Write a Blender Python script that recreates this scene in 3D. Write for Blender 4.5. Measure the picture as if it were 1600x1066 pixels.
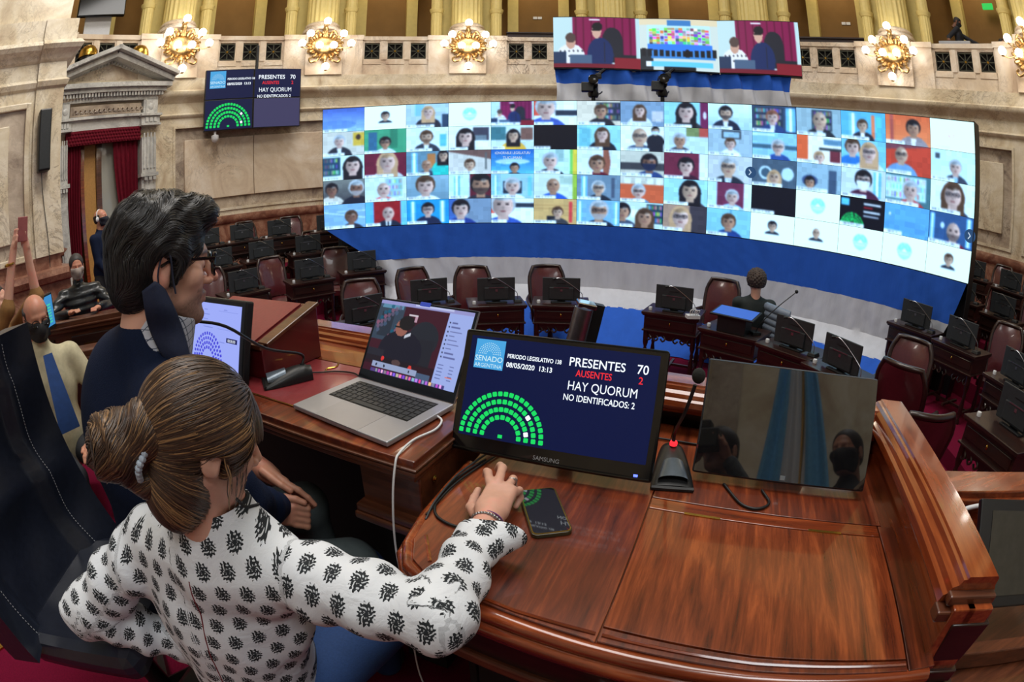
import bpy, bmesh, math, random
import numpy as np
from mathutils import Vector, Matrix
for o in list(bpy.data.objects): bpy.data.objects.remove(o, do_unlink=True)
SC = bpy.context.scene
COL = SC.collection
PI = math.pi
rad = math.radians
random.seed(7)
RNG = np.random.default_rng(7)

# ------------------------------------------------------------------ camera
# the photograph was taken through a fisheye zoom: equisolid projection, 18.16 mm on a 36 mm frame
cd = bpy.data.cameras.new('camera'); cam = bpy.data.objects.new('camera', cd); COL.objects.link(cam)
SC.camera = cam
cam.location = (0, 0, 2.6); cam.rotation_euler = (rad(90 - 17.115), 0, 0)
cd.type = 'PANO'; cd.panorama_type = 'FISHEYE_EQUISOLID'
cd.sensor_width = 36; cd.fisheye_lens = 18.16; cd.fisheye_fov = rad(180); cd.clip_start = 0.01; cd.clip_end = 200

# ------------------------------------------------------------------ world, lights, exposure
SC.view_settings.view_transform = 'Standard'; SC.view_settings.look = 'None'
SC.view_settings.gamma = 1; SC.view_settings.use_curve_mapping = False
SC.view_settings.exposure = 0.0
W = bpy.data.worlds.new('world'); SC.world = W; W.use_nodes = True
W.node_tree.nodes['Background'].inputs[0].default_value = (0.80, 0.88, 1.0, 1)
W.node_tree.nodes['Background'].inputs[1].default_value = 0.30
def area(name, loc, target, size, power, color=(1, 1, 1), sy=None):
    l = bpy.data.lights.new(name, 'AREA'); l.energy = power; l.color = color
    l.shape = 'RECTANGLE'; l.size = size; l.size_y = sy or size
    o = bpy.data.objects.new(name, l); COL.objects.link(o); o.location = loc
    o.rotation_euler = (Vector(target) - Vector(loc)).to_track_quat('-Z', 'Y').to_euler()
    return o
area('ceiling_lamp_hall', (0.5, 4.5, 15.0), (0.5, 4.6, 0), 7.0, 1150, (1.0, 0.97, 0.93))
area('ceiling_lamp_dais', (0.9, -1.6, 6.6), (-0.1, 0.8, 2.0), 1.6, 74, (0.93, 0.97, 1.0))
for k_, a_ in enumerate((-66, -43.3, -20.5, 2.4, 25.3, 48.1, 71)):  # unseen warm points added to brighten the balcony behind the columns
    l_ = bpy.data.lights.new('balcony_fill', 'POINT'); l_.energy = 42; l_.color = (1, .86, .66); l_.shadow_soft_size = .3
    o_ = bpy.data.objects.new('balcony_fill', l_); COL.objects.link(o_); o_.location = (.32 + 11.1 * math.sin(rad(a_)), 4.12 + 11.1 * math.cos(rad(a_)), 9.4)
area('ceiling_lamp_left', (-2.6, 3.6, 8.6), (-5.5, 7.5, 2.2), 1.6, 190, (1.0, 0.93, 0.84))

# ------------------------------------------------------------------ node expression helper
class X:
    """a socket (or number) with operators that build Math nodes"""
    def __init__(s, nt, v): s.nt = nt; s.v = v
    def _m(s, op, *a, clamp=False):
        n = s.nt.nodes.new('ShaderNodeMath'); n.operation = op; n.use_clamp = clamp
        for i, q in enumerate((s,) + a):
            q = q.v if isinstance(q, X) else q
            if isinstance(q, (int, float)): n.inputs[i].default_value = q
            else: s.nt.links.new(q, n.inputs[i])
        return X(s.nt, n.outputs[0])
    def __add__(s, o): return s._m('ADD', o)
    def __sub__(s, o): return s._m('SUBTRACT', o)
    def __mul__(s, o): return s._m('MULTIPLY', o)
    def __truediv__(s, o): return s._m('DIVIDE', o)
    def fract(s): return s._m('FRACT')
    def floor(s): return s._m('FLOOR')
    def sin(s): return s._m('SINE')
    def abs(s): return s._m('ABSOLUTE')
    def sqrt(s): return s._m('SQRT')
    def gt(s, o): return s._m('GREATER_THAN', o)
    def lt(s, o): return s._m('LESS_THAN', o)
    def max(s, o): return s._m('MAXIMUM', o)
    def min(s, o): return s._m('MINIMUM', o)
    def atan2(s, o): return s._m('ARCTAN2', o)
    def clamp(s): return s._m('ADD', 0.0, clamp=True)
    def mod(s, o): return s._m('FLOORED_MODULO', o)

class MT:
    """material under construction"""
    def __init__(s, name, rough=0.5, metal=0.0, spec=0.5, coat=0.0, color=(.5, .5, .5)):
        s.m = bpy.data.materials.new(name); s.m.use_nodes = True; s.nt = s.m.node_tree
        s.b = s.nt.nodes['Principled BSDF']
        s.set('Roughness', rough); s.set('Metallic', metal); s.set('Specular IOR Level', spec)
        s.set('Coat Weight', coat); s.set('Coat Roughness', 0.06)
        s.set('Base Color', (*color, 1))
    def set(s, k, v):
        if isinstance(v, X): v = v.v
        if isinstance(v, bpy.types.NodeSocket): s.nt.links.new(v, s.b.inputs[k])
        else: s.b.inputs[k].default_value = v
        return s
    def n(s, t, **k):
        n = s.nt.nodes.new('ShaderNode' + t)
        for a, b in k.items(): setattr(n, a, b)
        return n
    def coord(s, kind='Object', scale=(1, 1, 1), rot=(0, 0, 0)):
        t = s.n('TexCoord'); mp = s.n('Mapping'); mp.inputs['Scale'].default_value = scale
        mp.inputs['Rotation'].default_value = rot
        s.nt.links.new(t.outputs[kind], mp.inputs[0]); return mp.outputs[0]
    def xyz(s, c):
        n = s.n('SeparateXYZ'); s.nt.links.new(c, n.inputs[0])
        return [X(s.nt, n.outputs[i]) for i in range(3)]
    def noise(s, c, scale=5, detail=4, rough=.55, dist=0.0):
        n = s.n('TexNoise'); s.nt.links.new(c, n.inputs['Vector']); n.inputs['Scale'].default_value = scale
        n.inputs['Detail'].default_value = detail; n.inputs['Roughness'].default_value = rough
        n.inputs['Distortion'].default_value = dist
        return X(s.nt, n.outputs['Fac'])
    def vor(s, c, scale=5, feature='F1', out='Distance'):
        n = s.n('TexVoronoi', feature=feature); s.nt.links.new(c, n.inputs['Vector'])
        n.inputs['Scale'].default_value = scale; return X(s.nt, n.outputs[out])
    def ramp(s, f, stops, interp='LINEAR'):
        n = s.n('ValToRGB'); n.color_ramp.interpolation = interp
        e = n.color_ramp.elements
        while len(e) > 1: e.remove(e[-1])
        e[0].position = stops[0][0]; e[0].color = (*stops[0][1], 1)
        for p, c in stops[1:]:
            q = e.new(p); q.color = (*c, 1)
        s.nt.links.new(f.v if isinstance(f, X) else f, n.inputs[0]); return n.outputs[0]
    def mix(s, f, a, b):
        n = s.n('Mix', data_type='RGBA')
        for i, q in ((0, f), (6, a), (7, b)):
            q = q.v if isinstance(q, X) else q
            if isinstance(q, (tuple, list)): n.inputs[i].default_value = (*q[:3], 1)
            elif isinstance(q, (int, float)): n.inputs[i].default_value = q
            else: s.nt.links.new(q, n.inputs[i])
        return n.outputs[2]
    def bump(s, h, strength=.3, dist=.01):
        n = s.n('Bump'); n.inputs['Strength'].default_value = strength; n.inputs['Distance'].default_value = dist
        s.nt.links.new(h.v if isinstance(h, X) else h, n.inputs['Height'])
        s.nt.links.new(n.outputs[0], s.b.inputs['Normal']); return s

def srgb(r, g, b):
    f = lambda c: (c / 255 / 12.92) if c <= 10 else ((c / 255 + .055) / 1.055) ** 2.4
    return (f(r), f(g), f(b))
def plain(name, c, rough=.5, metal=0, spec=.5, coat=0, nz=.12, sc=30, bump=0.0):
    m = MT(name, rough, metal, spec, coat)
    f = m.noise(m.coord(), sc, 3)
    m.set('Base Color', m.ramp(f, [(.3, tuple(x * (1 - nz) for x in c)), (.7, tuple(min(1, x * (1 + nz)) for x in c))]))
    if bump: m.bump(f, bump, .003)
    return m.m
def emis(name, c, s):
    m = MT(name, .6, 0, .2, color=(0, 0, 0)); m.set('Emission Color', (*c, 1)); m.set('Emission Strength', s); return m.m
def marble(name, base, vein, light, sc=1.2, rough=.28):
    m = MT(name, rough, 0, .5); c = m.coord()
    a = m.noise(c, sc, 8, .6, 1.2); b = m.noise(c, sc * 2.3, 10, .65, 2.2); d = m.noise(c, sc * .6, 3, .5, .5)
    col = m.ramp(a, [(.3, vein), (.46, base), (.6, light), (.75, base)])
    v = ((b - .5).abs() * 14).clamp()
    col2 = m.mix(v, tuple((x * .55 + y * .45) for x, y in zip(vein, base)), col)
    e = m.noise(c, sc * 1.1, 12, .7, 3.2); cr = ((e - .5).abs() * -45 + 1).clamp() * (d - .42).clamp() * 3.2
    base_ = m.mix((d * .6).clamp(), col, col2); m.set('Base Color', m.mix(cr.clamp(), base_, tuple(x * .45 for x in vein))); return m.m
def wood(name, c0, c1, c2, sc=1.0, axis=0, rough=.3, coat=.6):
    m = MT(name, rough, 0, .5, coat)
    s = [14, 14, 14]; s[axis] = 1.1
    c = m.coord(scale=tuple(q * sc for q in s))
    a = m.noise(c, 2.2, 8, .62, .9); b = m.noise(c, 9, 4, .7, .2); d = m.noise(m.coord(), 1.7 * sc, 3)
    f = (a * .62 + b * .22 + d * .3) - .08
    m.set('Base Color', m.ramp(f, [(.32, c0), (.5, c1), (.66, c2)]))
    m.set('Roughness', d * .2 + (rough - .1))
    return m.m
M = {}
M['wood'] = wood('mahogany', srgb(38, 12, 8), srgb(100, 42, 22), srgb(150, 72, 36), 1, 1)
M['wood_x'] = wood('mahogany_rail', srgb(62, 22, 10), srgb(122, 52, 24), srgb(168, 84, 42), 1, 0, .22, .9)
M['wood_dark'] = wood('dark_walnut', srgb(22, 9, 7), srgb(42, 19, 14), srgb(62, 30, 22), 1, 0, .38, .3)
M['wood_mid'] = wood('brown_panel_wood', srgb(48, 22, 12), srgb(84, 44, 26), srgb(112, 62, 38), 1, 0, .35, .4)
M['redleather'] = plain('red_leather_top', srgb(120, 34, 40), .42, 0, .5, .1, .08, 60, .15)
M['maroon'] = plain('maroon_leather', srgb(78, 27, 33), .32, 0, .5, .35, .12, 40, .1)
M['marble'] = marble('beige_marble', srgb(214, 200, 172), srgb(176, 152, 126), srgb(230, 220, 200))
M['marble_pink'] = marble('pink_marble', srgb(218, 200, 176), srgb(184, 158, 136), srgb(232, 220, 204), .8)
M['marble_grey'] = marble('grey_veined_marble', srgb(176, 160, 142), srgb(116, 100, 92), srgb(200, 186, 168), 1.5)
M['marble_white'] = marble('white_door_marble', srgb(190, 190, 186), srgb(140, 140, 142), srgb(212, 212, 208), 1.8)
M['marble_red'] = marble('red_marble', srgb(140, 94, 76), srgb(96, 58, 48), srgb(172, 130, 108), 3)
M['gilt'] = plain('gilt_bronze', srgb(196, 164, 112), .36, 1, .5, 0, .25, 25, .4)
M['brass'] = plain('brass', srgb(190, 150, 70), .25, 1)
M['cream'] = plain('cream_yellow_column', srgb(226, 206, 134), .5, 0, .4, 0, .05, 8)
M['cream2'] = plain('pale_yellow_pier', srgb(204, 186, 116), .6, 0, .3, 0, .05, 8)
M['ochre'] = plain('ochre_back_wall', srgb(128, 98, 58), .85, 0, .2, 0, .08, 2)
M['grille'] = plain('dark_bronze_grille', srgb(66, 66, 54), .5, .5)
M['black'] = plain('black_plastic', srgb(22, 23, 25), .42, 0, .4)
M['blackg'] = plain('gloss_black_plastic', srgb(12, 12, 14), .12, 0, .5)
M['darkgrey'] = plain('dark_grey_plastic', srgb(44, 47, 50), .45, 0, .4)
M['steel'] = plain('brushed_steel', srgb(170, 172, 176), .3, 1)
M['chrome'] = plain('chrome', srgb(215, 215, 215), .06, 1, nz=.02)
M['alu'] = plain('silver_aluminium', srgb(168, 169, 176), .38, .6, nz=.02)
M['white'] = plain('white_plastic', srgb(214, 216, 220), .5, nz=.03)
M['carpet'] = plain('crimson_carpet', srgb(104, 13, 44), .95, 0, .1, 0, .2, 220, .5)
M['bleather'] = plain('black_leather', srgb(26, 30, 42), .32, 0, .5, .1, .15, 60, .12)
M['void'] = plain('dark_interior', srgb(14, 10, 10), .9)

# ------------------------------------------------------------------ mesh builder
def rotm(rx=0, ry=0, rz=0):
    return (Matrix.Rotation(rz, 3, 'Z') @ Matrix.Rotation(ry, 3, 'Y') @ Matrix.Rotation(rx, 3, 'X'))
class MB:
    def __init__(s): s.v = []; s.f = []; s.mi = []; s.sm = []
    def add(s, vs, fs, mi=0, smooth=False, T=None):
        o = len(s.v)
        if T is not None: vs = [tuple(T @ Vector(v)) for v in vs]
        s.v += [tuple(v) for v in vs]
        for f in fs: s.f.append(tuple(o + i for i in f)); s.mi.append(mi); s.sm.append(smooth)
        return s
    def box(s, c, d, rot=None, mi=0, taper=1.0):
        x, y, z = d[0] / 2, d[1] / 2, d[2] / 2; t = taper
        vs = [(-x, -y, -z), (x, -y, -z), (x, y, -z), (-x, y, -z), (-x * t, -y * t, z), (x * t, -y * t, z), (x * t, y * t, z), (-x * t, y * t, z)]
        fs = [(0, 3, 2, 1), (4, 5, 6, 7), (0, 1, 5, 4), (1, 2, 6, 5), (2, 3, 7, 6), (3, 0, 4, 7)]
        if rot is None: vs = [(a + c[0], b + c[1], e + c[2]) for a, b, e in vs]
        else: vs = [tuple(rot @ Vector(v) + Vector(c)) for v in vs]
        return s.add(vs, fs, mi)
    def tube(s, pts, r, n=8, mi=0, caps=True, flat=1.0, smooth=True, up=None):
        P = [Vector(p) for p in pts]; k = len(P)
        rs = r if hasattr(r, '__len__') else [r] * k
        vs = []; fs = []
        t0 = (P[1] - P[0]).normalized(); a = Vector(up) if up else (Vector((0, 0, 1)) if abs(t0.z) < .9 else Vector((1, 0, 0)))
        u = (a - t0 * a.dot(t0)).normalized()
        for i in range(k):
            t = ((P[min(i + 1, k - 1)] - P[max(i - 1, 0)])).normalized()
            u = (u - t * u.dot(t)); u = u.normalized() if u.length > 1e-6 else Vector((1, 0, 0)); w = t.cross(u)
            for j in range(n):
                an = 2 * PI * j / n
                vs.append(P[i] + (u * math.cos(an) * flat + w * math.sin(an)) * rs[i])
        for i in range(k - 1):
            for j in range(n):
                b = (j + 1) % n; fs.append((i * n + j, i * n + b, (i + 1) * n + b, (i + 1) * n + j))
        if caps: fs.append(tuple(range(n))[::-1]); fs.append(tuple((k - 1) * n + j for j in range(n)))
        return s.add(vs, fs, mi, smooth)
    def lathe(s, prof, n=16, c=(0, 0, 0), mi=0, smooth=True, T=None, sx=1, sy=1):
        vs = []; fs = []; k = len(prof)
        for r, z in prof:
            for j in range(n):
                a = 2 * PI * j / n; vs.append((r * math.cos(a) * sx + c[0], r * math.sin(a) * sy + c[1], z + c[2]))
        for i in range(k - 1):
            for j in range(n):
                b = (j + 1) % n; fs.append((i * n + j, i * n + b, (i + 1) * n + b, (i + 1) * n + j))
        fs.append(tuple(range(n))[::-1]); fs.append(tuple((k - 1) * n + j for j in range(n)))
        return s.add(vs, fs, mi, smooth, T)
    def ball(s, c, r, n=12, mi=0, T=None):
        r3 = r if hasattr(r, '__len__') else (r, r, r)
        pr = [(math.sin(PI * i / (n // 2 + 1)), -math.cos(PI * i / (n // 2 + 1))) for i in range(0, n // 2 + 2)]
        pr[0] = (.001, -1); pr[-1] = (.001, 1); vs = []; fs = []
        for a, z in pr:
            for j in range(n):
                t = 2 * PI * j / n; vs.append((a * math.cos(t) * r3[0] + c[0], a * math.sin(t) * r3[1] + c[1], z * r3[2] + c[2]))
        for i in range(len(pr) - 1):
            for j in range(n):
                b = (j + 1) % n; fs.append((i * n + j, i * n + b, (i + 1) * n + b, (i + 1) * n + j))
        return s.add(vs, fs, mi, True, T)
    def prism(s, poly, z0, z1, mi=0, T=None):
        n = len(poly); vs = [(x, y, z0) for x, y in poly] + [(x, y, z1) for x, y in poly]
        fs = [tuple(range(n))[::-1], tuple(range(n, 2 * n))] + [(i, (i + 1) % n, n + (i + 1) % n, n + i) for i in range(n)]
        return s.add(vs, fs, mi, False, T)
    def grid(s, fn, nu, nv, mi=0, smooth=True):
        vs = [fn(i / nu, j / nv) for j in range(nv + 1) for i in range(nu + 1)]
        fs = [(j * (nu + 1) + i, j * (nu + 1) + i + 1, (j + 1) * (nu + 1) + i + 1, (j + 1) * (nu + 1) + i) for j in range(nv) for i in range(nu)]
        return s.add(vs, fs, mi, smooth)
    def mesh(s, mats, name='m'):
        me = bpy.data.meshes.new(name); me.from_pydata(s.v, [], s.f)
        for m in (mats if isinstance(mats, (list, tuple)) else [mats]): me.materials.append(M[m] if isinstance(m, str) else m)
        me.polygons.foreach_set('material_index', s.mi); me.polygons.foreach_set('use_smooth', s.sm)
        me.update()
        if any(s.sm): me.set_sharp_from_angle(angle=rad(48))
        return me
def link(name, me, parent=None, loc=None, rot=None):
    o = bpy.data.objects.new(name, me); COL.objects.link(o)
    if parent is not None: o.parent = parent
    if loc is not None: o.location = loc
    if rot is not None: o.rotation_euler = rot
    return o
def obj(name, mb, mats, parent=None, loc=None, rot=None, bevel=0):
    o = link(name, mb.mesh(mats, name), parent, loc, rot)
    if bevel:
        b = o.modifiers.new('bevel', 'BEVEL'); b.width = bevel; b.segments = 2; b.limit_method = 'ANGLE'
    return o
def empty(name, loc=(0, 0, 0), rz=0, parent=None):
    o = bpy.data.objects.new(name, None); COL.objects.link(o); o.location = loc; o.rotation_euler = (0, 0, rz)
    o.empty_display_size = .1
    if parent: o.parent = parent
    return o
def tag(o, label=None, cat=None, group=None, kind=None):
    if label: o['label'] = label
    if cat: o['category'] = cat
    if group: o['group'] = group
    if kind: o['kind'] = kind
    return o
def struct(name, mb, mats, **k): return tag(obj(name, mb, mats, **k), kind='structure')
def copytree(o, parent=None):
    c = o.copy(); COL.objects.link(c)
    if parent is not None: c.parent = parent
    for ch in list(o.children): copytree(ch, c)
    return c
def bez(pts, n=24):
    """Catmull-Rom through points"""
    P = [Vector(p) for p in pts]; P = [P[0] * 2 - P[1]] + P + [P[-1] * 2 - P[-2]]; out = []
    m = len(P) - 3
    for s in range(n + 1):
        t = s / n * m; i = min(int(t), m - 1); u = t - i; a, b, c, d = P[i:i + 4]
        out.append(.5 * ((2 * b) + (c - a) * u + (2 * a - 5 * b + 4 * c - d) * u * u + (3 * b - a - 3 * c + d) * u ** 3))
    return out
def npmesh(name, V, F, mats, col=None, uv=None, smooth=True):
    me = bpy.data.meshes.new(name); V = np.asarray(V, np.float32); F = np.asarray(F, np.int32)
    me.vertices.add(len(V)); me.vertices.foreach_set('co', V.ravel())
    k = F.shape[1]; me.loops.add(F.size); me.loops.foreach_set('vertex_index', F.ravel())
    me.polygons.add(len(F)); me.polygons.foreach_set('loop_start', np.arange(0, F.size, k, dtype=np.int32))
    me.polygons.foreach_set('loop_total', np.full(len(F), k, np.int32))
    me.polygons.foreach_set('use_smooth', np.full(len(F), smooth))
    for m in (mats if isinstance(mats, (list, tuple)) else [mats]): me.materials.append(M[m] if isinstance(m, str) else m)
    me.update(calc_edges=True)
    if col is not None:
        a = me.color_attributes.new('col', 'FLOAT_COLOR', 'POINT')
        c4 = np.ones((len(V), 4), np.float32); c4[:, :3] = col; a.data.foreach_set('color', c4.ravel())
    if uv is not None:
        l = me.uv_layers.new(name='uv'); l.data.foreach_set('uv', np.asarray(uv, np.float32)[F.ravel()].ravel())
    me.validate(); return me
def picmat(name, strength):
    m = MT(name, .35, 0, .3, color=(0.01, 0.01, 0.012)); a = m.n('Attribute', attribute_name='col')
    m.set('Emission Color', a.outputs['Color']); m.set('Emission Strength', strength); return m.m
M['led'] = picmat('lit_led_picture', 1.25)
M['lcd'] = picmat('lit_lcd_picture', .95)
def lin(a):
    a = np.clip(np.asarray(a, float), 0, 1); return np.where(a <= .04, a / 12.92, ((a + .055) / 1.055) ** 2.4)
class Pic:
    """small raster drawn with numpy, used as the picture a screen shows (y down, 0..1 both ways)"""
    def __init__(s, w, h, bg=(0, 0, 0)):
        s.w, s.h = w, h; s.a = np.zeros((h, w, 3)); s.a[:] = np.array(bg) / 255.
        s.Y, s.X = np.mgrid[0:h, 0:w]; s.X = (s.X + .0) / (w - 1); s.Y = (s.Y + .0) / (h - 1); s.asp = w / h
    def put(s, mask, c, al=1.0): s.a[mask] = s.a[mask] * (1 - al) + np.array(c) / 255. * al; return s
    def rect(s, x0, y0, x1, y1, c, al=1.0): return s.put((s.X >= x0) & (s.X <= x1) & (s.Y >= y0) & (s.Y <= y1), c, al)
    def ell(s, cx, cy, rx, ry, c, al=1.0): return s.put(((s.X - cx) / rx) ** 2 + ((s.Y - cy) / ry) ** 2 <= 1, c, al)
    def grad(s, c0, c1, vert=True):
        t = (s.Y if vert else s.X)[..., None]; s.a = np.array(c0) / 255. * (1 - t) + np.array(c1) / 255. * t; return s
def pic_mesh(name, pic, P, mat):
    """P(u, v)->(N,3) world points for u,v arrays in 0..1 (v down)"""
    h, w = pic.a.shape[:2]; V = P(pic.X.ravel(), pic.Y.ravel())
    i = np.arange((h - 1) * w).reshape(h - 1, w)[:, :-1].ravel()
    F = np.stack([i, i + w, i + w + 1, i + 1], 1)
    return npmesh(name, V, F, mat, col=lin(pic.a.reshape(-1, 3)))
# ================================================================== the chamber
CX, CY, R0 = 0.32, 4.12, 9.47            # centre and radius of the hemicycle wall
FL = 0.35                                 # hall floor
def pol(a, r, z): return (CX + r * math.sin(rad(a)), CY + r * math.cos(rad(a)), z)
def cbox(mb, a0, a1, r0, r1, z0, z1, n=None, mi=0, smooth=True, c=(CX, CY)):
    n = n or max(1, int((a1 - a0) / 2.5)); vs = []; fs = []
    P = lambda a, r, z: (c[0] + r * math.sin(rad(a)), c[1] + r * math.cos(rad(a)), z)
    for i in range(n + 1):
        a = a0 + (a1 - a0) * i / n; vs += [P(a, r0, z0), P(a, r1, z0), P(a, r1, z1), P(a, r0, z1)]
    for i in range(n):
        b = 4 * i
        for k in range(4): fs.append((b + k, b + (k + 1) % 4, b + 4 + (k + 1) % 4, b + 4 + k))
    fs += [(3, 2, 1, 0), (4 * n, 4 * n + 1, 4 * n + 2, 4 * n + 3)]
    return mb.add(vs, fs, mi, False)
def csweep(mb, prof, a0, a1, n=None, mi=0):
    n = n or max(1, int((a1 - a0) / 2)); k = len(prof)
    vs = [pol(a0 + (a1 - a0) * i / n, R0 - o, z) for i in range(n + 1) for o, z in prof]
    fs = [(i * k + j, (i + 1) * k + j, (i + 1) * k + j + 1, i * k + j + 1) for i in range(n) for j in range(k - 1)]
    return mb.add(vs, fs, mi, True)

# floor and tiers
f = MB(); f.box((0, 4, FL - .05), (30, 30, .1)); struct('floor', f, 'carpet')
for i, (r, z) in enumerate(((4.15, .53), (5.55, .78), (6.95, 1.04))):
    f = MB(); cbox(f, -115, 125, r, R0 + .3, z - .3, z, 90); struct('floor', f, 'carpet')
f = MB(); f.box((0, 4, 17.0), (34, 34, .1)); struct('ceiling', f, 'cream2')

# profile heights measured on the wall: dado, panel zone, frieze, cornice, ledge, parapet
wall = MB()
ZB, Z1, Z2, Z3, Z4, Z5 = .9, 2.36, 2.49, 4.55, 4.84, 5.68
PANELS = [-82.5 + 26.85 * k + 13.4 for k in range(1, 7)]      # centre angles of the lower marble panels
A0, A1 = -82, 112
csweep(wall, [(0, Z3), (.0, 4.74), (.05, 4.76), (.07, 4.81), (.03, 4.84), (.0, 4.86), (.0, 5.1), (.05, 5.14), (.09, 5.2), (.16, 5.23), (.2, 5.29), (.2, 5.35), (.12, 5.38), (.1, 5.4)], A0, A1)
csweep(wall, [(.1, 5.4), (.1, Z5), (.0, Z5 + .01)], A0, A1)
RNGS = [(A0, -71.6), (-59.9, A1)]
for a_, b_ in RNGS: cbox(wall, a_, b_, R0, R0 + .2, Z1, Z2)
edges = []
for pc_ in PANELS: edges += [pc_ - 12.6, pc_ + 12.6]
cbox(wall, A0, -71.6, R0, R0 + .2, Z2, Z3); prev = -59.9
for k, pc_ in enumerate(PANELS):
    lo, hi = pc_ - 12.6, pc_ + 12.6
    if hi < -57: continue
    if prev < lo: cbox(wall, prev, lo, R0, R0 + .2, Z2, Z3)
    prev = hi
cbox(wall, prev, A1, R0, R0 + .2, Z2, Z3)
wall_o = struct('wall_hall', wall, 'marble')
bk = MB(); cbox(bk, -59.9, A1, R0 + .09, R0 + .25, Z2 - .1, Z3 + .1); obj('recessed_field', bk, 'marble_grey', wall_o)
for pc_ in PANELS:
    if pc_ < -57: continue
    fr = MB()      # moulded frame round the recess
    for a, b, z0, z1 in ((pc_ - 12.6, pc_ + 12.6, Z3 - .05, Z3 + .01), (pc_ - 12.6, pc_ + 12.6, Z2 - .01, Z2 + .05), (pc_ - 12.6, pc_ - 12.25, Z2, Z3), (pc_ + 12.25, pc_ + 12.6, Z2, Z3)):
        cbox(fr, a, b, R0 - .035, R0 + .1, z0, z1)
    obj('panel_frame', fr, 'marble', wall_o)
    for a, b in ((pc_ - 10.7, pc_ - .04), (pc_ + .04, pc_ + 10.7)):
        sl = MB(); cbox(sl, a, b, R0 + .02, R0 + .12, 2.8, 4.22); obj('marble_slab', sl, 'marble_pink' if pc_ < 0 else 'marble', wall_o, bevel=.012)
dd = MB(); [csweep(dd, [(.04, ZB), (.04, 2.16), (.1, 2.2), (.12, 2.3), (.1, Z1), (0, Z1 + .005)], a_, b_) for a_, b_ in RNGS]; struct('baseboard_hall', dd, 'marble_red')

# balcony parapet with pedestals under the columns
BAY = [-77.55 + 22.85 * k for k in range(0, 9)]               # column axes: -77.5 -54.7 -31.9 -9 13.9 36.7 59.5 82.4 105
par = MB()
cbox(par, A0, A1, R0 - .04, R0 + .32, 6.66, 6.77); cbox(par, A0, A1, R0 + .02, R0 + .3, 6.6, 6.67)
cbox(par, A0, A1, R0 + .0, R0 + .3, Z5, 6.13)
for b in BAY:
    cbox(par, b - 6.2, b + 6.2, R0 - .06, R0 + .3, Z5, 6.66, 5); cbox(par, b - 6.35, b + 6.35, R0 - .1, R0 + .34, 6.66, 6.79, 5)
    cbox(par, b - 2.9, b + 2.9, R0 - .16, R0 + .3, Z5, 6.79, 4); cbox(par, b - 2.6, b + 2.6, R0 - .14, R0 + .42, 6.79, 6.93, 4)
    cbox(par, b - 5.9, b + 5.9, R0 + .2, R0 + .9, 6.77, 6.86, 4)
    m = b + 11.425
    for s in (-2, -1, 1, 2):                                    # little pilasters between the grilles
        for w, o in ((.62, .0), (.42, -.03)):
            cbox(par, m + s * 3.65 / 1 * (.5 if abs(s) == 1 else .75 * 1.0) - w + (0 if abs(s) == 1 else 0), m + s * 3.65 * (.5 if abs(s) == 1 else .75) + w, R0 + o, R0 + .3, 6.1, 6.63, 1)
    for s in (-1, 0, 1): cbox(par, m + s * 3.65 - 1.45, m + s * 3.65 + 1.45, R0 - .02, R0 + .02, 5.98, 6.08, 1)
par_o = struct('trim_balcony', par, 'marble_pink')
g = MB()                                                       # one bronze grille with an eight-armed star
W_, H_ = .39, .40
for k in range(4):
    g.box((0, 0, 0), (.5 if k % 2 else W_, .022, .022), rotm(0, k * PI / 4, 0))
g.lathe([(.045, -.02), (.045, .0), (.02, .03)], 10, T=Matrix.Rotation(rad(90), 4, 'X'), mi=1)
for x, z, w, h in ((0, H_ / 2, W_ + .03, .025), (0, -H_ / 2, W_ + .03, .025), (W_ / 2, 0, .025, H_ + .03), (-W_ / 2, 0, .025, H_ + .03)): g.box((x, 0, z), (w, .03, h))
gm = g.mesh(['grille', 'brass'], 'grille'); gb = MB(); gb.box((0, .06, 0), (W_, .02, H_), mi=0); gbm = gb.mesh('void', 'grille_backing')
for b in BAY[:-1]:
    for s in (-1, 0, 1):
        a = b + 11.425 + s * 3.65
        if -74 < a < 96:
            o = link('grille', gm, par_o, pol(a, R0 + .05, 6.365), (0, 0, -rad(a)))
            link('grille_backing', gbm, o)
# back wall of the balcony and piers behind columns
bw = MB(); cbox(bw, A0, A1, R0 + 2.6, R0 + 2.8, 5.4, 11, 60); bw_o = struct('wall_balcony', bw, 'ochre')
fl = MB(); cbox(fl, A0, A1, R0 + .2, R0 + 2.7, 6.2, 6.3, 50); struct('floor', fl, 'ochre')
up = MB(); cbox(up, A0, A1, R0 + .1, R0 + .9, 9.8, 12.5, 60); struct('trim_entablature', up, 'cream')
pr = MB()
for b in BAY:
    cbox(pr, b - 4.6, b + 4.6, R0 + .72, R0 + .95, 6.86, 9.8, 4)
    for s in (-1, 1): cbox(pr, b + s * 7.6 - .8, b + s * 7.6 + .8, R0 + 2.3, R0 + 2.6, 6.3, 10.5, 1)
struct('trim_piers', pr, 'cream2')


for a in (-49.2, 2.3, 49.1):
    for k in (-1, 1):
        q = MB(); q.box((k * .075, 0, 0), (.13, .02, .09)); obj('wall_plate', q, 'white', bw_o, pol(a, R0 + 2.58, 8.28), (0, 0, -rad(a)))
ex = MB(); ex.box((0, 0, 0), (.34, .05, .17)); e = obj('exit_sign', ex, emis('green_sign', (.02, .5, .08), 1.2), None, pol(72.3, R0 + 2.3, 8.72), (0, 0, -rad(72)))
tag(e, 'small green lit exit sign above the balcony door at right', 'sign')

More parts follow.
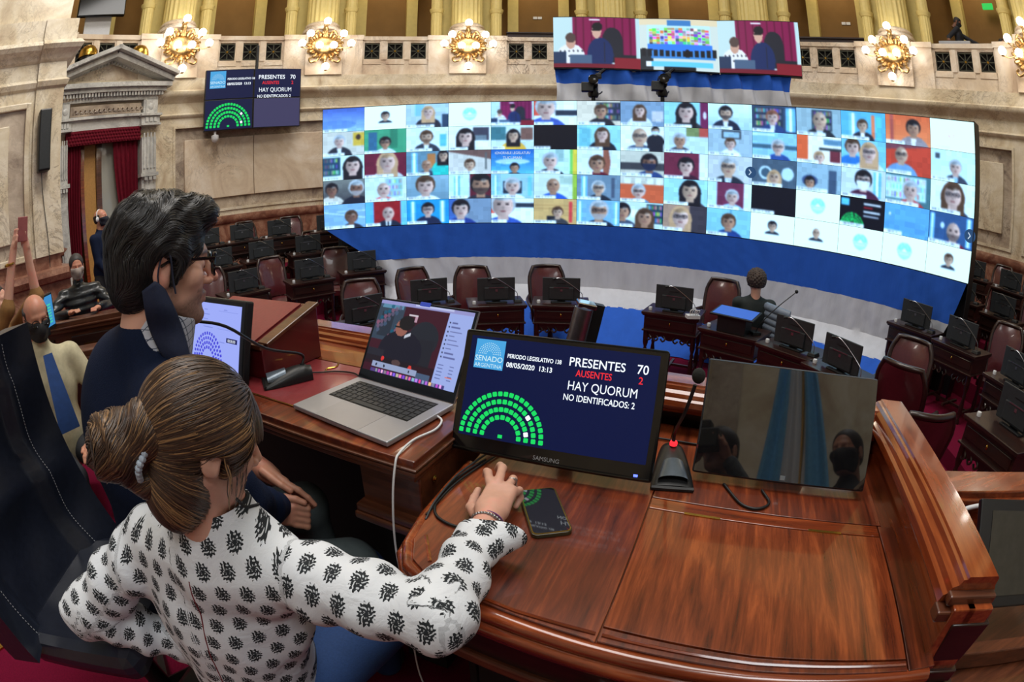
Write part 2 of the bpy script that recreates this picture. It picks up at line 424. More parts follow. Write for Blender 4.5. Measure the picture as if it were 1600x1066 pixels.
# fluted columns
def column(name, r, z0, z1, flutes, basemat='marble_pink', ring=None):
    mb = MB(); n = flutes * 6; prof = []
    for i in range(n):
        a = 2 * PI * i / n; ph = (i % 6) / 6
        rr = r * (1 - .07 * math.sin(PI * min(1, ph / .82)) if ph < .82 else 1); prof.append((rr * math.cos(a), rr * math.sin(a)))
    mb.prism(prof, z0 + r * .55, z1)
    for i in range(len(mb.sm)): mb.sm[i] = True
    root = empty(name)
    obj('shaft', mb, 'cream', root)
    b = MB(); b.lathe([(r * 1.22, z0), (r * 1.26, z0 + r * .08), (r * 1.22, z0 + r * .2), (r * 1.08, z0 + r * .26), (r * 1.06, z0 + r * .34), (r * 1.14, z0 + r * .42), (r * 1.1, z0 + r * .5), (r * 1.0, z0 + r * .6)], 28)
    obj('base', b, basemat, root)
    if ring:
        c = MB(); c.lathe([(r, ring - .07), (r * 1.1, ring - .06), (r * 1.12, ring - .02), (r * 1.28, ring + .02), (r * 1.3, ring + .06), (r * .98, ring + .08), (r * .98, ring + .4)], 20)
        obj('neck_ring', c, 'cream', root)
    return root
big = column('fluted_column', .42, 6.93, 9.8, 20)
small = column('slender_column', .155, 6.86, 9.8, 14, 'cream2', 7.74)
wordpos = ['far left above the door pediment', 'above the four-panel wall screen', 'left of the upper video screen', 'behind the left of the upper video screen', 'behind the right end of the upper video screen', 'right of the upper video screen', 'at the far right edge', 'beyond the right edge']
usedb = usedsm = False
vis = [(-54.7, 'above the door pediment'), (-31.85, 'above the hanging four-panel screen'), (-9.0, 'left of the upper video screen'), (13.85, 'behind the left third of the upper video screen'), (36.7, 'behind the right end of the upper video screen'), (59.55, 'right of the upper video screen'), (82.4, 'at the far right edge of the balcony')]
for a, w in vis:
    c = big if not usedb else copytree(big); usedb = True
    c.location = pol(a, R0 + .3, 0); c.rotation_euler = (0, 0, -rad(a)); tag(c, 'thick fluted cream column ' + w, 'column', 'thick fluted columns of the balcony')
    for s in (-1, 1):
        d = small if not usedsm else copytree(small); usedsm = True
        d.location = pol(a + s * 4.68, R0 + .55, 0); tag(d, 'slender cream column on the %s of the thick column %s' % ('left' if s < 0 else 'right', w), 'column', 'slender columns of the balcony')

# gilded wall lamps on the pedestals
M['globe'] = emis('lamp_globe', (1, .94, .86), 9)
def sconce():
    t = empty('wall_lamp')
    b = MB(); b.lathe([(.30, 0), (.33, .03), (.28, .07), (.2, .1), (.001, .12)], 22, T=Matrix.Rotation(rad(90), 4, 'X'), sx=1.1, sy=.82)
    obj('cartouche', b, 'gilt', t)
    s = MB()
    for k in range(26):                                        # scrolled rim of leaves
        a = 2 * PI * k / 26; ca, sa = math.cos(a), math.sin(a); wob = .04 * (k % 2)
        p = [((.33 + .02) * ca, -.03, (.27 + .0) * sa), ((.40 + wob) * ca, -.09, (.33 + wob) * sa), ((.43 + wob) * ca + .03 * sa, -.05, (.36 + wob) * sa - .03 * ca), ((.40 + wob) * ca + .05 * sa, -.1, (.34 + wob) * sa - .05 * ca)]
        s.tube(bez(p, 6), [.034, .04, .038, .034, .03, .024, .01], 6)
    for k in (-1, 1):
        s.tube(bez([(k * .12, -.03, -.3), (k * .2, -.1, -.42), (k * .34, -.07, -.46), (k * .4, -.1, -.38), (k * .33, -.1, -.34)], 10), .028, 6)
        s.tube(bez([(k * .1, -.05, .33), (k * .22, -.1, .40), (k * .3, -.06, .3)], 8), .028, 6)
    s.tube(bez([(0, -.03, .26), (0, -.13, .36), (0, -.05, .52), (0, -.1, .62)], 10), [.07, .09, .06, .05, .07, .08, .06, .05, .06, .05, .02], 8)
    s.tube(bez([(0, -.03, -.28), (0, -.12, -.4), (0, -.05, -.52)], 6), [.06, .08, .05, .06, .04, .03, .02], 8)
    obj('scroll_ornament', s, 'gilt', t)
    gl = [(-.42, .26), (.42, .26), (-.62, .0), (.62, .0), (-.18, -.06), (.18, -.06), (0, -.62), (0, .62)]
    gm_ = MB(); gm_.ball((0, 0, 0), .098, 14); gm_ = gm_.mesh('globe', 'globe')
    for x, z in gl:
        y = -.3 if abs(x) > .1 else -.26
        am = MB(); am.tube(bez([(x * .55, -.05, z * .5), (x * .8, -.2, z * .8 - .12), (x, y, z - .1)], 6), .014, 6); am.lathe([(.03, -.12), (.05, -.1), (.03, -.085)], 8, (x, y, z))
        obj('arm', am, 'gilt', t); link('globe', gm_, t, (x, y, z))
    return t
sc = sconce(); us = False
for a, w in vis:
    if a in (13.85, 36.7): continue
    c = sc if not us else copytree(sc); us = True
    c.location = pol(a, R0 - .17, 6.45); c.rotation_euler = (0, 0, -rad(a))
    tag(c, 'gilded wall lamp of eight glowing globes ' + w.replace('above the door', 'right of the door').replace('above the hanging', 'right above the hanging'), 'wall lamp', 'gilded wall lamps on the balcony front')
    l = bpy.data.lights.new('sconce_glow', 'POINT'); l.energy = 20; l.color = (1, .80, .58); l.shadow_soft_size = .25
    o = bpy.data.objects.new('sconce_glow', l); COL.objects.link(o); o.location = pol(a, R0 - .75, 6.35)

# dark wooden boxes standing behind the parapet, people and things up there
for a0, a1, w in ((-2.6, 8.5, 'left'), (43.3, 53.9, 'right')):
    b = MB(); cbox(b, a0, a1, R0 + .55, R0 + .75, 6.3, 7.06, 4); cbox(b, a0 - .1, a1 + .1, R0 + .5, R0 + .8, 7.06, 7.1, 4)
    tag(obj('railing_screen', b, 'wood_dark'), 'dark wooden ledge behind the balcony parapet to the %s of the upper video screen' % w, 'ledge')
bx = MB(); cbox(bx, 66.8, 72.0, R0 + .12, R0 + .5, 6.78, 6.9, 2)
tag(obj('equipment_case', bx, 'alu', bevel=.01), 'flat silver case lying on the balcony rail before the standing man', 'case')
tv = empty('television', pol(-66.2, R0 + .9, 8.25), rad(66.2) - .15); tv.location.z = 7.95
b = MB(); b.box((0, 0, 0), (1.3, .1, .8), rotm(rad(-12), 0, 0)); obj('cabinet', b, 'blackg', tv, bevel=.03)
b = MB(); b.box((0, -.055, .0), (1.22, .012, .72), rotm(rad(-12), 0, 0)); obj('screen', b, 'blackg', tv)
b = MB(); b.box((0, .2, -.9), (.72, .1, 1.3)); b.box((0, .2, -1.6), (.9, .6, .06)); obj('stand', b, 'white', tv)
tag(tv, 'dark flat television on a white stand in the far left balcony opening', 'television')

# --------------------------------------------------- the door case at the left
DA = Vector((-8.62, 7.1, 0)); DD = (Vector((-7.5, 9.42, 0)) - DA).normalized(); DN = Vector((DD.y, -DD.x, 0))   # along, and towards the hall
DM = Matrix((( DD.x, -DN.x, 0, DA.x), (DD.y, -DN.y, 0, DA.y), (0, 0, 1, 0), (0, 0, 0, 1)))      # local x along, y into wall, z up
dc = tag(empty('door_1'), kind='structure'); dc.matrix_world = DM
m = MB(); WM = 'marble_white'
for x0, x1 in ((-.18, .04), (1.89, 2.26)):
    xc, w = (x0 + x1) / 2, x1 - x0
    m.box((xc, .1, 2.0), (w, .3, 3.0)); m.box((xc, .06, 3.9), (w + .0, .3, .9)); m.box((xc, .02, 4.7), (w + .1, .36, .2))
    m.box((xc, .03, 3.52), (w + .08, .34, .08)); m.box((xc, .05, 5.0), (w, .34, .42)); m.box((xc, .0, 4.62), (w + .14, .42, .05)); m.box((xc, .0, 4.83), (w + .16, .46, .05))
    for k in range(4): m.box((xc - w * .36 + k * w * .24, -.105, 4.05), (w * .1, .03, .78))
    for k in range(3): m.box((xc - w * .3 + k * w * .3, -.17, 4.72), (w * .2, .05, .1)); m.box((xc - w * .3 + k * w * .3, -.15, 3.43), (w * .2, .05, .07))
    m.box((xc, -.13, 5.02), (w * .7, .03, .3)); m.ball((xc, -.14, 5.02), (.08, .03, .08), 8)
    m.box((xc, -.065, 2.4), (w * .6, .03, 1.8))
m.box((.96, .1, 4.75), (1.9, .26, .3)); m.box((.96, .04, 4.86), (1.9, .34, .06)); m.box((.96, .06, 5.27), (2.6, .36, .16)); m.box((1.04, .0, 5.42), (2.75, .5, .12)); m.box((1.04, -.04, 5.5), (2.95, .6, .1))
obj('door_case', m, WM, dc, bevel=.008)
fz = MB(); fz.box((.96, .0, 5.02), (1.78, .14, .22))
for k in range(15): fz.tube(bez([(.14 + k * .117, -.08, 4.96), (.18 + k * .117, -.1, 5.05), (.23 + k * .117, -.09, 5.0), (.2 + k * .117, -.1, 4.97)], 5), .017, 5)
obj('carved_frieze', fz, 'marble_grey', dc)
dn = MB()
for k in range(34): dn.box((-.22 + k * .077, -.16, 5.32), (.045, .12, .09))
for s in (-1, 1):
    for k in range(14):
        t = (k + .5) / 14; dn.box((1.04 + s * (1.12 * (1 - t)), -.03, 5.74 + t * .34), (.045, .1, .07), rotm(0, s * .33, 0))
obj('dentils', dn, WM, dc)
pdm = MB()
for s in (-1, 1):
    for (h0, y, th) in ((5.60, -.06, .12), (5.72, -.14, .09)):
        L = 1.62 if th > .1 else 1.72; a = math.atan2(.55, 1.5)
        pdm.box((1.04 + s * .76, y, h0 + .29), (L, .6 if th > .1 else .75, th), rotm(0, s * a, 0))
pdm.add([(-.4, .2, 5.52), (2.48, .2, 5.52), (1.04, .2, 6.1), (-.4, .3, 5.52), (2.48, .3, 5.52), (1.04, .3, 6.1)], [(0, 1, 2), (3, 5, 4), (0, 2, 5, 3), (1, 4, 5, 2)])
obj('pediment', pdm, WM, dc, bevel=.006)
# wall round the opening (above and behind the case) and the lobby seen through it
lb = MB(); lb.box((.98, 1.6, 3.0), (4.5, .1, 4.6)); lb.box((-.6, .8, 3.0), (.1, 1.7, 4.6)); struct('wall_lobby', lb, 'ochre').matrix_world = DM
pv = MB(); pv.box((.93, -.02, 4.46), (1.86, .1, .3))
pvo = obj('pelmet', pv, 'maroon_c' if 'maroon_c' in M else 'maroon', dc)
M['curtain'] = plain('crimson_curtain', srgb(104, 14, 34), .8, 0, .2, 0, .15, 12, .2)
pvo.data.materials.clear(); pvo.data.materials.append(M['curtain'])
pq = MB()
for r in range(4):
    for k in range(26): pq.ball((.06 + k * .07 + (r % 2) * .035, -.075, 4.35 + r * .07), (.032, .022, .032), 6)
obj('tufting', pq, 'curtain', pvo)
def curtain(x0, x1, xb0, xb1):
    def fn(u, v):
        z = 4.35 - v * 3.2; a = x0 + (x1 - x0) * u; b = xb0 + (xb1 - xb0) * u; w = v ** 1.3
        return (a * (1 - w) + b * w, .06 + .035 * math.sin(u * 34) + .01 * math.sin(u * 71 + v * 3), z)
    mb = MB(); mb.grid(fn, 60, 12); return mb
obj('curtain', curtain(.03, .42, .03, .3), 'curtain', dc); obj('curtain', curtain(1.2, 1.85, 1.62, 1.85), 'curtain', dc)
lf = MB(); lf.box((.5, .3, 2.7), (.09, .06, 3.4)); obj('door_edge', lf, 'wood_x', dc)
lf = MB(); lf.box((.7, .34, 2.7), (.3, .04, 3.4)); obj('door_leaf', lf, plain('tan_wood_door', srgb(178, 132, 70), .5), dc)
lf = MB(); lf.box((.92, .3, 2.7), (.13, .08, 3.4)); obj('door_post', lf, 'wood_mid', dc)
gp = MB(); gp.box((1.35, .32, 2.7), (.7, .012, 3.4)); gl_ = MT('door_glass', .05, 0, .5, color=(.62, .62, .55)); gl_.set('Alpha', .45); obj('glass_pane', gp, gl_.m, dc)
# helmeted torch figures standing on the pediment
for x, w in ((.38, 'left'), (1.70, 'right')):
    hd = tag(empty('helmet_ornament'), 'black headed ornament with brass dome cap on the %s slope of the door pediment' % w, 'ornament', 'pair of dome-capped ornaments')
    hd.matrix_world = DM @ Matrix.Translation((x, -.03, 5.74))
    b = MB(); b.lathe([(.13, .16), (.16, .2), (.19, .3), (.2, .42), (.18, .5)], 14); b.box((.12, -.08, .26), (.1, .1, .08)); obj('body', b, 'black', hd)
    b = MB(); b.lathe([(.23, .46), (.235, .5), (.22, .6), (.16, .69), (.06, .74), (.001, .75)], 16); obj('dome', b, 'brass', hd)

# --------------------------------------------------- near wall at the far left
NA = Vector((-8.45, .60, 0)); NB = Vector((-6.14, 4.88, 0)); ND = (NB - NA).normalized(); NN = Vector((ND.y, -ND.x, 0))
def nsweep(mb, prof, pts, mi=0):
    P = [Vector(p) for p in pts]; k = len(prof); offs = []
    for i in range(len(P)):
        ns = []
        if i > 0: d = (P[i] - P[i - 1]).normalized(); ns.append(Vector((d.y, -d.x, 0)))
        if i < len(P) - 1: d = (P[i + 1] - P[i]).normalized(); ns.append(Vector((d.y, -d.x, 0)))
        n = sum(ns, Vector()).normalized(); offs.append(n / max(.3, n.dot(ns[0])))
    vs = [P[i] + offs[i] * o + Vector((0, 0, z)) for i in range(len(P)) for o, z in prof]
    fs = [(i * k + j, (i + 1) * k + j, (i + 1) * k + j + 1, i * k + j + 1) for i in range(len(P) - 1) for j in range(k - 1)]
    return mb.add(vs, fs, mi, False)
pts = [NA, NB, NB - NN * 1.9]
PIL = [NB - ND * .42 + NN * .0, NB, NB - NN * 1.9]
wl = MB()
nsweep(wl, [(0, Z1), (0, 4.7), (.04, 4.73), (.07, 4.8), (.02, 4.84), (.0, 4.86), (0, 5.1), (.05, 5.13), (.1, 5.2), (.18, 5.25), (.22, 5.31), (.18, 5.38), (.1, 5.41), (.1, 5.74), (.0, 5.76), (0, 9.5)], pts)
nsweep(wl, [(.0, Z1), (.05, Z1), (.05, 4.7), (.09, 4.73), (.12, 4.8), (.07, 4.84), (.05, 5.1), (.1, 5.13), (.15, 5.2), (.23, 5.25), (.27, 5.31), (.22, 5.38), (.14, 5.41), (.14, 5.74), (.0, 5.75)], PIL)
wlo = struct('wall_left', wl, 'marble')
nb = MB(); nsweep(nb, [(.1, .3), (.1, 1.98), (.16, 2.0), (.2, 2.08), (.18, 2.16), (.05, 2.18), (0, 2.18), (0, Z1)], pts); struct('baseboard_left', nb, 'marble_red')
NM = Matrix(((ND.x, -NN.x, 0, NB.x), (ND.y, -NN.y, 0, NB.y), (0, 0, 1, 0), (0, 0, 0, 1)))
for x0, x1 in ((-2.6, -.52),):
    fr = MB()
    for cx, cz, w, h in (((x0 + x1) / 2, 4.48, x1 - x0, .09), ((x0 + x1) / 2, 2.34 + .05, x1 - x0, .09), (x0, 3.43, .09, 2.18), (x1, 3.43, .09, 2.18)): fr.box((cx, -.03, cz), (w, .08, h))
    fo = obj('panel_frame', fr, 'marble', wlo, bevel=.015); fo.matrix_world = NM
    fr = MB(); fr.box(((x0 + x1) / 2, .0, 3.43), (x1 - x0 - .08, .03, 2.1)); q = obj('panel_field', fr, 'marble_grey', wlo); q.matrix_world = NM
    fr = MB(); fr.box(((x0 + x1) / 2, -.03, 3.43), (x1 - x0 - .62, .06, 1.6)); q = obj('marble_slab', fr, 'marble', wlo, bevel=.012); q.matrix_world = NM
sp = MB(); sp.box((-.25, -.16, 3.93), (.2, .2, .86)); sp_o = obj('wall_loudspeaker', sp, 'black', bevel=.02); sp_o.matrix_world = NM
tag(sp_o, 'tall slim black loudspeaker on the marble wall left of the door', 'loudspeaker')
g2 = MB(); g2.box((-.25, -.265, 3.93), (.16, .01, .8)); q = obj('speaker_cloth', g2, 'darkgrey', sp_o)
wr = MB(); wr.tube(bez([(-.27, -.07, 3.5), (-.25, -.07, 3.2), (-.2, -.07, 2.6), (-.21, -.07, 2.2)], 14), .006, 5)
w = obj('speaker_cable', wr, 'darkgrey'); w.matrix_world = NM; tag(w, 'thin dark cable running down the wall below the slim loudspeaker', 'cable')

# --------------------------------------------------- wall behind the photographer, mirrored in the dark screens
b = MB(); b.box((0, -2.35, 4.2), (9, .1, 8)); bo = struct('wall_back', b, 'marble')
for x in (-2.6, -.75, 1.1, 2.95):
    p = MB(); p.box((x, -2.27, 4.2), (.32, .08, 8)); p.box((x, -2.26, 3.3), (.42, .14, .12)); obj('pilaster', p, 'marble_grey', bo)
# ================================================================== video walls
LX, LY, LR = -0.754, 1.583, 6.78           # centre and radius of the curved LED wall
LZ0, LZ1 = 2.023, 4.023
LA0 = -19.6; LDA = (67.2 + 19.6) / 15
def lpol(a, r, z): return (LX + r * np.sin(np.radians(a)), LY + r * np.cos(np.radians(a)), z)
SK = {'l': (222, 176, 150), 'p': (236, 190, 178), 'd': (150, 98, 78), 'm': (196, 140, 112), 'b': (168, 150, 190)}
HR = {'k': (26, 22, 26), 'n': (84, 54, 38), 'y': (196, 150, 112), 'g': (176, 180, 190), '0': None, 'r': (140, 80, 60)}
def person(p, cx, top, s, skin, hair, cloth, long=False, mask=None, glasses=False, beard=False, shirt=None, tie=None):
    a = p.asp; w = s * .5 / a * 1.0; h = s
    sk = SK[skin]; hc = HR[hair]; cy = top + h * .5
    p.ell(cx, top + h * 1.95, w * 2.3, h * .95, cloth); p.rect(cx - w * 2.1, top + h * 1.9, cx + w * 2.1, 1.1, cloth)
    if long and hc: p.ell(cx, cy + h * .12, w * 1.25, h * .66, hc); p.rect(cx - w * 1.2, cy, cx + w * 1.2, top + h * 1.5, hc)
    if shirt: p.put((abs(p.X - cx) < w * .45 * (1.9 - p.Y / max(.01, top + h * 1.2))) & (p.Y > top + h * .95), shirt)
    if tie: p.rect(cx - w * .12, top + h * 1.12, cx + w * .12, 1, tie)
    p.rect(cx - w * .45, cy, cx + w * .45, top + h * 1.15, tuple(int(q * .85) for q in sk))
    if hc: p.ell(cx, cy - h * .07, w * 1.08, h * .54, hc)
    p.ell(cx, cy + h * .03, w * .86, h * .49, sk)
    if hc and not long: p.rect(cx - w * .9, top - .02, cx + w * .9, top + h * .2, hc, .0); p.ell(cx, top + h * .13, w * .9, h * .17, hc)
    if long and hc: p.ell(cx, top + h * .12, w * .85, h * .16, hc)
    for e in (-1, 1): p.ell(cx + e * w * .36, cy - h * .03, w * .17, h * .035, (50, 36, 36)); p.ell(cx + e * w * .36, cy - h * .1, w * .2, h * .02, (60, 44, 40), .7)
    p.ell(cx, cy + h * .12, w * .13, h * .09, tuple(int(q * .86) for q in sk)); p.ell(cx, cy + h * .27, w * .28, h * .03, (150, 80, 80), .9)
    sh = np.clip(.5 - (p.X - cx) / w * .6, 0, 1)[..., None]; mk = (((p.X - cx) / (w * .86)) ** 2 + ((p.Y - cy - h * .03) / (h * .49)) ** 2 <= 1)[..., None]; p.a[:] = p.a * (1 - .38 * sh * mk); p.ell(cx + w * .3, cy - h * .22, w * .3, h * .1, (255, 236, 226), .3)
    if beard: p.put((((p.X - cx) / (w * .86)) ** 2 + ((p.Y - cy - h * .03) / (h * .49)) ** 2 <= 1) & (p.Y > cy + h * .17), hc or (60, 50, 50), .6)
    if glasses:
        for e in (-1, 1): p.put(abs(np.hypot((p.X - cx - e * w * .38) / (w * .32), (p.Y - cy + h * .03) / (h * .085)) - 1) < .22, (30, 30, 36), .8)
    if mask: p.put((((p.X - cx) / (w * .88)) ** 2 + ((p.Y - cy - h * .03) / (h * .5)) ** 2 <= 1) & (p.Y > cy + h * .04), mask)
def flagpic(p, x0, x1, sun=True):
    for k, c in enumerate(((120, 190, 235), (240, 246, 252), (110, 180, 232))): p.rect(x0 + (x1 - x0) * k / 3, .05, x0 + (x1 - x0) * (k + 1) / 3, .95, c)
def shelf(p, x0, x1, c=(40, 46, 60)):
    p.rect(x0, .05, x1, .8, c)
    rr = np.random.default_rng(int(x0 * 100) + 3)
    for r in range(3):
        for k in range(int((x1 - x0) * 26)):
            x = x0 + .015 + k / 26
            if rr.random() < .8 and x < x1 - .02: p.rect(x, .1 + r * .25, x + .02, .26 + r * .25, tuple(rr.integers(70, 235, 3)))
def senlogo(p, cx, cy, s, c=(90, 205, 215)):
    a = p.asp
    for r in (1, .8, .6, .4): p.put((abs(np.hypot((p.X - cx) * a, p.Y - cy) - s * r) < s * .06) & (p.Y < cy + s * .02), c)
    p.put((np.hypot((p.X - cx) * a, p.Y - cy) < s) & (p.Y > cy + s * .12), c, .55)
    p.rect(cx - s * .75 / a, cy + s * .28, cx + s * .75 / a, cy + s * .42, (235, 250, 250)); p.rect(cx - s * .6 / a, cy + s * .58, cx + s * .6 / a, cy + s * .68, (225, 245, 250))
def dais(p, x0=0., x1=1.):
    f = lambda x: x0 + (x1 - x0) * x; w = x1 - x0
    p.rect(f(0), 0, f(1), 1, (190, 214, 214)); p.rect(f(.22), 0, f(.95), .85, (128, 22, 70))
    for k in range(8): p.rect(f(.25 + k * .09), 0, f(.27 + k * .09), .8, (96, 12, 50))
    p.ell(f(.68), .48, .12 * w, .28, (34, 34, 42)); p.rect(f(.58), .5, f(.8), .9, (34, 34, 42))
    p.ell(f(.54), .75, .15 * w, .34, (24, 40, 84)); p.ell(f(.5), .28, .055 * w, .15, (206, 160, 140)); p.ell(f(.51), .19, .06 * w, .09, (24, 22, 26)); p.rect(f(.45), .25, f(.52), .27, (30, 30, 30))
    p.ell(f(.2), .78, .16 * w, .24, (228, 226, 226)); p.ell(f(.2), .5, .055 * w, .14, (196, 150, 130)); p.ell(f(.2), .42, .06 * w, .1, (80, 60, 56))
    for k in range(12): p.ell(f(.08 + (k % 6) * .05), .68 + (k // 6) * .1, .008 * w, .02, (50, 50, 60))
    p.rect(f(0), .7, f(.15), .92, (30, 50, 80)); p.rect(f(.19), .76, f(.44), .93, (70, 92, 120)); p.rect(f(.0), .92, f(1), 1, (110, 22, 40)); p.rect(f(.72), .74, f(.95), .8, (30, 32, 40))
    p.rect(f(.7), .8, f(1), 1, (128, 26, 40)); p.rect(f(.58), .5, f(.59), .9, (30, 30, 40)); p.rect(f(.42), .04, f(.54), .07, (240, 236, 240))
T = {}
def tile(c, r, bg, *people, pre=None, bg2=None, lab=1):
    T[(c, r)] = (bg, bg2, people, pre, lab)
P_ = lambda *a, **k: (a, k)
w_ = (246, 252, 252)
def icon(kind): return lambda p: (person(p, .5, .26, .34, 'l', kind, (30, 34, 44), long=(kind == 'k2')), p.rect(0, .72, 1, 1, w_))
lg = lambda p: senlogo(p, .5, .5, .26)
tile(0, 0, (70, 120, 205), pre=lambda p: (p.grad((60, 90, 175), (150, 190, 240)), p.ell(.3, .7, .5, .2, (70, 110, 215), .5)))
tile(1, 0, w_, pre=icon('k'), lab=0); tile(2, 0, (176, 196, 212), P_(.52, .12, .46, 'p', 'y', (36, 34, 44), long=True), pre=lambda p: (p.rect(.2, 0, .42, .5, (130, 190, 220)), p.rect(.85, .45, 1, 1, (40, 60, 84))))
tile(3, 0, w_, pre=lg, lab=0); tile(4, 0, (0, 0, 0), pre=lambda p: dais(p)); tile(5, 0, (236, 236, 236), P_(.28, -.12, .8, 'p', 'g', (60, 84, 170)), pre=lambda p: (p.rect(0, 0, .14, .6, (226, 80, 60)), p.rect(.5, .4, 1, .6, (40, 46, 60))))
tile(6, 0, (226, 206, 186), P_(.55, .18, .5, 'm', 'n', (40, 36, 40)), pre=lambda p: shelf(p, .45, 1)); tile(7, 0, (126, 146, 172), P_(.44, .16, .44, 'p', 'n', (210, 214, 224), long=True), pre=lambda p: p.rect(.72, .4, .98, .8, (196, 190, 196)))
tile(8, 0, (150, 206, 216), P_(.5, .05, .66, 'p', 'k', (50, 44, 50), long=True), pre=lambda p: (p.rect(.82, 0, 1, 1, (110, 30, 70)), p.ell(.93, .5, .04, .15, (220, 210, 220))))
tile(9, 0, (222, 236, 240), P_(.4, .12, .5, 'l', 'k', (30, 34, 52), beard=True, shirt=(236, 236, 240)), bg2=(170, 200, 214)); tile(10, 0, (50, 66, 90), P_(.46, .2, .48, 'p', 'r', (40, 60, 110), shirt=(220, 225, 235)), pre=lambda p: (shelf(p, .05, .7, (38, 46, 66)), flagpic(p, .76, .98)))
tile(11, 0, (150, 170, 180), P_(.52, .1, .62, 'l', '0', (36, 38, 44), shirt=(200, 215, 230), beard=False), pre=lambda p: shelf(p, .35, .8)); tile(12, 0, (90, 170, 210), P_(.48, .3, .4, 'l', 'n', (34, 36, 48), shirt=(240, 240, 240)), pre=lambda p: (flagpic(p, .18, .36), p.rect(.68, .1, .76, .95, (232, 120, 80)), p.rect(.76, .1, .9, .95, (90, 190, 230))))
tile(13, 0, (222, 96, 54), P_(.62, .16, .52, 'm', 'k', (150, 134, 140), shirt=(236, 230, 230)), bg2=(240, 130, 80), pre=lambda p: p.rect(.1, .0, .17, 1, (180, 80, 70)))
tile(14, 0, w_, pre=lambda p: [p.rect(.40 + x, .46 + y, .40 + x + w, .46 + y + h, (246, 190, 180)) for x, y, w, h in ((0, 0, .02, .16), (.055, 0, .02, .16), (.02, .05, .02, .05), (.038, .08, .02, .05), (.1, 0, .07, .03), (.1, 0, .02, .16), (.1, .13, .07, .03), (.15, .08, .02, .08))], lab=0)
tile(0, 1, (206, 196, 186), P_(.4, .16, .46, 'p', 'g', (34, 36, 46), shirt=(230, 235, 240)), pre=lambda p: (p.rect(.74, .05, 1, .6, (214, 170, 60)), p.ell(.86, .25, .06, .12, (60, 40, 30)))); tile(1, 1, (60, 150, 110), P_(.5, .34, .44, 'm', 'k', (214, 222, 230), glasses=True), pre=lambda p: (p.rect(.1, .1, .3, .9, (44, 96, 130)), p.rect(.62, .0, .8, .8, (40, 120, 90))))
tile(2, 1, (214, 226, 232), P_(.48, .16, .5, 'l', 'n', (44, 48, 60), beard=True, shirt=(220, 226, 232)), pre=lambda p: p.rect(.8, .3, .96, .8, (90, 180, 230))); tile(3, 1, (236, 240, 240), P_(.4, .14, .62, 'p', 'k', (226, 228, 232), long=True), pre=lambda p: (p.rect(.58, .05, .95, .6, (60, 56, 70)), p.rect(.62, .4, .9, .6, (110, 120, 130))))
tile(4, 1, (200, 214, 214), P_(.52, .2, .46, 'l', 'k', (228, 172, 60), long=True), pre=lambda p: (p.rect(.0, .05, .35, .6, (60, 110, 120)), p.rect(.7, .1, .98, .6, (120, 80, 70)))); tile(5, 1, (14, 12, 16), pre=lambda p: None, lab=1)
tile(6, 1, (150, 206, 216), P_(.58, .12, .5, 'p', 'n', (26, 28, 38), long=True), pre=lambda p: p.rect(.04, .1, .3, .9, (110, 180, 196))); tile(7, 1, (232, 232, 226), P_(.44, .06, .68, 'l', '0', (70, 84, 110), glasses=True, beard=False), P_(.8, .02, .3, 'l', 'k', (28, 28, 36), mask=(200, 220, 235)))
tile(8, 1, (196, 214, 224), P_(.35, .26, .5, 'm', 'g', (60, 60, 72)), pre=lambda p: (p.rect(.5, 0, 1, .35, (120, 130, 80)), p.rect(.8, 0, 1, .35, (180, 70, 60)))); tile(9, 1, (160, 178, 192), P_(.5, .34, .4, 'p', 'n', (232, 236, 240)), pre=lambda p: (p.rect(.3, .02, .75, .34, (60, 60, 66)), p.rect(.34, .07, .71, .29, (150, 180, 200))))
tile(10, 1, (140, 190, 214), P_(.58, .28, .5, 'p', 'g', (40, 70, 140), glasses=True), pre=lambda p: (p.rect(0, .45, 1, .62, (60, 90, 110)), p.rect(.0, .05, .5, .12, (210, 230, 240)))); tile(11, 1, (238, 232, 224), P_(.5, .58, .4, 'p', 'y', (60, 60, 70)), pre=lambda p: (p.rect(0, 0, .25, 1, (226, 92, 50)), p.rect(.6, .1, 1, .3, (90, 130, 160)), p.rect(.5, .42, 1, .5, (40, 46, 50)), p.rect(.75, .5, .98, .9, (110, 40, 50))))
tile(12, 1, (120, 190, 226), P_(.25, .0, .55, 'p', 'n', (40, 110, 190)), P_(.62, .1, .6, 'p', 'y', (200, 214, 226), long=True, glasses=True)); tile(13, 1, (200, 62, 42), P_(.34, .06, .56, 'l', '0', (110, 150, 200), glasses=True), pre=lambda p: p.put(p.Y < .2 - .2 * p.X, (120, 60, 70)))
tile(14, 1, (206, 232, 236), P_(.55, .3, .46, 'p', 'g', (56, 60, 76), shirt=(150, 190, 220)), pre=lambda p: p.rect(.1, .12, .2, .3, (60, 70, 80)))
tile(0, 2, (210, 228, 226), P_(.72, .1, .66, 'p', 'k', (238, 240, 240), long=True), pre=lambda p: shelf(p, 0, .42, (30, 60, 84))); tile(1, 2, (104, 24, 44), P_(.55, .0, .72, 'p', 'y', (206, 210, 220), long=True)); tile(2, 2, (96, 130, 150), P_(.48, .34, .46, 'm', '0', (50, 60, 80)), P_(.88, .0, .4, 'l', 'k', (40, 190, 180), long=True), pre=lambda p: (flagpic(p, .12, .26), p.rect(.5, .1, .7, .7, (180, 110, 60))))
tile(3, 2, (206, 196, 190), P_(.5, .4, .42, 'l', 'n', (226, 216, 220)), pre=lambda p: (p.put(p.Y < .34 * p.X + .05, (110, 76, 70)), p.rect(.86, .1, .9, .8, (90, 90, 90))))
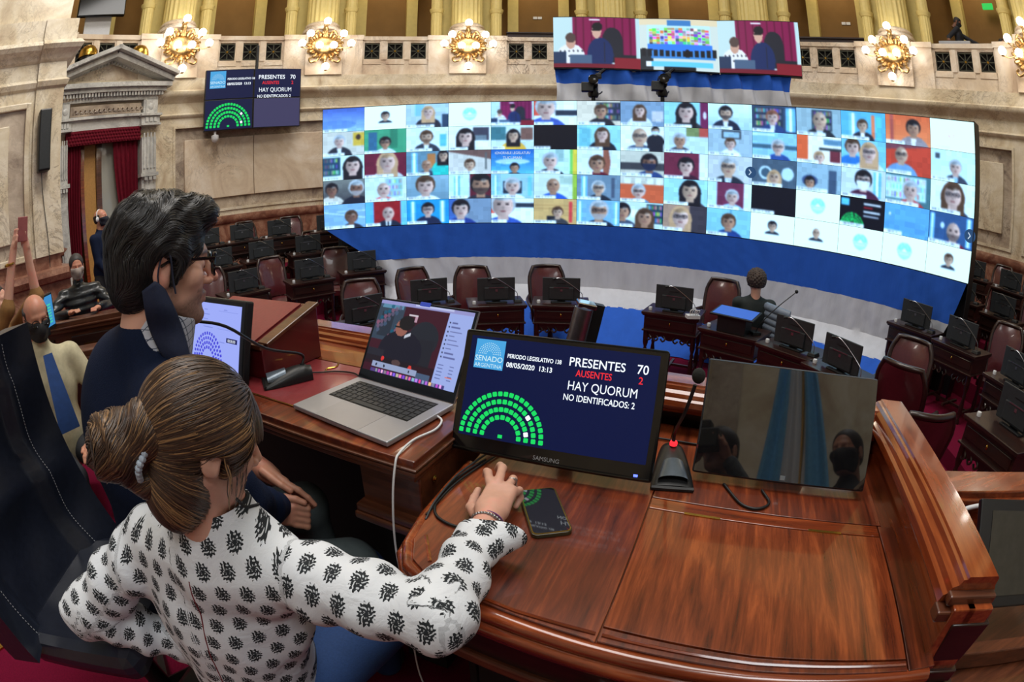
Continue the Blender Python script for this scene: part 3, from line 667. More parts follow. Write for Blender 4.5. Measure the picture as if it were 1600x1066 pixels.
tile(4, 2, (40, 110, 190), P_(.55, .58, .36, 'm', 'k', (40, 40, 50)), pre=lambda p: (p.grad((30, 90, 170), (90, 180, 220)), p.ell(.5, .5, .4, .12, (220, 240, 250), .7))); tile(5, 2, (196, 222, 218), P_(.38, .18, .6, 'p', 'g', (40, 44, 56)), pre=lambda p: (p.rect(.5, .0, .7, .5, (150, 180, 180)), p.rect(.84, 0, .9, 1, (110, 190, 90)), p.rect(.9, 0, 1, 1, (220, 190, 60))))
tile(6, 2, (214, 222, 230), P_(.46, .26, .6, 'm', 'n', (96, 22, 38)), pre=lambda p: p.put((p.X > .6) & (p.X < .78 - .1 * abs(p.Y - .5)), (146, 80, 62))); tile(7, 2, (200, 190, 176), P_(.66, .14, .62, 'd', 'k', (40, 60, 110), mask=(30, 36, 60)), pre=lambda p: p.rect(0, .45, 1, .75, (60, 56, 60))); tile(8, 2, (110, 34, 54), P_(.5, .2, .6, 'p', 'k', (60, 24, 40)), pre=lambda p: p.rect(.8, 0, 1, 1, (226, 230, 236)))
tile(9, 2, (196, 196, 200), P_(.46, .08, .66, 'l', 'g', (36, 40, 50), glasses=True, shirt=(190, 200, 214))); tile(10, 2, (70, 84, 100), P_(.5, .42, .46, 'l', 'y', (46, 46, 56), long=True), pre=lambda p: (p.ell(.3, .5, .15, .25, (190, 214, 226)), p.ell(.8, .5, .14, .24, (190, 214, 226)), p.ell(.3, .5, .1, .17, (60, 80, 96))))
tile(11, 2, (146, 170, 186), P_(.3, .5, .4, 'm', 'k', (54, 74, 120)), pre=lambda p: (p.rect(.72, .2, .9, 1, (60, 76, 100)), p.ell(.3, .62, .18, .2, (60, 76, 116)))); tile(12, 2, (200, 208, 216), P_(.5, .08, .62, 'p', 'k', (70, 26, 50), glasses=True, mask=(226, 230, 234)), pre=lambda p: flagpic(p, .72, .9))
tile(13, 2, (70, 110, 120), P_(.55, .2, .58, 'p', 'g', (190, 60, 60)), pre=lambda p: shelf(p, 0, .9, (190, 220, 226))); tile(14, 2, (226, 236, 240), P_(.5, .04, .74, 'p', 'n', (46, 50, 66), glasses=True, long=True))
tile(0, 3, (120, 116, 110), P_(.2, .14, .5, 'd', 'k', (206, 196, 186)), P_(.8, .08, .6, 'd', 'g', (30, 30, 40), beard=True), bg2=(60, 56, 60)); tile(1, 3, (206, 220, 220), P_(.45, .2, .6, 'p', '0', (222, 66, 70)), pre=lambda p: shelf(p, .5, .9, (150, 190, 200))); tile(2, 3, (140, 170, 190), P_(.45, .06, .74, 'p', 'n', (236, 238, 240)), bg2=(110, 140, 160)); tile(3, 3, (96, 28, 40), P_(.76, .04, .8, 'm', 'k', (46, 40, 48), beard=True), pre=lambda p: (p.rect(0, 0, .5, 1, (200, 226, 236)), flagpic(p, .12, .26)))
tile(4, 3, (150, 190, 206), P_(.5, .2, .62, 'p', 'g', (240, 242, 244)), pre=lambda p: (p.rect(.28, .3, .72, .8, (34, 40, 54)), flagpic(p, .04, .16), p.rect(.86, .1, .96, .9, (110, 190, 230)))); tile(5, 3, (206, 216, 206), P_(.45, .16, .6, 'm', '0', (40, 84, 190)), pre=lambda p: (p.rect(.6, .08, .9, .4, (170, 190, 180)), p.rect(.9, 0, 1, 1, (150, 180, 60))))
tile(6, 3, (110, 130, 150), P_(.5, .26, .52, 'l', 'g', (30, 36, 46), glasses=True), pre=lambda p: (flagpic(p, .1, .24), p.rect(.8, .1, .88, .9, (70, 80, 100)))); tile(7, 3, (206, 88, 52), P_(.42, .32, .52, 'p', 'g', (110, 150, 190), glasses=True), pre=lambda p: (p.rect(0, 0, 1, .3, (196, 190, 180)), [p.rect(x, .05, x + .14, .28, (230, 230, 220)) for x in (.1, .34, .62, .84)])); tile(8, 3, (160, 210, 220), P_(.6, .08, .7, 'l', 'k', (60, 50, 60), long=True))
tile(9, 3, (110, 40, 66), P_(.56, .28, .5, 'p', 'g', (150, 190, 214)), pre=lambda p: (p.rect(.0, 0, .22, 1, (190, 220, 234)), p.rect(.82, 0, 1, 1, (220, 232, 240)))); tile(10, 3, (14, 12, 18)); tile(11, 3, w_, pre=lg, lab=0)
def arc(p, cx, cy, s, c=(24, 220, 96)):
    a = p.asp
    for r in (1, .8, .6, .42):
        th = np.arctan2(cy - p.Y, (p.X - cx) * a); rr = np.hypot((p.X - cx) * a, p.Y - cy)
        p.put((abs(rr - s * r) < s * .07) & (p.Y < cy) & ((th * 9 * r + .3) % .55 > .12), c)
tile(12, 3, (10, 10, 16), pre=lambda p: (arc(p, .28, .98, .42), p.rect(.02, .05, .2, .3, (90, 190, 230)), [p.rect(.52, y, .52 + w, y + .06, c) for y, w, c in ((.14, .4, (230, 230, 240)), (.27, .22, (210, 30, 40)), (.42, .38, (230, 230, 240)), (.56, .36, (210, 210, 226)))]))
tile(13, 3, (92, 158, 206), pre=lambda p: (p.rect(.1, .3, .13, .38, (240, 240, 180)), p.ell(.5, .7, .5, .2, (80, 140, 196), .5))); tile(14, 3, (44, 76, 122), P_(.55, .24, .6, 'p', '0', (120, 22, 40), beard=True), pre=lambda p: (flagpic(p, .02, .12), flagpic(p, .84, .96), p.ell(.3, .4, .05, .1, (190, 214, 230))))
tile(0, 4, (130, 168, 206), P_(.66, .3, .5, 'd', 'n', (40, 40, 52)), pre=lambda p: (p.put((abs(p.Y - .3 - .3 * p.X) < .02), (200, 226, 240)), p.rect(.3, .28, 1, .33, (180, 210, 230)))); tile(1, 4, (150, 26, 30), P_(.55, .2, .56, 'p', '0', (30, 36, 52), shirt=(230, 235, 240), tie=(30, 30, 44)), pre=lambda p: (p.rect(0, 0, .2, 1, (90, 170, 230)), p.rect(.85, 0, 1, 1, (110, 190, 230))))
tile(2, 4, (30, 140, 200), P_(.5, .16, .5, 'p', 'k', (28, 34, 60), mask=None, glasses=True), pre=lambda p: (flagpic(p, .08, .2), flagpic(p, .78, .92))); tile(3, 4, (120, 136, 160), P_(.28, .08, .68, 'p', 'k', (36, 56, 130)), pre=lambda p: p.rect(0, 0, .16, 1, (60, 96, 170))); tile(4, 4, (230, 236, 236), P_(.28, -.2, .95, 'p', 'g', (50, 80, 170)), pre=lambda p: (p.rect(0, 0, .14, .6, (226, 80, 60)), p.rect(.5, .2, 1, .36, (40, 46, 60))))
tile(5, 4, (206, 160, 100), P_(.56, .34, .42, 'l', 'n', (60, 56, 60)), pre=lambda p: ([p.rect(0, y, 1, y + .01, (170, 120, 70)) for y in (.12, .26, .4, .54)], p.rect(.82, .1, .9, .95, (210, 60, 60)), p.rect(.3, .7, .55, 1, (30, 30, 36)))); tile(6, 4, (120, 170, 206), P_(.52, .06, .72, 'm', 'g', (30, 36, 52), beard=True, glasses=True), pre=lambda p: (flagpic(p, .02, .14), flagpic(p, .86, .98)))
tile(7, 4, (200, 216, 214), P_(.06, .1, .6, 'm', 'k', (60, 70, 90)), P_(.58, .28, .62, 'm', 'n', (90, 40, 50), long=True), pre=lambda p: (shelf(p, .62, 1, (30, 50, 66)), p.rect(.25, .3, .5, .6, (236, 240, 220)))); tile(8, 4, (170, 130, 110), P_(.4, .1, .72, 'p', 'y', (40, 40, 50), long=True, glasses=True), pre=lambda p: p.rect(.6, 0, 1, 1, (60, 50, 56))); tile(9, 4, (130, 190, 210), P_(.5, .2, .55, 'm', 'n', (30, 56, 120)), pre=lambda p: p.put(abs(p.X - .55) < .02, (90, 150, 180)))
tile(10, 4, w_, pre=icon('k'), lab=0); tile(11, 4, w_, pre=icon('0'), lab=0); tile(12, 4, w_, pre=lg, lab=0); tile(13, 4, w_, pre=lg, lab=0); tile(14, 4, w_, pre=icon('n'), lab=0)
def make_tile(c, r, W=78, H=46):
    bg, bg2, people, pre, lab = T[(c, r)]; p = Pic(W, H, bg)
    if bg2: p.grad(bg, bg2)
    if pre: pre(p)
    for a, k in people: person(p, *a, **k)
    rr = np.random.default_rng(c * 7 + r)
    if lab:
        w = .3 + .45 * rr.random(); p.rect(0, .87, w, 1.0, (240, 244, 246))
        for k in range(int(w * 24)):
            if rr.random() < .75: p.rect(.05 + k * .033, .91, .065 + k * .033, .96, (96, 100, 110))
    else:
        for k in range(8): p.rect(.12 + k * .04, .9, .14 + k * .04, .93, (206, 216, 220))
    b3 = lambda a: (np.roll(a, 1, 0) + a + np.roll(a, -1, 0)) / 3
    q = np.pad(p.a, ((2, 2), (2, 2), (0, 0)), 'edge'); q = b3(q); q = b3(q.swapaxes(0, 1)).swapaxes(0, 1); q = b3(q); q = b3(q.swapaxes(0, 1)).swapaxes(0, 1); p.a[:] = q[2:-2, 2:-2]; p.a[:] *= 1 + .10 * (rr.random((6, 9, 1)).repeat(8, 0).repeat(9, 1)[:H, :W] - .5) if lab else 1
    p.a[:] = np.clip(p.a * np.array([.86, 1.02, 1.12]) + np.array([0, .02, .05]), 0, 1)
    return p
led = empty('led_video_wall', (0, 0, 0))
tag(led, 'huge curved video wall of seventy-five faces standing over the blue and grey cloth', 'video wall')
bk = MB(); cbox(bk, LA0 - .05, LA0 + 15 * LDA + .05, LR + .005, LR + .12, LZ0 - .015, LZ1 + .01, 45, c=(LX, LY)); obj('housing', bk, 'black', led)
TH = (LZ1 - LZ0) / 5
for c in range(15):
    for r in range(5):
        a0 = LA0 + c * LDA; z1 = LZ1 - r * TH
        if c in (0, 4) and r == 0: pass
        P = lambda u, v, a0=a0, z1=z1: np.stack([LX + LR * np.sin(np.radians(a0 + (u * .994 + .003) * LDA)), LY + LR * np.cos(np.radians(a0 + (u * .994 + .003) * LDA)), z1 - (v * .99 + .005) * TH], 1)
        link('video_tile', pic_mesh('video_tile', make_tile(c, r), P, M['led']), led)
for c, r in ((9, 2), (14, 3)):        # round arrow buttons
    m = MB(); m.lathe([(.085, 0), (.085, .006)], 20, T=Matrix.Rotation(rad(90), 4, 'X')); a = LA0 + (c + .97 - (.04 if c == 14 else 0)) * LDA
    o = obj('arrow_button', m, emis('button_blue', srgb(44, 78, 120), 1), led, lpol(a, LR - .008, LZ1 - (r + .55) * TH), (0, 0, -rad(a)))
    m = MB(); m.box((-.008, -.009, .018), (.012, .004, .055), rotm(0, -.7, 0)); m.box((-.008, -.009, -.018), (.012, .004, .055), rotm(0, .7, 0)); obj('arrow', m, emis('arrow_white', (.6, .75, .9), 1), o)
def text(s, size, mat, name, parent, M4, align='LEFT', bold=.0, xs=1.0):
    cu = bpy.data.curves.new('t', 'FONT'); cu.body = s; cu.size = size; cu.offset = bold; cu.align_x = align; cu.resolution_u = 3
    o = bpy.data.objects.new('t', cu); COL.objects.link(o); bpy.context.view_layer.update()
    me = bpy.data.meshes.new_from_object(o.evaluated_get(bpy.context.evaluated_depsgraph_get())); bpy.data.objects.remove(o)
    me.materials.clear(); me.materials.append(M[mat] if isinstance(mat, str) else mat)
    q = link(name, me, parent); q.matrix_local = M4 @ Matrix.Diagonal((xs, 1, 1, 1)); return q
M['ink'] = emis('screen_white_text', (.86, .93, 1), 1.15); M['inkred'] = emis('screen_red_text', (.9, .03, .04), 1); M['inkgreen'] = emis('screen_green_seats', (.01, .74, .13), 1)
M['inkpale'] = emis('screen_pale_text', (.6, .85, .95), 1)
M['tag_text'] = emis('banner_text', (.75, .9, 1), .9)
# words on two of the tiles
def lat(a, z, dr=.006): return Matrix.Translation(lpol(a, LR - dr, z)) @ Matrix.Rotation(-rad(a), 4, 'Z') @ Matrix.Rotation(rad(90), 4, 'X')
text('HONORABLE LEGISLATURA', .062, 'tag_text', 'banner_words', led, lat(LA0 + 4.5 * LDA, LZ1 - 2 * TH - .08), 'CENTER', xs=.78)
text('TUCUMAN', .062, 'tag_text', 'banner_words', led, lat(LA0 + 4.5 * LDA, LZ1 - 2 * TH - .16), 'CENTER')
a = LA0 + 12 * LDA
for s, x, z, sz, mt in (('PRESENTES', .5, .1, .036, 'ink'), ('70', .92, .1, .036, 'ink'), ('AUSENTES', .55, .16, .03, 'inkred'), ('HAY QUORUM', .52, .225, .036, 'ink'), ('NO IDENTIFICADOS: 2', .5, .28, .028, 'ink')):
    pass

# ------------------------------------------------------------------ blue, grey, blue cloth below the wall
def cloth(name, a0, a1, zt, zb, mat, label, r=LR + .02, out=0.0, sk0=0., sk1=0., n=150, nv=14, part=None, fold=.034):
    def fn(u, v):
        z = zt + (zb - zt) * v
        lo = a0 + sk0 * v; hi = a1 + sk1 * v; a = lo + (hi - lo) * u
        k = 0 if part is None else part
        zz = (LZ0 - z) / (LZ0 - FL)
        e = math.exp(-(a - a0 - 3) / 5) + math.exp(-(a1 - a) / 6)
        w = fold * (.25 + 1.2 * zz) * (math.sin(a * 1.9 + z * 2.1) + .6 * math.sin(a * 4.3 - z * 5) + .4 * math.sin(a * 9)) * .4 + .09 * e * zz * math.sin(a * 1.4 + z * 7 + zz * 3)
        return lpol(a, r - .03 - w - out * max(0, zz - .6) / .4, z)
    mb = MB(); mb.grid(fn, n, nv); return mb
def clothmat(name, c):
    m = MT(name, .75, 0, .2); cc = m.coord(); f = m.noise(cc, 1.3, 3, .5, .15); g = m.noise(m.coord(scale=(1, 1, .35)), 5, 4)
    m.set('Base Color', m.ramp(g, [(.3, tuple(x * .92 for x in c)), (.7, tuple(min(1, x * 1.06) for x in c))])); m.bump(f + g * .3, .35, .10)
    m.set('Sheen Weight', .15); return m.m
M['blue'] = clothmat('blue_cloth', srgb(36, 92, 196)); M['greycloth'] = clothmat('pale_grey_cloth', srgb(200, 203, 212))
clo = tag(empty('draped_cloth'), 'blue, pale grey and blue striped cloth hanging below the curved video wall', 'cloth')
AE = LA0 + 15 * LDA
obj('upper_blue_band', cloth('b', LA0 + .3, AE - .2, LZ0 - .01, 1.46, 'blue', '', sk0=6.5, sk1=-1.5, nv=10), 'blue', clo)
obj('grey_band', cloth('b', LA0 + 6.8, AE - 1.7, 1.465, .80, 'grey', '', sk0=1.5, sk1=-2.2, nv=12, out=1.0), 'greycloth', clo)
obj('lower_blue_band', cloth('b', LA0 + 8.3, AE - 3.9, .81, FL + .01, 'blue', '', sk0=.5, sk1=-1.5, out=1.0, nv=12), 'blue', clo)
q = MB(); cbox(q, LA0 + 8, AE - .2, LR + .16, LR + .2, FL, LZ0, 40, c=(LX, LY)); cbox(q, AE + .0, AE + .08, LR - .03, LR + .22, FL, LZ1 + .01, 1, c=(LX, LY))
tag(obj('scaffold_skirt', q, 'black'), 'black skirt and upright closing the right edge of the curved video wall', 'skirt')

# ------------------------------------------------------------------ upper display of three pictures
UP = [Vector((.765, 9.52, 0)), Vector((2.34, 9.24, 0)), Vector((3.695, 8.69, 0)), Vector((4.94, 7.79, 0))]
ud = tag(empty('upper_video_screen'), 'long bent video screen with three pictures high before the balcony', 'video screen')
def mid(p):
    p.rect(0, 0, 1, 1, (206, 214, 206)); p.rect(.0, 0, 1, .12, (226, 206, 170)); p.rect(.1, .12, .9, .5, (190, 226, 232))
    rr = np.random.default_rng(5)
    for c in range(16):
        for r in range(6):
            x, y = .12 + c * .048, .2 + r * .055 - .03 * math.sin(c / 15 * PI); p.rect(x, y, x + .044, y + .048, tuple(rr.integers(60, 256, 3)))
    p.rect(.36, .02, .66, .14, (60, 120, 180)); p.rect(.1, .5, .92, .64, (50, 120, 220)); p.rect(0, .6, .16, 1, (40, 44, 50)); p.rect(.14, .62, .95, .78, (60, 130, 200))
    for k in range(13): p.rect(.02 + k * .075, .64 + .05 * abs(k - 6) / 6 * -1, .07 + k * .075, .74, (24, 26, 32))
    p.rect(.14, .84, .92, .94, (96, 196, 232)); p.rect(.07, .84, .14, .94, (236, 240, 240)); p.rect(.3, .94, .7, 1, (24, 24, 28)); p.ell(.6, .68, .04, .08, (20, 20, 26))
for i in range(3):
    a, b = UP[i], UP[i + 1]
    bx = MB(); n = Vector((-(b - a).y, (b - a).x, 0)).normalized()
    bx.add([(*(a + n * .02).xy, 4.9), (*(b + n * .02).xy, 4.9), (*(b + n * .14).xy, 4.9), (*(a + n * .14).xy, 4.9), (*(a + n * .02).xy, 5.99), (*(b + n * .02).xy, 5.99), (*(b + n * .14).xy, 5.99), (*(a + n * .14).xy, 5.99)], [(0, 1, 2, 3), (7, 6, 5, 4), (0, 4, 5, 1), (1, 5, 6, 2), (2, 6, 7, 3), (3, 7, 4, 0)])
    obj('housing', bx, 'black', ud)
    p = Pic(120, 72)
    (mid if i == 1 else dais)(p)
    q = np.pad(p.a, ((1, 1), (1, 1), (0, 0)), 'edge'); p.a[:] = (q[:-2, 1:-1] + q[2:, 1:-1] + q[1:-1, :-2] + q[1:-1, 2:] + q[1:-1, 1:-1]) / 5
    p.a[:] = np.clip(p.a * np.array([.93, 1.0, 1.06]), 0, 1)
    link('video_tile', pic_mesh('video_tile', p, lambda u, v, a=a, b=b: np.stack([a.x + (b.x - a.x) * u, a.y + (b.y - a.y) * u, 5.97 - v * 1.05], 1), M['led']), ud)
uc = tag(empty('draped_cloth'), 'blue, grey and blue striped cloth hanging below the upper video screen behind the cameras', 'cloth')
PU = [Vector((.8, 9.6, 0)), Vector((2.36, 9.32, 0)), Vector((3.7, 8.78, 0)), Vector((4.80, 7.95, 0))]
def ucl(z0, z1, sag):
    def fn(u, v):
        t = u * 3; i = min(2, int(t)); q = PU[i].lerp(PU[i + 1], t - i); z = z0 + (z1 - z0) * v
        d = .05 * math.sin(u * 40 + z * 6) + .03 * math.sin(u * 93 + 1)
        zz = z - sag * .12 * math.sin(u * PI) * 0
        return (q.x + d * .3, q.y - d, zz)
    m = MB(); m.grid(fn, 130, 8); return m
for z0, z1, mt, nm in ((4.9, 4.62, 'blue', 'upper_blue_band'), (4.62, 4.22, 'greycloth', 'grey_band'), (4.22, 3.9, 'blue', 'lower_blue_band')): obj(nm, ucl(z0, z1, 0), mt, uc)
tr = MB()
for q in (PU[0], PU[3], PU[1], PU[2]):
    e_ = .14 if q.x < 1 else (-.3 if q.x > 4.5 else 0)
    tr.tube([(q.x + .1 + e_, q.y + .35, 1.04), (q.x + .1 + e_, q.y + .35, 5.85)], .03, 6)
tag(obj('scaffold', tr, 'black'), 'dark scaffold posts behind the upper video screen', 'scaffold')
# television cameras on tripods between the two walls
def tvcam(x, y, z, rz, w):
    t = empty('television_camera', (x, y, z), rz)
    b = MB(); b.box((0, .05, .06), (.15, .42, .17)); b.box((.0, .3, .0), (.17, .14, .2)); b.box((.02, -.02, .17), (.06, .2, .06)); b.box((.09, -.14, .16), (.1, .12, .09)); obj('body', b, 'black', t, bevel=.012)
    b = MB(); b.lathe([(.055, 0), (.06, .1), (.085, .14), (.085, .24), (.07, .245)], 14, T=Matrix.Translation((-.0, -.16, .05)) @ Matrix.Rotation(rad(90), 4, 'X')); obj('lens', b, 'blackg', t)
    b = MB(); b.box((-.1, -.2, -.06), (.2, .16, .16)); obj('prompter_box', b, 'darkgrey', t, bevel=.01)
    b = MB(); b.tube([(.05, .2, -.12), (.13, .4, -.05), (.16, .5, .0)], .014, 6); obj('pan_handle', b, 'black', t); b = MB(); b.tube([(.09, -.1, .2), (.2, -.12, .3)], .03, 6); obj('viewfinder', b, 'black', t)
    b = MB(); b.lathe([(.08, -.2), (.1, -.14), (.06, -.04)], 10); b.tube([(0, 0, -.2), (0, 0, -.9)], .035, 8)
    obj('tripod_head', b, 'black', t)
    for k in range(3):
        a = 2 * PI * k / 3 + .5; l = MB(); l.tube([(.05 * math.cos(a), .05 * math.sin(a), -.3), (.35 * math.cos(a), .35 * math.sin(a), -1.5)], .022, 6); obj('leg', l, 'black', t)
    tag(t, 'black television camera on a tripod before the striped cloth, %s of the two' % w, 'camera', 'two television cameras'); return t
tvcam(1.38, 8.79, 4.42, -.15, 'left'); tvcam(2.52, 8.48, 4.47, -.2, 'right')
b = MB(); b.box((1.95, 8.95, 2.84), (2.2, .8, .1)); 
for x in (.8, 3.1):
    for y in (8.62, 9.28): b.tube([(x, y, 1.0), (x, y, 2.8)], .04, 6)
tag(obj('camera_platform', b, 'black'), 'dark platform behind the video wall under the two television cameras', 'platform')

# ------------------------------------------------------------------ results picture shared by several screens
def results(parent, w, h, y=-.004, big=True, tail=True):
    """words and the half ring of seats on a screen lying in the local x-z plane, facing -y, centre at 0"""
    F = lambda x, z, dy=0: Matrix.Translation((x * w, y - dy, z * h)) @ Matrix.Rotation(rad(90), 4, 'X')
    lgp = MB(); lgp.box((-.385 * w, y, .335 * h), (.165 * w, .0008, .29 * h)); lo = obj('logo_panel', lgp, emis('logo_blue', srgb(74, 166, 226), 1), parent)
    d = MB()
    for r, n in ((.062, 17), (.052, 15), (.042, 12), (.032, 9), (.022, 6)):
        for k in range(n):
            a = PI * (k + .5) / n; d.box((-.385 * w + r * w * math.cos(a), y - .0012, .33 * h + r * w * math.sin(a)), (.0042 * w, .0005, .0042 * w), rotm(0, -a, 0))
    obj('logo_arc', d, 'inkpale', lo)
    text('SENADO', .040 * w, 'inkpale', 'logo_words', lo, F(-.385, .265, .0012), 'CENTER', bold=.0004 * w)
    text('ARGENTINA', .028 * w, 'inkpale', 'logo_words', lo, F(-.385, .205, .0012), 'CENTER')
    for s, x, z, sz, mt, al, bo, xs in (('PERIODO LEGISLATIVO 138', -.285, .325, .030, 'ink', 'LEFT', .0006, .8), ('08/05/2020  13:13', -.285, .235, .036, 'ink', 'LEFT', .0007, .95), ('PRESENTES', .045, .325, .062, 'ink', 'LEFT', .0006, .95), ('70', .39, .325, .064, 'ink', 'LEFT', .0006, .95),
                               ('AUSENTES', .088, .232, .048, 'inkred', 'LEFT', .0005, .82), ('2', .405, .232, .050, 'inkred', 'LEFT', .0005, .95), ('HAY QUORUM', .232, .10, .065, 'ink', 'CENTER', .0, .82), ('NO IDENTIFICADOS: 2', .222, -.0, .045, 'ink', 'CENTER', .0005, .80)):
        text(s, sz * w, mt, 'screen_words', parent, F(x, z), al, bold=bo * w, xs=xs)
    g = MB(); wh = MB(); cx, cz = -.262, -.455
    for r, n in ((.222, 23), (.182, 19), (.142, 16), (.102, 11)):
        for k in range(n):
            a = PI * (k + .25) / (n - .5); q = wh if (r, k) in ((.182, 4), (.142, 1)) else g
            X0, Z0 = (cx + r * math.cos(a)) * w, cz * h + r * w * 1.02 * math.sin(a)
            s_ = .0245 * w; e = .0085 * w; R_ = rotm(0, -a + PI / 2, 0)
            pts_ = [(-s_ * .5, -s_ * .36), (-s_ * .36, -s_ * .5), (s_ * .36, -s_ * .5), (s_ * .5, -s_ * .36), (s_ * .5, s_ * .36), (s_ * .36, s_ * .5), (-s_ * .36, s_ * .5), (-s_ * .5, s_ * .36)]
            vs = [tuple(R_ @ Vector((px, 0, pz)) + Vector((X0, y - .0006, Z0))) for px, pz in pts_]; q.add(vs, [tuple(range(8))])
    g.box((cx * w, y - .0006, (cz + .0) * h + .004 * w), (.024 * w, .0006, .018 * w))
    tag(obj('seat_diagram', g, 'inkgreen', parent), kind='stuff'); tag(obj('seat_marks', wh, 'ink', parent), kind='stuff')
# hanging wall of four panels at the left
hv = empty('hanging_video_wall', (-5.80, 10.615, 5.04), 0)
dv = Vector((-4.931 + 6.668, 11.43 - 9.792, 0)); wv = dv.length; hv.rotation_euler = (rad(0), 0, math.atan2(dv.y, dv.x))
M['lcdblue'] = emis('screen_navy', srgb(22, 28, 66), 1); M['lcdgrey'] = emis('screen_grey_violet', srgb(66, 64, 98), 1)
for i, (x, z) in enumerate(((-.25, .25), (.25, .25), (-.25, -.25), (.25, -.25))):
    b = MB(); b.box((x * wv, .06, z * 1.45), (wv * .498, .1, 1.45 * .498)); q = obj('display_panel', b, 'black', hv, bevel=.01)
    s = MB(); s.box((x * wv, .006, z * 1.45), (wv * .48, .004, 1.45 * .475)); obj('lit_screen', s, 'lcdgrey' if i == 3 else 'lcdblue', q)
rs = empty('picture', (0, 0, 0), 0, hv); results(rs, wv * .97, 1.42, y=-.001)
b = MB(); b.box((0, .3, 0), (.5, .4, .5)); b.tube([(.1, .2, .6), (.12, .3, 1.4)], .04, 6); obj('bracket', b, 'black', hv)
b = MB(); b.lathe([(.03, -.72), (.03, -.8), (.09, -.82), (.09, -.9), (.06, -.96), (.001, -.99)], 12, (-.9, .1, 0)); obj('dome_camera', b, 'white', hv)
tag(hv, 'black four-panel video wall hanging from the balcony at left with a green half ring of seats', 'video wall')
# ================================================================== senators' desks, monitors, microphones, chairs
FX, FY = 0.3, 3.0
def face(x, y): return math.atan2(-(FX - x), -(FY - y)) * -1      # rotation so that local -y looks to the hall centre
def rz_to(x, y): 
    d = Vector((FX - x, FY - y)); return math.atan2(d.x, -d.y)
def mk_desk():
    t = empty('senator_desk')
    b = MB(); b.box((0, 0, .80), (.72, .54, .035)); b.box((0, 0, .775), (.70, .51, .02)); obj('desk_top', b, 'wood_dark', t, bevel=.006)
    b = MB(); b.box((0, .0, .68), (.66, .46, .18)); b.box((0, -.232, .665), (.52, .012, .008)); b.box((0, -.01, .585), (.69, .5, .02)); b.box((0, -.236, .69), (.6, .012, .10)); obj('drawer_case', b, 'wood_dark', t, bevel=.004)
    b = MB(); b.ball((0, -.25, .69), (.012, .01, .022), 8); obj('drawer_pull', b, 'brass', t)
    ap = MB(); N_ = 26; pts = []
    for i in range(N_ + 1):
        u = i / N_; pts.append((-.33 + .66 * u, .575 - .05 - .05 * abs(math.sin(u * PI * 3)) * (1 if u else 1)))
    poly = [(-.33, .58)] + pts + [(.33, .58)]
    vs = [(x, -.21, z) for x, z in poly] + [(x, -.19, z) for x, z in poly]; n = len(poly)
    fs = []
    for i in range(1, n - 2): pass
    for i in range(N_): a = i + 1; ap.add([(pts[i][0], -.21, pts[i][1]), (pts[i + 1][0], -.21, pts[i + 1][1]), (pts[i + 1][0], -.21, .58), (pts[i][0], -.21, .58), (pts[i][0], -.19, pts[i][1]), (pts[i + 1][0], -.19, pts[i + 1][1]), (pts[i + 1][0], -.19, .58), (pts[i][0], -.19, .58)], [(0, 1, 2, 3), (7, 6, 5, 4), (0, 4, 5, 1)])
    for s in (-1, 1):
        for k in range(3): ap.tube(bez([(s * (.08 + k * .09), -.2, .53), (s * (.05 + k * .09), -.215, .49), (s * (.08 + k * .09), -.22, .46), (s * (.11 + k * .09), -.21, .49)], 6), .012, 5)
    obj('carved_apron', ap, 'wood_dark', t)
    lg_ = MB(); lg_.lathe([(.03, 0), (.032, .03), (.018, .06), (.03, .12), (.033, .2), (.02, .3), (.026, .33), (.018, .36), (.034, .42), (.036, .58)], 10); lm_ = lg_.mesh('wood_dark', 'leg')
    for x in (-.30, .30):
        for y in (-.2, .2): link('leg', lm_, t, (x, y, 0))
    st = MB(); st.box((0, 0, .12), (.03, .4, .03)); st.box((-.30, 0, .12), (.03, .4, .03)); st.box((.30, 0, .12), (.03, .4, .03)); st.box((0, 0, .12), (.60, .03, .03)); obj('stretcher', st, 'wood_dark', t)
    ow = MB(); ow.lathe([(.022, .818), (.024, .84), (.02, .855)], 10, (-.28, -.14, 0)); obj('cable_outlet', ow, 'white', t)
    return t
def mk_monitor():
    t = empty('desk_monitor')
    b = MB(); b.box((0, 0, .17), (.47, .022, .29)); b.box((0, -.02, .12), (.30, .03, .15)); obj('display_case', b, 'darkgrey', t, bevel=.006)
    b = MB(); b.box((0, .0125, .175), (.44, .003, .26)); obj('screen', b, 'blackg', t)
    b = MB(); b.box((0, -.037, .195), (.19, .004, .009)); b.box((0, -.0365, .16), (.028, .003, .028)); obj('back_strip', b, 'steel', t)
    b = MB(); b.box((0, -.012, .245), (.12, .003, .006)); obj('vent', b, 'black', t)
    b = MB(); b.box((0, .03, .04), (.1, .03, .1)); b.box((0, .03, .008), (.26, .18, .016)); obj('foot', b, 'black', t, bevel=.004)
    return t
def mk_mic():
    t = empty('desk_microphone')
    b = MB(); b.box((0, 0, .018), (.1, .13, .036), taper=.8); obj('base', b, 'black', t, bevel=.006)
    b = MB(); P = bez([(0, 0, .03), (-.002, .0, .09), (-.03, -.01, .14), (-.16, -.03, .24), (-.28, -.05, .315), (-.34, -.06, .315)], 20); b.tube(P, .0042, 6); obj('gooseneck', b, 'steel', t)
    b = MB(); b.tube([(-.335, -.058, .315), (-.375, -.07, .305)], [.012, .014], 8); obj('head', b, 'black', t)
    return t
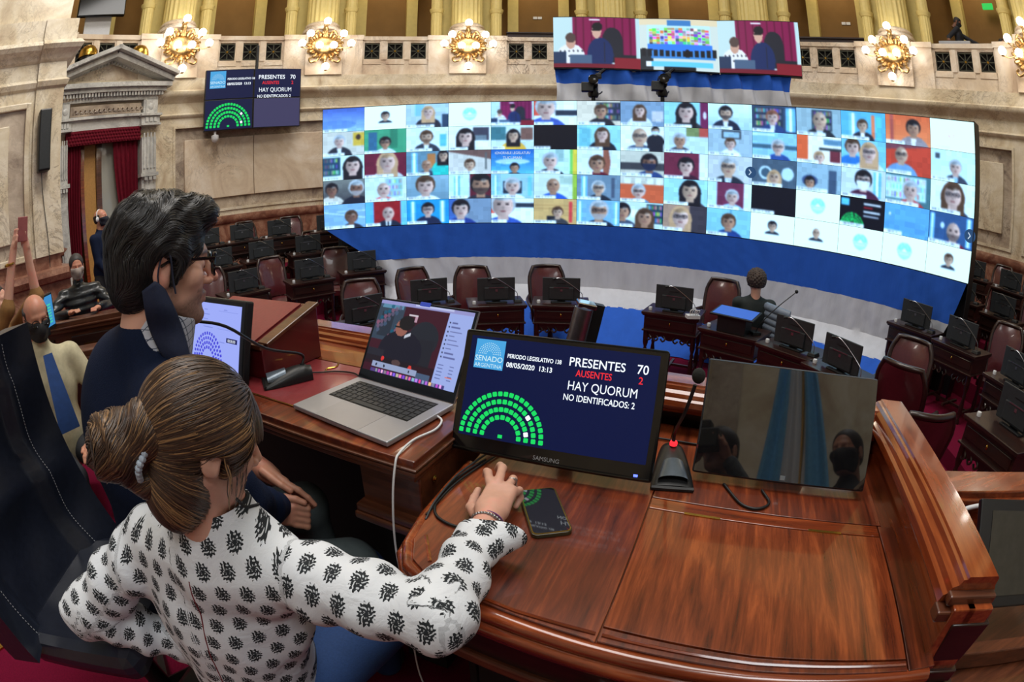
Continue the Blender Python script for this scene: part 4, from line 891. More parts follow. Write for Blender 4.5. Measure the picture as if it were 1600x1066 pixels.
def mk_chair():
    t = empty('leather_chair')
    def back(u, v):
        x = (u - .5) * 2; w = .25 * (.86 + .14 * math.sin(min(1, v * 1.6) * PI / 2)) * (1 if v < .72 else math.sqrt(max(0, 1 - ((v - .72) / .28) ** 2 * .42)))
        return (x * w, .25 + .16 * v - .06 * (x * x) - .03, .5 + .60 * v)
    b = MB(); b.grid(lambda u, v: (lambda p: (p[0] * .93, p[1] - .045 * (1 - abs(2 * u - 1) ** 3) * (1 - abs(2 * v - 1) ** 4), p[2] * 1))(back(u, v)), 14, 12)
    b.grid(lambda u, v: (lambda p: (p[0] * .93, p[1] + .035, p[2]))(back(1 - u, v)), 14, 12)
    obj('back_cushion', b, 'maroon', t)
    rim = [back(0, v / 10) for v in range(0, 11)] + [back(u / 8, 1) for u in range(1, 8)] + [back(1, 1 - v / 10) for v in range(0, 11)]
    b = MB(); b.tube([(p[0], p[1] + .01, p[2] + (.02 if i in range(10, 19) else 0)) for i, p in enumerate(rim)], .028, 8); obj('back_frame', b, 'wood_dark', t)
    b = MB(); b.grid(lambda u, v: ((u - .5) * .5, -.24 + v * .48, .47 + .05 * math.sin(u * PI) * math.sin(v * PI)), 10, 10); b.box((0, 0, .43), (.5, .48, .08)); obj('seat', b, 'maroon', t)
    for s in (-1, 1):
        b = MB(); b.tube(bez([(s * .25, .26, .72), (s * .31, .1, .70), (s * .33, -.1, .68), (s * .31, -.22, .64), (s * .28, -.2, .45)], 14), .026, 8); obj('armrest', b, 'wood_dark', t)
    b = MB(); b.lathe([(.05, .12), (.04, .2), (.035, .39)], 10); obj('column', b, 'wood_dark', t)
    for k in range(4):
        a = PI / 4 + k * PI / 2; b = MB(); b.tube([(0, 0, .14), (.18 * math.cos(a), .18 * math.sin(a), .1), (.29 * math.cos(a), .29 * math.sin(a), .03)], [.035, .03, .025], 6); obj('leg', b, 'wood_dark', t)
    return t
Z_f, Z_2, Z_3, Z_4 = FL, .53, .78, 1.08
P_desk, P_mon, P_mic, P_ch = mk_desk(), mk_monitor(), mk_mic(), mk_chair()
used_ = set()
def put(proto, x, y, z, rz, label, cat, group):
    c = proto if proto.name not in used_ else copytree(proto); used_.add(proto.name)
    c.location = (x, y, z); c.rotation_euler = (0, 0, rz); tag(c, label, cat, group); return c
ORD = ['first', 'second', 'third', 'fourth', 'fifth', 'sixth', 'seventh', 'eighth', 'ninth', 'tenth', 'eleventh']
#   x, y (monitor), floor, row words, chair offset (screen side) or None
rows = [
 ('front row', Z_f, [(-1.62, 5.3, .30), (-1.038, 6.257, .05), (-.199, 6.308, -.30), (.617, 6.317, -.14), (1.967, 5.879, .42), (2.43, 5.06, None), (2.837, 4.40, None), (2.99, 3.70, .34)]),
 ('second row', Z_2, [(-3.80, 6.45, -.34), (-3.04, 7.22, -.36), (-2.386, 7.877, -.36), (4.98, 4.66, None), (5.10, 3.87, .4), (4.76, 2.68, .32)]),
 ('third row', Z_3, [(-5.4, 6.6, -.3), (-4.75, 7.32, -.3), (-4.29, 8.03, .36), (-3.605, 8.58, .36), (-2.95, 9.1, .3), (6.95, 5.40, .4), (6.80, 4.38, .4), (6.35, 3.3, .4)]),
 ('back row', Z_4, [(-5.55, 8.2, -.36), (-5.03, 8.64, .36), (-4.35, 8.95, .36), (-3.55, 9.55, .36), (8.05, 6.03, .36), (7.95, 5.02, .36), (7.6, 3.9, .3)]),
]
for rw, zf, L in rows:
    nL = [q for q in L if q[0] < 1.3]; nR = [q for q in L if q[0] >= 1.3]
    for side, S in (('left half', nL), ('right half', nR)):
        for i, (x, y, co) in enumerate(S):
            rz = rz_to(x, y); c, s = math.cos(rz), math.sin(rz); L2 = lambda a, b: (x + a * c - b * s, y + a * s + b * c)
            wh = '%s from left, %s, %s' % (ORD[i], rw, side)
            dx, dy = L2(0, .06)
            put(P_desk, dx, dy, zf, rz, 'dark carved desk, %s' % wh, 'desk', "senators' desks")
            if (x, y) == (2.43, 5.06): continue
            put(P_mon, *L2(.0, -.02), zf + .818, rz, 'black monitor back, %s' % wh, 'monitor', "senators' monitors")
            put(P_mic, *L2(.27, -.02), zf + .818, rz, 'gooseneck microphone by the monitor, %s' % wh, 'microphone', "senators' microphones")
            if co is not None:
                cx_, cy_ = L2(co, .64 if zf == Z_f else .60); put(P_ch, cx_, cy_, zf, rz + .25 * (1 if i % 2 else -1), 'maroon leather chair behind the desk, %s' % wh, 'chair', 'maroon leather chairs')
for x, y, z, rz, w in ((3.46, 3.16, Z_f, .95 + 1.1, 'turned aside in the aisle beyond the near parapet corner'), (2.72, 2.42, Z_f, .6 + 2.3, 'nearest one just beyond the right parapet, seen from its side')):
    put(P_ch, x, y, z, rz, 'maroon leather swivel chair ' + w, 'chair', 'maroon leather chairs')
# near desks at the far right, only frames and legs in view
for x, y, w in ((3.75, 2.05, 'close to the right edge'), (4.55, 1.75, 'cut by the right edge of the picture')):
    put(P_desk, x, y, Z_f + .1, rz_to(x, y) + .2, 'dark carved desk on turned legs, ' + w, 'desk', "senators' desks")
    put(P_mon, x + .05, y - .02, Z_f + .918, rz_to(x, y) + .2, 'black monitor seen from behind on the desk ' + w, 'monitor', "senators' monitors")
# tablet on a box, sockets, pale chair with a puffer jacket
rz = rz_to(2.43, 5.06)
t = tag(empty('tilted_tablet', (2.40, 5.0, Z_f + .818), rz), 'flat tablet with a plain blue screen lying on a black box on a desk', 'tablet')
b = MB(); b.box((0, 0, .09), (.34, .22, .18)); obj('box', b, 'black', t, bevel=.006)
b = MB(); b.box((0, .02, .2), (.52, .32, .02), rotm(rad(8), 0, 0)); q = obj('tablet_body', b, 'black', t, bevel=.006)
b = MB(); b.box((0, .02, .212), (.47, .27, .002), rotm(rad(8), 0, 0)); obj('lit_screen', b, emis('tablet_blue', srgb(66, 112, 208), 1), q)
b = MB(); b.tube(bez([(2.62, 4.9, 1.17), (2.66, 4.86, 1.3), (2.82, 4.8, 1.5), (3.05, 4.82, 1.66)], 12), .006, 6); b.ball((3.06, 4.82, 1.67), .022, 8); b.box((2.62, 4.9, 1.185), (.1, .12, .03))
tag(obj('desk_microphone', b, 'black'), 'gooseneck microphone pointing up beside the blue tablet', 'microphone')
b = MB(); b.box((2.10, 5.55, 1.19), (.16, .1, .04))
for k in range(5): b.tube(bez([(2.06 + k * .02, 5.53, 1.2), (2.05 + k * .03, 5.5, 1.27), (2.12, 5.52, 1.29 - k * .01), (2.14, 5.56, 1.2)], 8), .006, 5)
tag(obj('cable_bundle', b, 'white'), 'white cables and plugs tangled beside the monitor on a front desk', 'cables')
jc = tag(empty('upholstered_chair', (3.30, 5.25, Z_f), 2.6 - .9), 'pale grey upholstered chair with a grey padded jacket over its back', 'chair')
b = MB(); b.box((0, .24, .75), (.5, .08, .62)); b.box((0, 0, .45), (.5, .48, .1)); obj('shell', b, 'greycloth', jc, bevel=.03)
b = MB(); b.lathe([(.25, 0), (.26, .03), (.04, .05), (.03, .4)], 12); obj('base', b, 'steel', jc)
b = MB()
for k in range(5): b.tube(bez([(-.27, .25, .72 + k * .075), (-.15, .33, .74 + k * .075), (.1, .34, .74 + k * .075), (.27, .25, .71 + k * .075)], 8), .052, 8)
j = obj('padded_jacket', b, plain('grey_padded_jacket', srgb(110, 122, 140), .5)); j.location = jc.location; j.rotation_euler = jc.rotation_euler
tag(j, 'grey quilted jacket draped over the pale chair beside the curly-haired person', 'jacket')
# polished tube with a square cap just beyond the dais
lp = tag(empty('reading_lamp'), 'polished chrome tube with a flat square cap standing beyond the large monitor', 'lamp')
b = MB(); b.tube([(.325, 2.26, 2.06), (.262, 2.26, 1.78)], .042, 24); obj('tube', b, 'steel', lp)
b = MB(); b.box((.338, 2.27, 2.075), (.085, .09, .022), rotm(0, .2, 0)); obj('cap', b, 'chrome', lp, bevel=.004)
b = MB(); b.box((.375, 2.33, 1.9), (.05, .05, .33), rotm(0, .2, 0)); b.box((.33, 2.3, 1.05), (.05, .05, 1.45)); obj('black_post', b, 'black', lp)
# ================================================================== the presidents' bench, in its own frame
OX, OY, YAW = -.2, .9, rad(-24.0)
FM = Matrix.Translation((OX, OY, 0)) @ Matrix.Rotation(YAW, 4, 'Z')
FD = 1.18                                                       # dais floor
def dm(o): o.matrix_world = FM @ o.matrix_world; return o
df = MB(); df.prism([(-3.4, -3.2), (2.4, -3.2), (2.4, .75), (-1.6, .75), (-1.9, .45), (-2.3, .1), (-3.4, -.2)], FL, FD, T=FM); struct('floor', df, 'carpet')
d2 = MB(); d2.prism([(-6.4, -1.5), (-2.1, -1.5), (-1.9, 1.5), (-2.5, 3.6), (-5.6, 3.9)][::-1][::-1], FL, 1.13); struct('floor', d2, 'carpet')
st = MB(); st.box((-1.92, -.16, FD + .004), (.04, 1.7, .012), rotm(0, 0, rad(-30 + 24))); s_ = obj('brass_edge_strip', st, 'brass'); s_.matrix_world = Matrix.Translation((0, 0, 0))
bpy.data.objects.remove(s_)
st = MB(); a, b_ = Vector((-2.17, .17, FD + .003)), Vector((-1.70, 1.20, FD + .003)); mdp = (a + b_) / 2; st.box(mdp, ((b_ - a).length, .035, .012), rotm(0, 0, math.atan2((b_ - a).y, (b_ - a).x)))
struct('trim_step', st, 'brass')
# right desk with its writing flap
rd = tag(empty('presiding_desk'), 'curved mahogany presiding desk with a hinged writing flap and raised parapet', 'desk'); rd.matrix_world = FM
def outline(off=0, x1=1.02):
    P = [(.05 - off * .6, .16), (.055 - off, .05), (.065 - off, -.06), (.085 - off, -.15), (.115 - off * .8, -.2 - off * .6), (.165 - off * .3, -.228 - off)]
    for i in range(11):
        u = i / 10; P.append((.2 + (x1 - .2) * u, -.236 - off - .022 * math.sin(u * PI)))
    return P
def slab(mb, off, z0, z1, x0=None, x1=1.02, yb=.52):
    P = outline(off, x1)
    poly = P + [(x1, yb), (.02, yb)]
    mb.prism(poly[::1], z0, z1)
tp = MB(); slab(tp, 0, 1.972, 1.992); obj('table_board', tp, 'wood', rd, bevel=.004)
# top pieces laid on the board so that the seams are real gaps
def piece(name, poly, mat, z0=1.99, z1=2.0, bev=.0012):
    m = MB(); m.prism(poly, z0, z1); return obj(name, m, mat, rd, bevel=bev)
g_ = .0012
Lp = [(x, y + .012) for x, y in outline(-.012, .463 - g_) if x < .463]
piece('left_board', [(x + .004, y + .004) for x, y in outline(0) if x < .45] + [(.463 - g_, -.254), (.463 - g_, .52), (.03, .52)], 'wood')
M['wood_y'] = wood('mahogany_side_rail', srgb(62, 22, 10), srgb(122, 52, 24), srgb(160, 80, 40), .7, 1, .13, 1.0)
M['wood_flap'] = wood('mahogany_flap', srgb(50, 16, 8), srgb(116, 52, 26), srgb(166, 84, 42), 1.1, 1, .26, .7)
piece('writing_flap', [(.463 + g_, -.218), (.7, -.226), (.972, -.218), (.972, .118), (.463 + g_, .118)], 'wood_flap')
piece('front_board', [(.463 + g_, -.25), (.7, -.256), (.972, -.244), (.972, -.222), (.7, -.23), (.463 + g_, -.222)], 'wood')
piece('cross_board', [(.463 + g_, .121), (.972, .121), (.972, .158), (.463 + g_, .158)], 'wood_x')
piece('back_board', [(.463 + g_, .161), (.985, .161), (.985, .52), (.463 + g_, .52)], 'wood')
piece('side_board', [(.975, -.244), (1.03, -.235), (1.04, .158), (.975, .158)], 'wood')
bd = MB(); bd.tube([(.19, -.222, 2.001), (.33, -.236, 2.001), (.458, -.238, 2.001)], .0035, 6); bd.tube([(.468, -.238, 2.001), (.7, -.243, 2.001), (.968, -.232, 2.001)], .0035, 6); bd.tube([(.105, -.13, 2.0), (.15, -.19, 2.0)], .004, 6); tag(obj('pencil_bead', bd, 'wood_x', rd), kind='stuff')
for x in (.575, .84):
    h = MB(); h.box((x, .1195, 2.0005), (.075, .007, .003)); obj('hinge', h, 'brass', rd)
ed = MB()
P = outline(0, 1.02)
for off, z, r in ((.004, 1.984, .014), (.012, 1.962, .016), (.0, 1.935, .012)): ed.tube([(x - off * (1 if x < .1 else 0), y - off, z) for x, y in P], r, 10)
obj('edge_moulding', ed, 'wood_x', rd)
ap = MB(); slab(ap, -.02, 1.82, 1.972); obj('apron', ap, 'wood_dark', rd)
ap = MB(); slab(ap, -.008, 1.80, 1.83); obj('lower_moulding', ap, 'wood_mid', rd, bevel=.006)
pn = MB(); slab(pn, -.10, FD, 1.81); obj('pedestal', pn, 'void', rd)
for x in (.47, 1.0):
    cr = MB()
    for k in (-1, 0, 1): cr.tube(bez([(x + k * .02, -.255, 1.83), (x + k * .02, -.275, 1.77), (x + k * .02, -.25, 1.70), (x + k * .02, -.2, 1.6), (x + k * .02, -.19, 1.3)], 10), .013, 8)
    cr.ball((x, -.262, 1.81), (.045, .03, .03), 10); obj('carved_leg', cr, 'wood_x', rd)
# parapet: right rail and back rail
def rail(mb, p0, p1, w0, z, side):
    """moulded rail from p0 to p1; side +1: mouldings fall to the left of travel"""
    d = (Vector(p1) - Vector(p0)); L = d.length; d.normalize(); n = Vector((-d.y, d.x)) * side
    prof = [(-.012, -.07), (-.02, -.045), (-.012, -.03), (-.004, -.014), (-.004, 0), (.0, .004), (.066, .004), (.068, -.001), (.076, -.002), (.08, -.012), (.092, -.017), (.096, -.028), (.104, -.032), (.108, -.046), (.1, -.058), (.09, -.07)]
    vs = []
    for q in (Vector(p0), Vector(p1)):
        for o, h in prof: vs.append((q.x + n.x * o, q.y + n.y * o, z + h))
    k = len(prof); fs = [(j, (j + 1) % k, k + (j + 1) % k, k + j) for j in range(k)] + [tuple(range(k))[::-1], tuple(range(k, 2 * k))]
    mb.add(vs, fs)
rr = MB(); rail(rr, (1.10, -.178), (1.10, .545), .1, 2.136, 1); obj('side_rail', rr, 'wood_y', rd)
rr = MB(); rail(rr, (1.10, .56), (-1.25, .64), .1, 2.12, 1); obj('back_rail', rr, 'wood_x', rd)
b = MB(); b.box((1.04, .17, 2.03), (.05, .76, .14)); b.box((1.075, .17, 1.75), (.06, .76, .7)); obj('side_panel', b, 'wood_y', rd, bevel=.003)
b = MB(); b.box((-.08, .59, 1.75), (2.36, .05, .7), rotm(0, 0, rad(-1.9))); obj('back_panel', b, 'wood_dark', rd)
b = MB(); b.box((1.055, -.186, 2.105), (.105, .02, .02)); b.box((1.05, -.190, 2.08), (.125, .03, .022)); obj('rail_end_moulding', b, 'wood_mid', rd, bevel=.004)
b = MB()
b.box((1.072, -.192, 2.02), (.07, .035, .10), taper=1.25); b.box((1.072, -.196, 1.945), (.08, .045, .03))
for k in range(4): b.tube(bez([(1.036 + k * .022, -.225, 1.92), (1.036 + k * .022, -.245, 1.87), (1.036 + k * .022, -.225, 1.8), (1.036 + k * .022, -.19, 1.72)], 8), .012, 8)
b.box((1.065, -.18, 1.55), (.12, .08, .75)); obj('corner_console', b, 'wood_dark', rd, bevel=.003)
# left desk
ld = tag(empty('secretary_desk'), 'raised mahogany desk with a red leather top edged in brass under the laptop', 'desk'); ld.matrix_world = FM
b = MB(); b.box((-.62, .20, 2.053), (1.24, .40, .022)); obj('table_board', b, 'wood', ld, bevel=.003)
b = MB(); b.box((-.62, .2, 2.033), (1.25, .412, .012)); b.box((-.62, .2, 2.018), (1.235, .40, .014)); b.box((-.62, .2, 2.045), (1.255, .418, .006)); obj('edge_moulding', b, 'wood_mid', ld, bevel=.003)
b = MB(); b.box((-.66, .235, 2.0652), (1.16, .315, .003)); obj('leather_top', b, 'redleather', ld)
b = MB()
for x0, y0, x1, y1 in ((-1.24, .077, -.08, .077), (-.08, .077, -.08, .393)): b.box(((x0 + x1) / 2, (y0 + y1) / 2, 2.067), (abs(x1 - x0) + .004, abs(y1 - y0) + .004, .0015))
b.tube(bez([(-.56, .39, 2.068), (-.545, .36, 2.068), (-.56, .335, 2.068), (-.545, .31, 2.068)], 8), .003, 5); obj('brass_inlay', b, 'brass', ld)
b = MB(); b.box((-.09, .2, 1.955), (.17, .36, .12), taper=1.0); obj('drawer_box', b, 'wood_mid', ld, bevel=.004)
b = MB(); b.box((-.085, .19, 1.89), (.2, .39, .022)); b.box((-.08, .19, 1.868), (.22, .4, .022)); obj('box_moulding', b, 'wood_mid', ld, bevel=.006)
b = MB(); b.lathe([(.006, 0), (.008, .004), (.004, .008)], 10, T=Matrix.Translation((-.003, .07, 1.985)) @ Matrix.Rotation(rad(90), 4, 'Y')); obj('lock', b, 'brass', ld)
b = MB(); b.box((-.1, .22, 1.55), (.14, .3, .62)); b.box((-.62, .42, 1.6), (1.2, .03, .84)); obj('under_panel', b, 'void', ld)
b = MB(); b.add([(-1.25, .40, 2.066), (-.0, .40, 2.066), (.0, .53, 2.085), (-1.25, .56, 2.085), (-1.25, .40, 2.03), (-.0, .40, 2.03), (.0, .53, 2.03), (-1.25, .56, 2.03)], [(0, 1, 2, 3), (7, 6, 5, 4), (0, 4, 5, 1), (1, 5, 6, 2), (2, 6, 7, 3), (3, 7, 4, 0)]); obj('sloping_back_board', b, 'wood_x', ld)
# lectern box
lc = tag(empty('lectern_box'), 'red leather-covered sloping lectern box behind the left screen', 'lectern'); lc.matrix_world = FM
M['redwood'] = plain('red_lacquered_side', srgb(86, 18, 24), .3, 0, .5, .5, .15, 14)
b = MB(); X0, X1 = -1.15, -.667
b.add([(X0, .165, 2.068), (X1, .165, 2.068), (X1, .42, 2.068), (X0, .42, 2.068), (X0, .165, 2.165), (X1, .165, 2.165), (X1, .42, 2.245), (X0, .42, 2.245)], [(0, 3, 2, 1), (4, 5, 6, 7), (0, 1, 5, 4), (1, 2, 6, 5), (2, 3, 7, 6), (3, 0, 4, 7)]); obj('side_body', b, 'redwood', lc, bevel=.003)
b = MB(); b.box((X1 - .012, .30, 2.213), (.05, .25, .012), rotm(rad(17.5), 0, 0)); b.box(((X0 + X1) / 2, .17, 2.17), (X1 - X0, .02, .016)); obj('top_moulding', b, 'wood_mid', lc, bevel=.003)
b = MB(); b.box(((X0 + X1) / 2 - .03, .30, 2.211), (X1 - X0 - .07, .23, .004), rotm(rad(17.5), 0, 0)); obj('leather_slope', b, 'redleather', lc)

# left touch screen leaning before the lectern
M['lcd_white'] = emis('screen_periwinkle', srgb(158, 172, 248), 1)
ls = tag(empty('touch_screen_computer'), 'black all-in-one screen with a pale blue window and violet half ring of seats', 'screen')
ls.matrix_world = FM @ Matrix.Translation((-.895, .115, 2.195)) @ Matrix.Rotation(rad(-15), 4, 'X')
b = MB(); b.box((0, .015, 0), (.42, .03, .25)); obj('case', b, 'black', ls, bevel=.006)
b = MB(); b.box((0, -.0012, .004), (.375, .001, .205)); sc_ = obj('lit_screen', b, 'lcd_white', ls)
M['violet'] = emis('screen_violet', srgb(72, 72, 216), 1); M['lilac'] = emis('screen_lilac', srgb(132, 146, 226), 1)
b = MB()
for r, n in ((.085, 20), (.07, 17), (.055, 14), (.04, 10)):
    for k in range(n):
        a = PI * 1.1 * (k + .5) / n - .05 * PI; b.box((.005 + r * math.cos(a), -.0022, -.075 + r * math.sin(a)), (.008, .0006, .0095), rotm(0, -a + PI / 2, 0))
b.box((.005, -.0022, -.075), (.008, .0006, .006)); tag(obj('seat_diagram', b, 'violet', sc_), kind='stuff')
b = MB()
for x, z, w in ((-.02, .085, .02), (-.02, .07, .05), (-.02, .055, .03), (.0, .03, .06), (.1, .09, .02), (-.13, .07, .03), (-.13, .04, .04), (.09, -.01, .03)): b.box((x, -.0022, z), (w, .0005, .003))
for x0, x1, z in ((.06, .17, .085), (.06, .17, .03), (.06, .17, -.08)): b.box(((x0 + x1) / 2, -.002, z), (x1 - x0, .0004, .0012))
tag(obj('window_lines', b, 'lilac', sc_), kind='stuff')
b = MB(); b.box((.145, -.0022, .0), (.06, .0008, .014)); q = obj('timer_box', b, emis('timer_navy', srgb(30, 34, 90), 1), sc_)
text('00:00:00', .0125, 'ink', 'timer_digits', q, Matrix.Translation((.145, -.0032, -.0045)) @ Matrix.Rotation(rad(90), 4, 'X'), 'CENTER')
b = MB(); b.box((0, .06, -.09), (.2, .1, .03)); obj('foot', b, 'black', ls)

# big monitor with the results
bm = tag(empty('results_monitor', (.0905, 1.003, 2.153)), 'black desk monitor showing a navy page with a green half ring of seats', 'monitor')
bm.matrix_world = Matrix.Translation((.0905, 1.003, 2.153)) @ Matrix.Rotation(-.372, 4, 'Z') @ Matrix.Rotation(-.41, 4, 'X')
bw_, bh_ = .46, .277
b = MB(); b.box((0, .014, 0), (bw_, .028, bh_)); b.box((0, .035, .01), (.3, .03, .18)); obj('case', b, 'blackg', bm, bevel=.006)
b = MB(); b.box((0, -.0008, .012), (.424, .001, .226)); sc_ = obj('lit_screen', b, emis('screen_deep_navy', srgb(10, 20, 62), 1), bm)
rp = empty('picture', (0, 0, .010), 0, bm); results(rp, .424, .226, y=-.0018)
b = MB()
q = text('SAMSUNG', .013, plain('grey_print', srgb(150, 152, 156), .4), 'maker_name', bm, Matrix.Translation((0, -.0012, -.1275)) @ Matrix.Rotation(rad(90), 4, 'X'), 'CENTER')
b = MB(); b.box((.195, -.0008, -.126), (.009, .001, .005)); obj('power_light', b, emis('blue_led', (.1, .15, 1), 3), bm)
b = MB(); b.box((0, .0, -.132), (.45, .012, .006)); obj('lower_lip', b, 'blackg', bm, bevel=.002)
fo = MB(); fo.lathe([(.12, 2.0005), (.12, 2.006), (.1, 2.012), (.03, 2.02)], 32, (.135, 1.085, 0), sx=1.0, sy=.75); fo.tube([(.135, 1.09, 2.01), (.125, 1.07, 2.10)], .022, 12); fb = obj('foot', fo, 'blackg', bm); fb.matrix_world = Matrix()
# dark touch screen at the right
ds = tag(empty('dark_screen'), 'switched-off black screen mirroring the room at the right of the desk', 'screen')
ds.matrix_world = Matrix.Translation((.6035, .882, 2.1355)) @ Matrix.Rotation(-.405, 4, 'Z') @ Matrix.Rotation(-.452, 4, 'X')
M['mirror_black'] = MT('switched_off_glass', .03, 0, .5, color=(.006, .006, .007)).set('IOR', 2.0).m
b = MB(); b.box((0, .014, 0), (.416, .024, .2532)); obj('case', b, 'darkgrey', ds, bevel=.005)
b = MB(); b.box((0, .0005, 0), (.41, .003, .247)); q = obj('glass_front', b, 'mirror_black', ds, bevel=.001)
b = MB(); b.box((.0, -.0015, -.114), (.012, .0006, .010)); obj('home_mark', b, 'steel', ds)
b = MB(); b.box((.69, 1.0, 2.03), (.16, .1, .055), rotm(0, 0, -.387)); b.box((.67, .96, 2.06), (.1, .06, .06), rotm(-.475, 0, -.387)); q = obj('foot', b, 'black', ds); q.matrix_world = Matrix()

# laptop
lt = tag(empty('laptop'), 'open silver laptop showing a video call, standing on the left desk', 'laptop')
lt.matrix_world = Matrix.Translation((-.3549, 1.1453, 2.0665)) @ Matrix.Rotation(-.5422, 4, 'Z')
b = MB(); b.box((0, 0, .0075), (.3493, .2407, .0135)); obj('base', b, 'alu', lt, bevel=.003)
b = MB(); b.box((0, .04, .0146), (.286, .118, .0006)); kb = obj('keyboard_well', b, 'black', lt)
key = MB(); key.box((0, 0, .0155), (.0163, .0158, .0014)); km = key.mesh('key', 'key') if 'key' in M else key.mesh('darkgrey', 'key')
for r in range(6):
    n = 14
    for k in range(n):
        if r == 0 and 4 <= k <= 8: continue
        h = .6 if r == 5 else 1
        o = link('key', km, kb, (-.1335 + k * .02055, -.0075 + r * .0192 - (.003 if r == 5 else 0), 0)); o.scale = (1, h, 1)
sk = MB(); sk.box((-.0, -.0075, .0155), (.1, .0158, .0014)); obj('space_key', sk, 'darkgrey', kb)
b = MB(); b.box((0, -.072, .0144), (.158, .098, .0004)); obj('trackpad', b, plain('trackpad', srgb(156, 157, 164), .32, .5, nz=.02), lt)
op = .5165
lid = empty('lid', (0, .1203, .014), 0, lt); lid.rotation_euler = (-op, 0, 0)
b = MB(); b.box((0, .003, .1203), (.3493, .006, .2407)); lo = obj('lid_shell', b, 'alu', lt); lo.parent = lt; lo.location = (0, .1203, .014); lo.rotation_euler = (-op, 0, 0)
bpy.data.objects.remove(lid)
b = MB(); b.box((0, -.0006, .1203), (.3473, .001, .2387)); obj('bezel', b, 'blackg', lo)
p = Pic(150, 94, (26, 18, 26))
p.rect(0, 0, .77, 1, (60, 16, 34)); p.rect(0, 0, .3, .55, (50, 66, 84)); p.rect(.03, .02, .28, .1, (90, 140, 170)); p.rect(.05, .16, .2, .5, (36, 46, 60))
for k in range(26): p.ell(.02 + .26 * ((k * 37) % 100) / 100, .06 + .44 * ((k * 61) % 100) / 100, .02, .03, ((60 + k * 5) % 160, 90, 120), .8)
p.ell(.57, .45, .16, .24, (30, 34, 44)); p.rect(.46, .45, .7, .8, (28, 30, 40)); p.ell(.36, .66, .24, .28, (20, 20, 36)); p.ell(.32, .34, .07, .12, (150, 96, 84)); p.ell(.36, .27, .085, .1, (22, 18, 22)); p.put((p.X > .37) & (p.X < .43) & (abs(p.Y - .46 + (p.X - .37) * .8) < .02), (200, 206, 220)); p.rect(.24, .33, .34, .35, (20, 20, 22))
p.rect(0, .68, .2, .86, (34, 34, 46)); p.ell(.36, .82, .05, .04, (160, 130, 120)); p.rect(.36, .14, .46, .17, (210, 200, 210)); p.rect(.43, .17, .46, .24, (190, 150, 170)); p.rect(.0, .78, .77, .9, (28, 14, 22), .6)
p.ell(.2, .8, .018, .03, (220, 50, 50)); p.ell(.52, .84, .018, .03, (220, 60, 50)); p.rect(.1, .86, .6, .93, (150, 164, 200)); p.rect(.6, .88, .74, .95, (70, 90, 120))
for x in (.15, .24, .52): p.ell(x, .895, .01, .02, (30, 34, 50))
p.rect(.77, 0, 1, 1, (158, 176, 236)); p.rect(0, 0, 1, .045, (150, 150, 206)); p.rect(.4, 0, .8, .03, (190, 196, 236))
for k in range(9): p.ell(.795, .17 + k * .055, .008, .012, (40, 44, 70)); p.rect(.815, .16 + k * .055, .87 + .03 * (k % 3), .175 + k * .055, (96, 104, 160))
for k in range(5): p.rect(.79, .7 + k * .045, .84, .71 + k * .045, (90, 100, 160)); p.rect(.9, .7 + k * .045, .94, .71 + k * .045, (90, 100, 160))
p.rect(.88, .84, .95, .86, (230, 110, 60)); p.rect(.1, .95, .9, 1, (70, 60, 130))
for k in range(22): p.rect(.12 + k * .035, .955, .143 + k * .035, .99, tuple(int(q) for q in (90 + (k * 53) % 160, 60 + (k * 91) % 150, 120 + (k * 37) % 130)))
link('lit_screen', pic_mesh('lit_screen', p, lambda u, v: np.stack([(u - .5) * .331, np.full_like(u, -.0015), .2345 - v * .207], 1), M['lcd']), lo)
b = MB(); b.box((0, -.003, .2375), (.036, .004, .012)); q = obj('camera_cover', b, emis('cover_blue', srgb(70, 90, 200), .7), lo, bevel=.002)

# conference microphones
def conf_mic(name, M4, neck, head, lbl, r_=1.0, ring=True):
    t = empty(name); t.matrix_world = M4
    def fn(u, v):                              # wedge-shaped body, v along its length
        y = -.075 + .15 * v; w = .048 - .02 * v ** 1.5; h = .012 + .032 * math.sin(min(1, v * 1.12) * PI * .5) * (1 if v < .92 else .8)
        a = PI * u; return (-w * math.cos(a), y, .0 + h * math.sin(a) ** .6)
    b = MB(); b.grid(fn, 22, 16); b.prism([(-.048, -.075), (.048, -.075), (.028, .075), (-.028, .075)], 0, .004); b.tube([(-.046, -.076, .004), (.046, -.076, .004)], .006, 6); obj('body', b, 'black', t)
    b = MB(); b.grid(lambda u, v: (-.034 * math.cos(PI * u) * (1 - .25 * v), -.066 + .06 * v, .0165 + .0 + (.0 + .021 * math.sin(PI * u) ** .7) * (.7 + .5 * v)), 14, 6); obj('touch_panel', b, plain('grey_blue_panel', srgb(92, 104, 116), .3, .4), t)
    P = bez(neck, 20); b = MB(); b.tube(P, .0042 * r_, 8); b.tube([P[0], P[0].lerp(P[1], .9)], .008, 10); obj('gooseneck', b, 'black', t)
    b = MB(); b.ball(head, (.0145, .0145, .0165) if ring else .011, 14); obj('foam_head', b, plain('black_foam', srgb(24, 25, 24), .95, bump=.4, sc=300), t)
    if ring: b = MB(); b.lathe([(.0085, .046), (.0095, .05), (.0085, .055)], 14, (0, .045, .0)); obj('red_ring', b, emis('red_ring_light', (1, .02, .03), 2.0), t)
    tag(t, lbl, 'microphone'); return t
c_ = math.cos
mr = Matrix.Translation((.357, .955, 2.0005)) @ Matrix.Rotation(rad(-14), 4, 'Z') @ Matrix.Translation((0, -.005, 0))
mrc = mr.inverted()
conf_mic('desk_microphone', mr, [(0, .045, .045), (0, .047, .08), mrc @ Vector((.362, .935, 2.16)), mrc @ Vector((.372, .925, 2.222))], mrc @ Vector((.3755, .921, 2.243)), 'upright black desk microphone with a red ring between the two monitors')
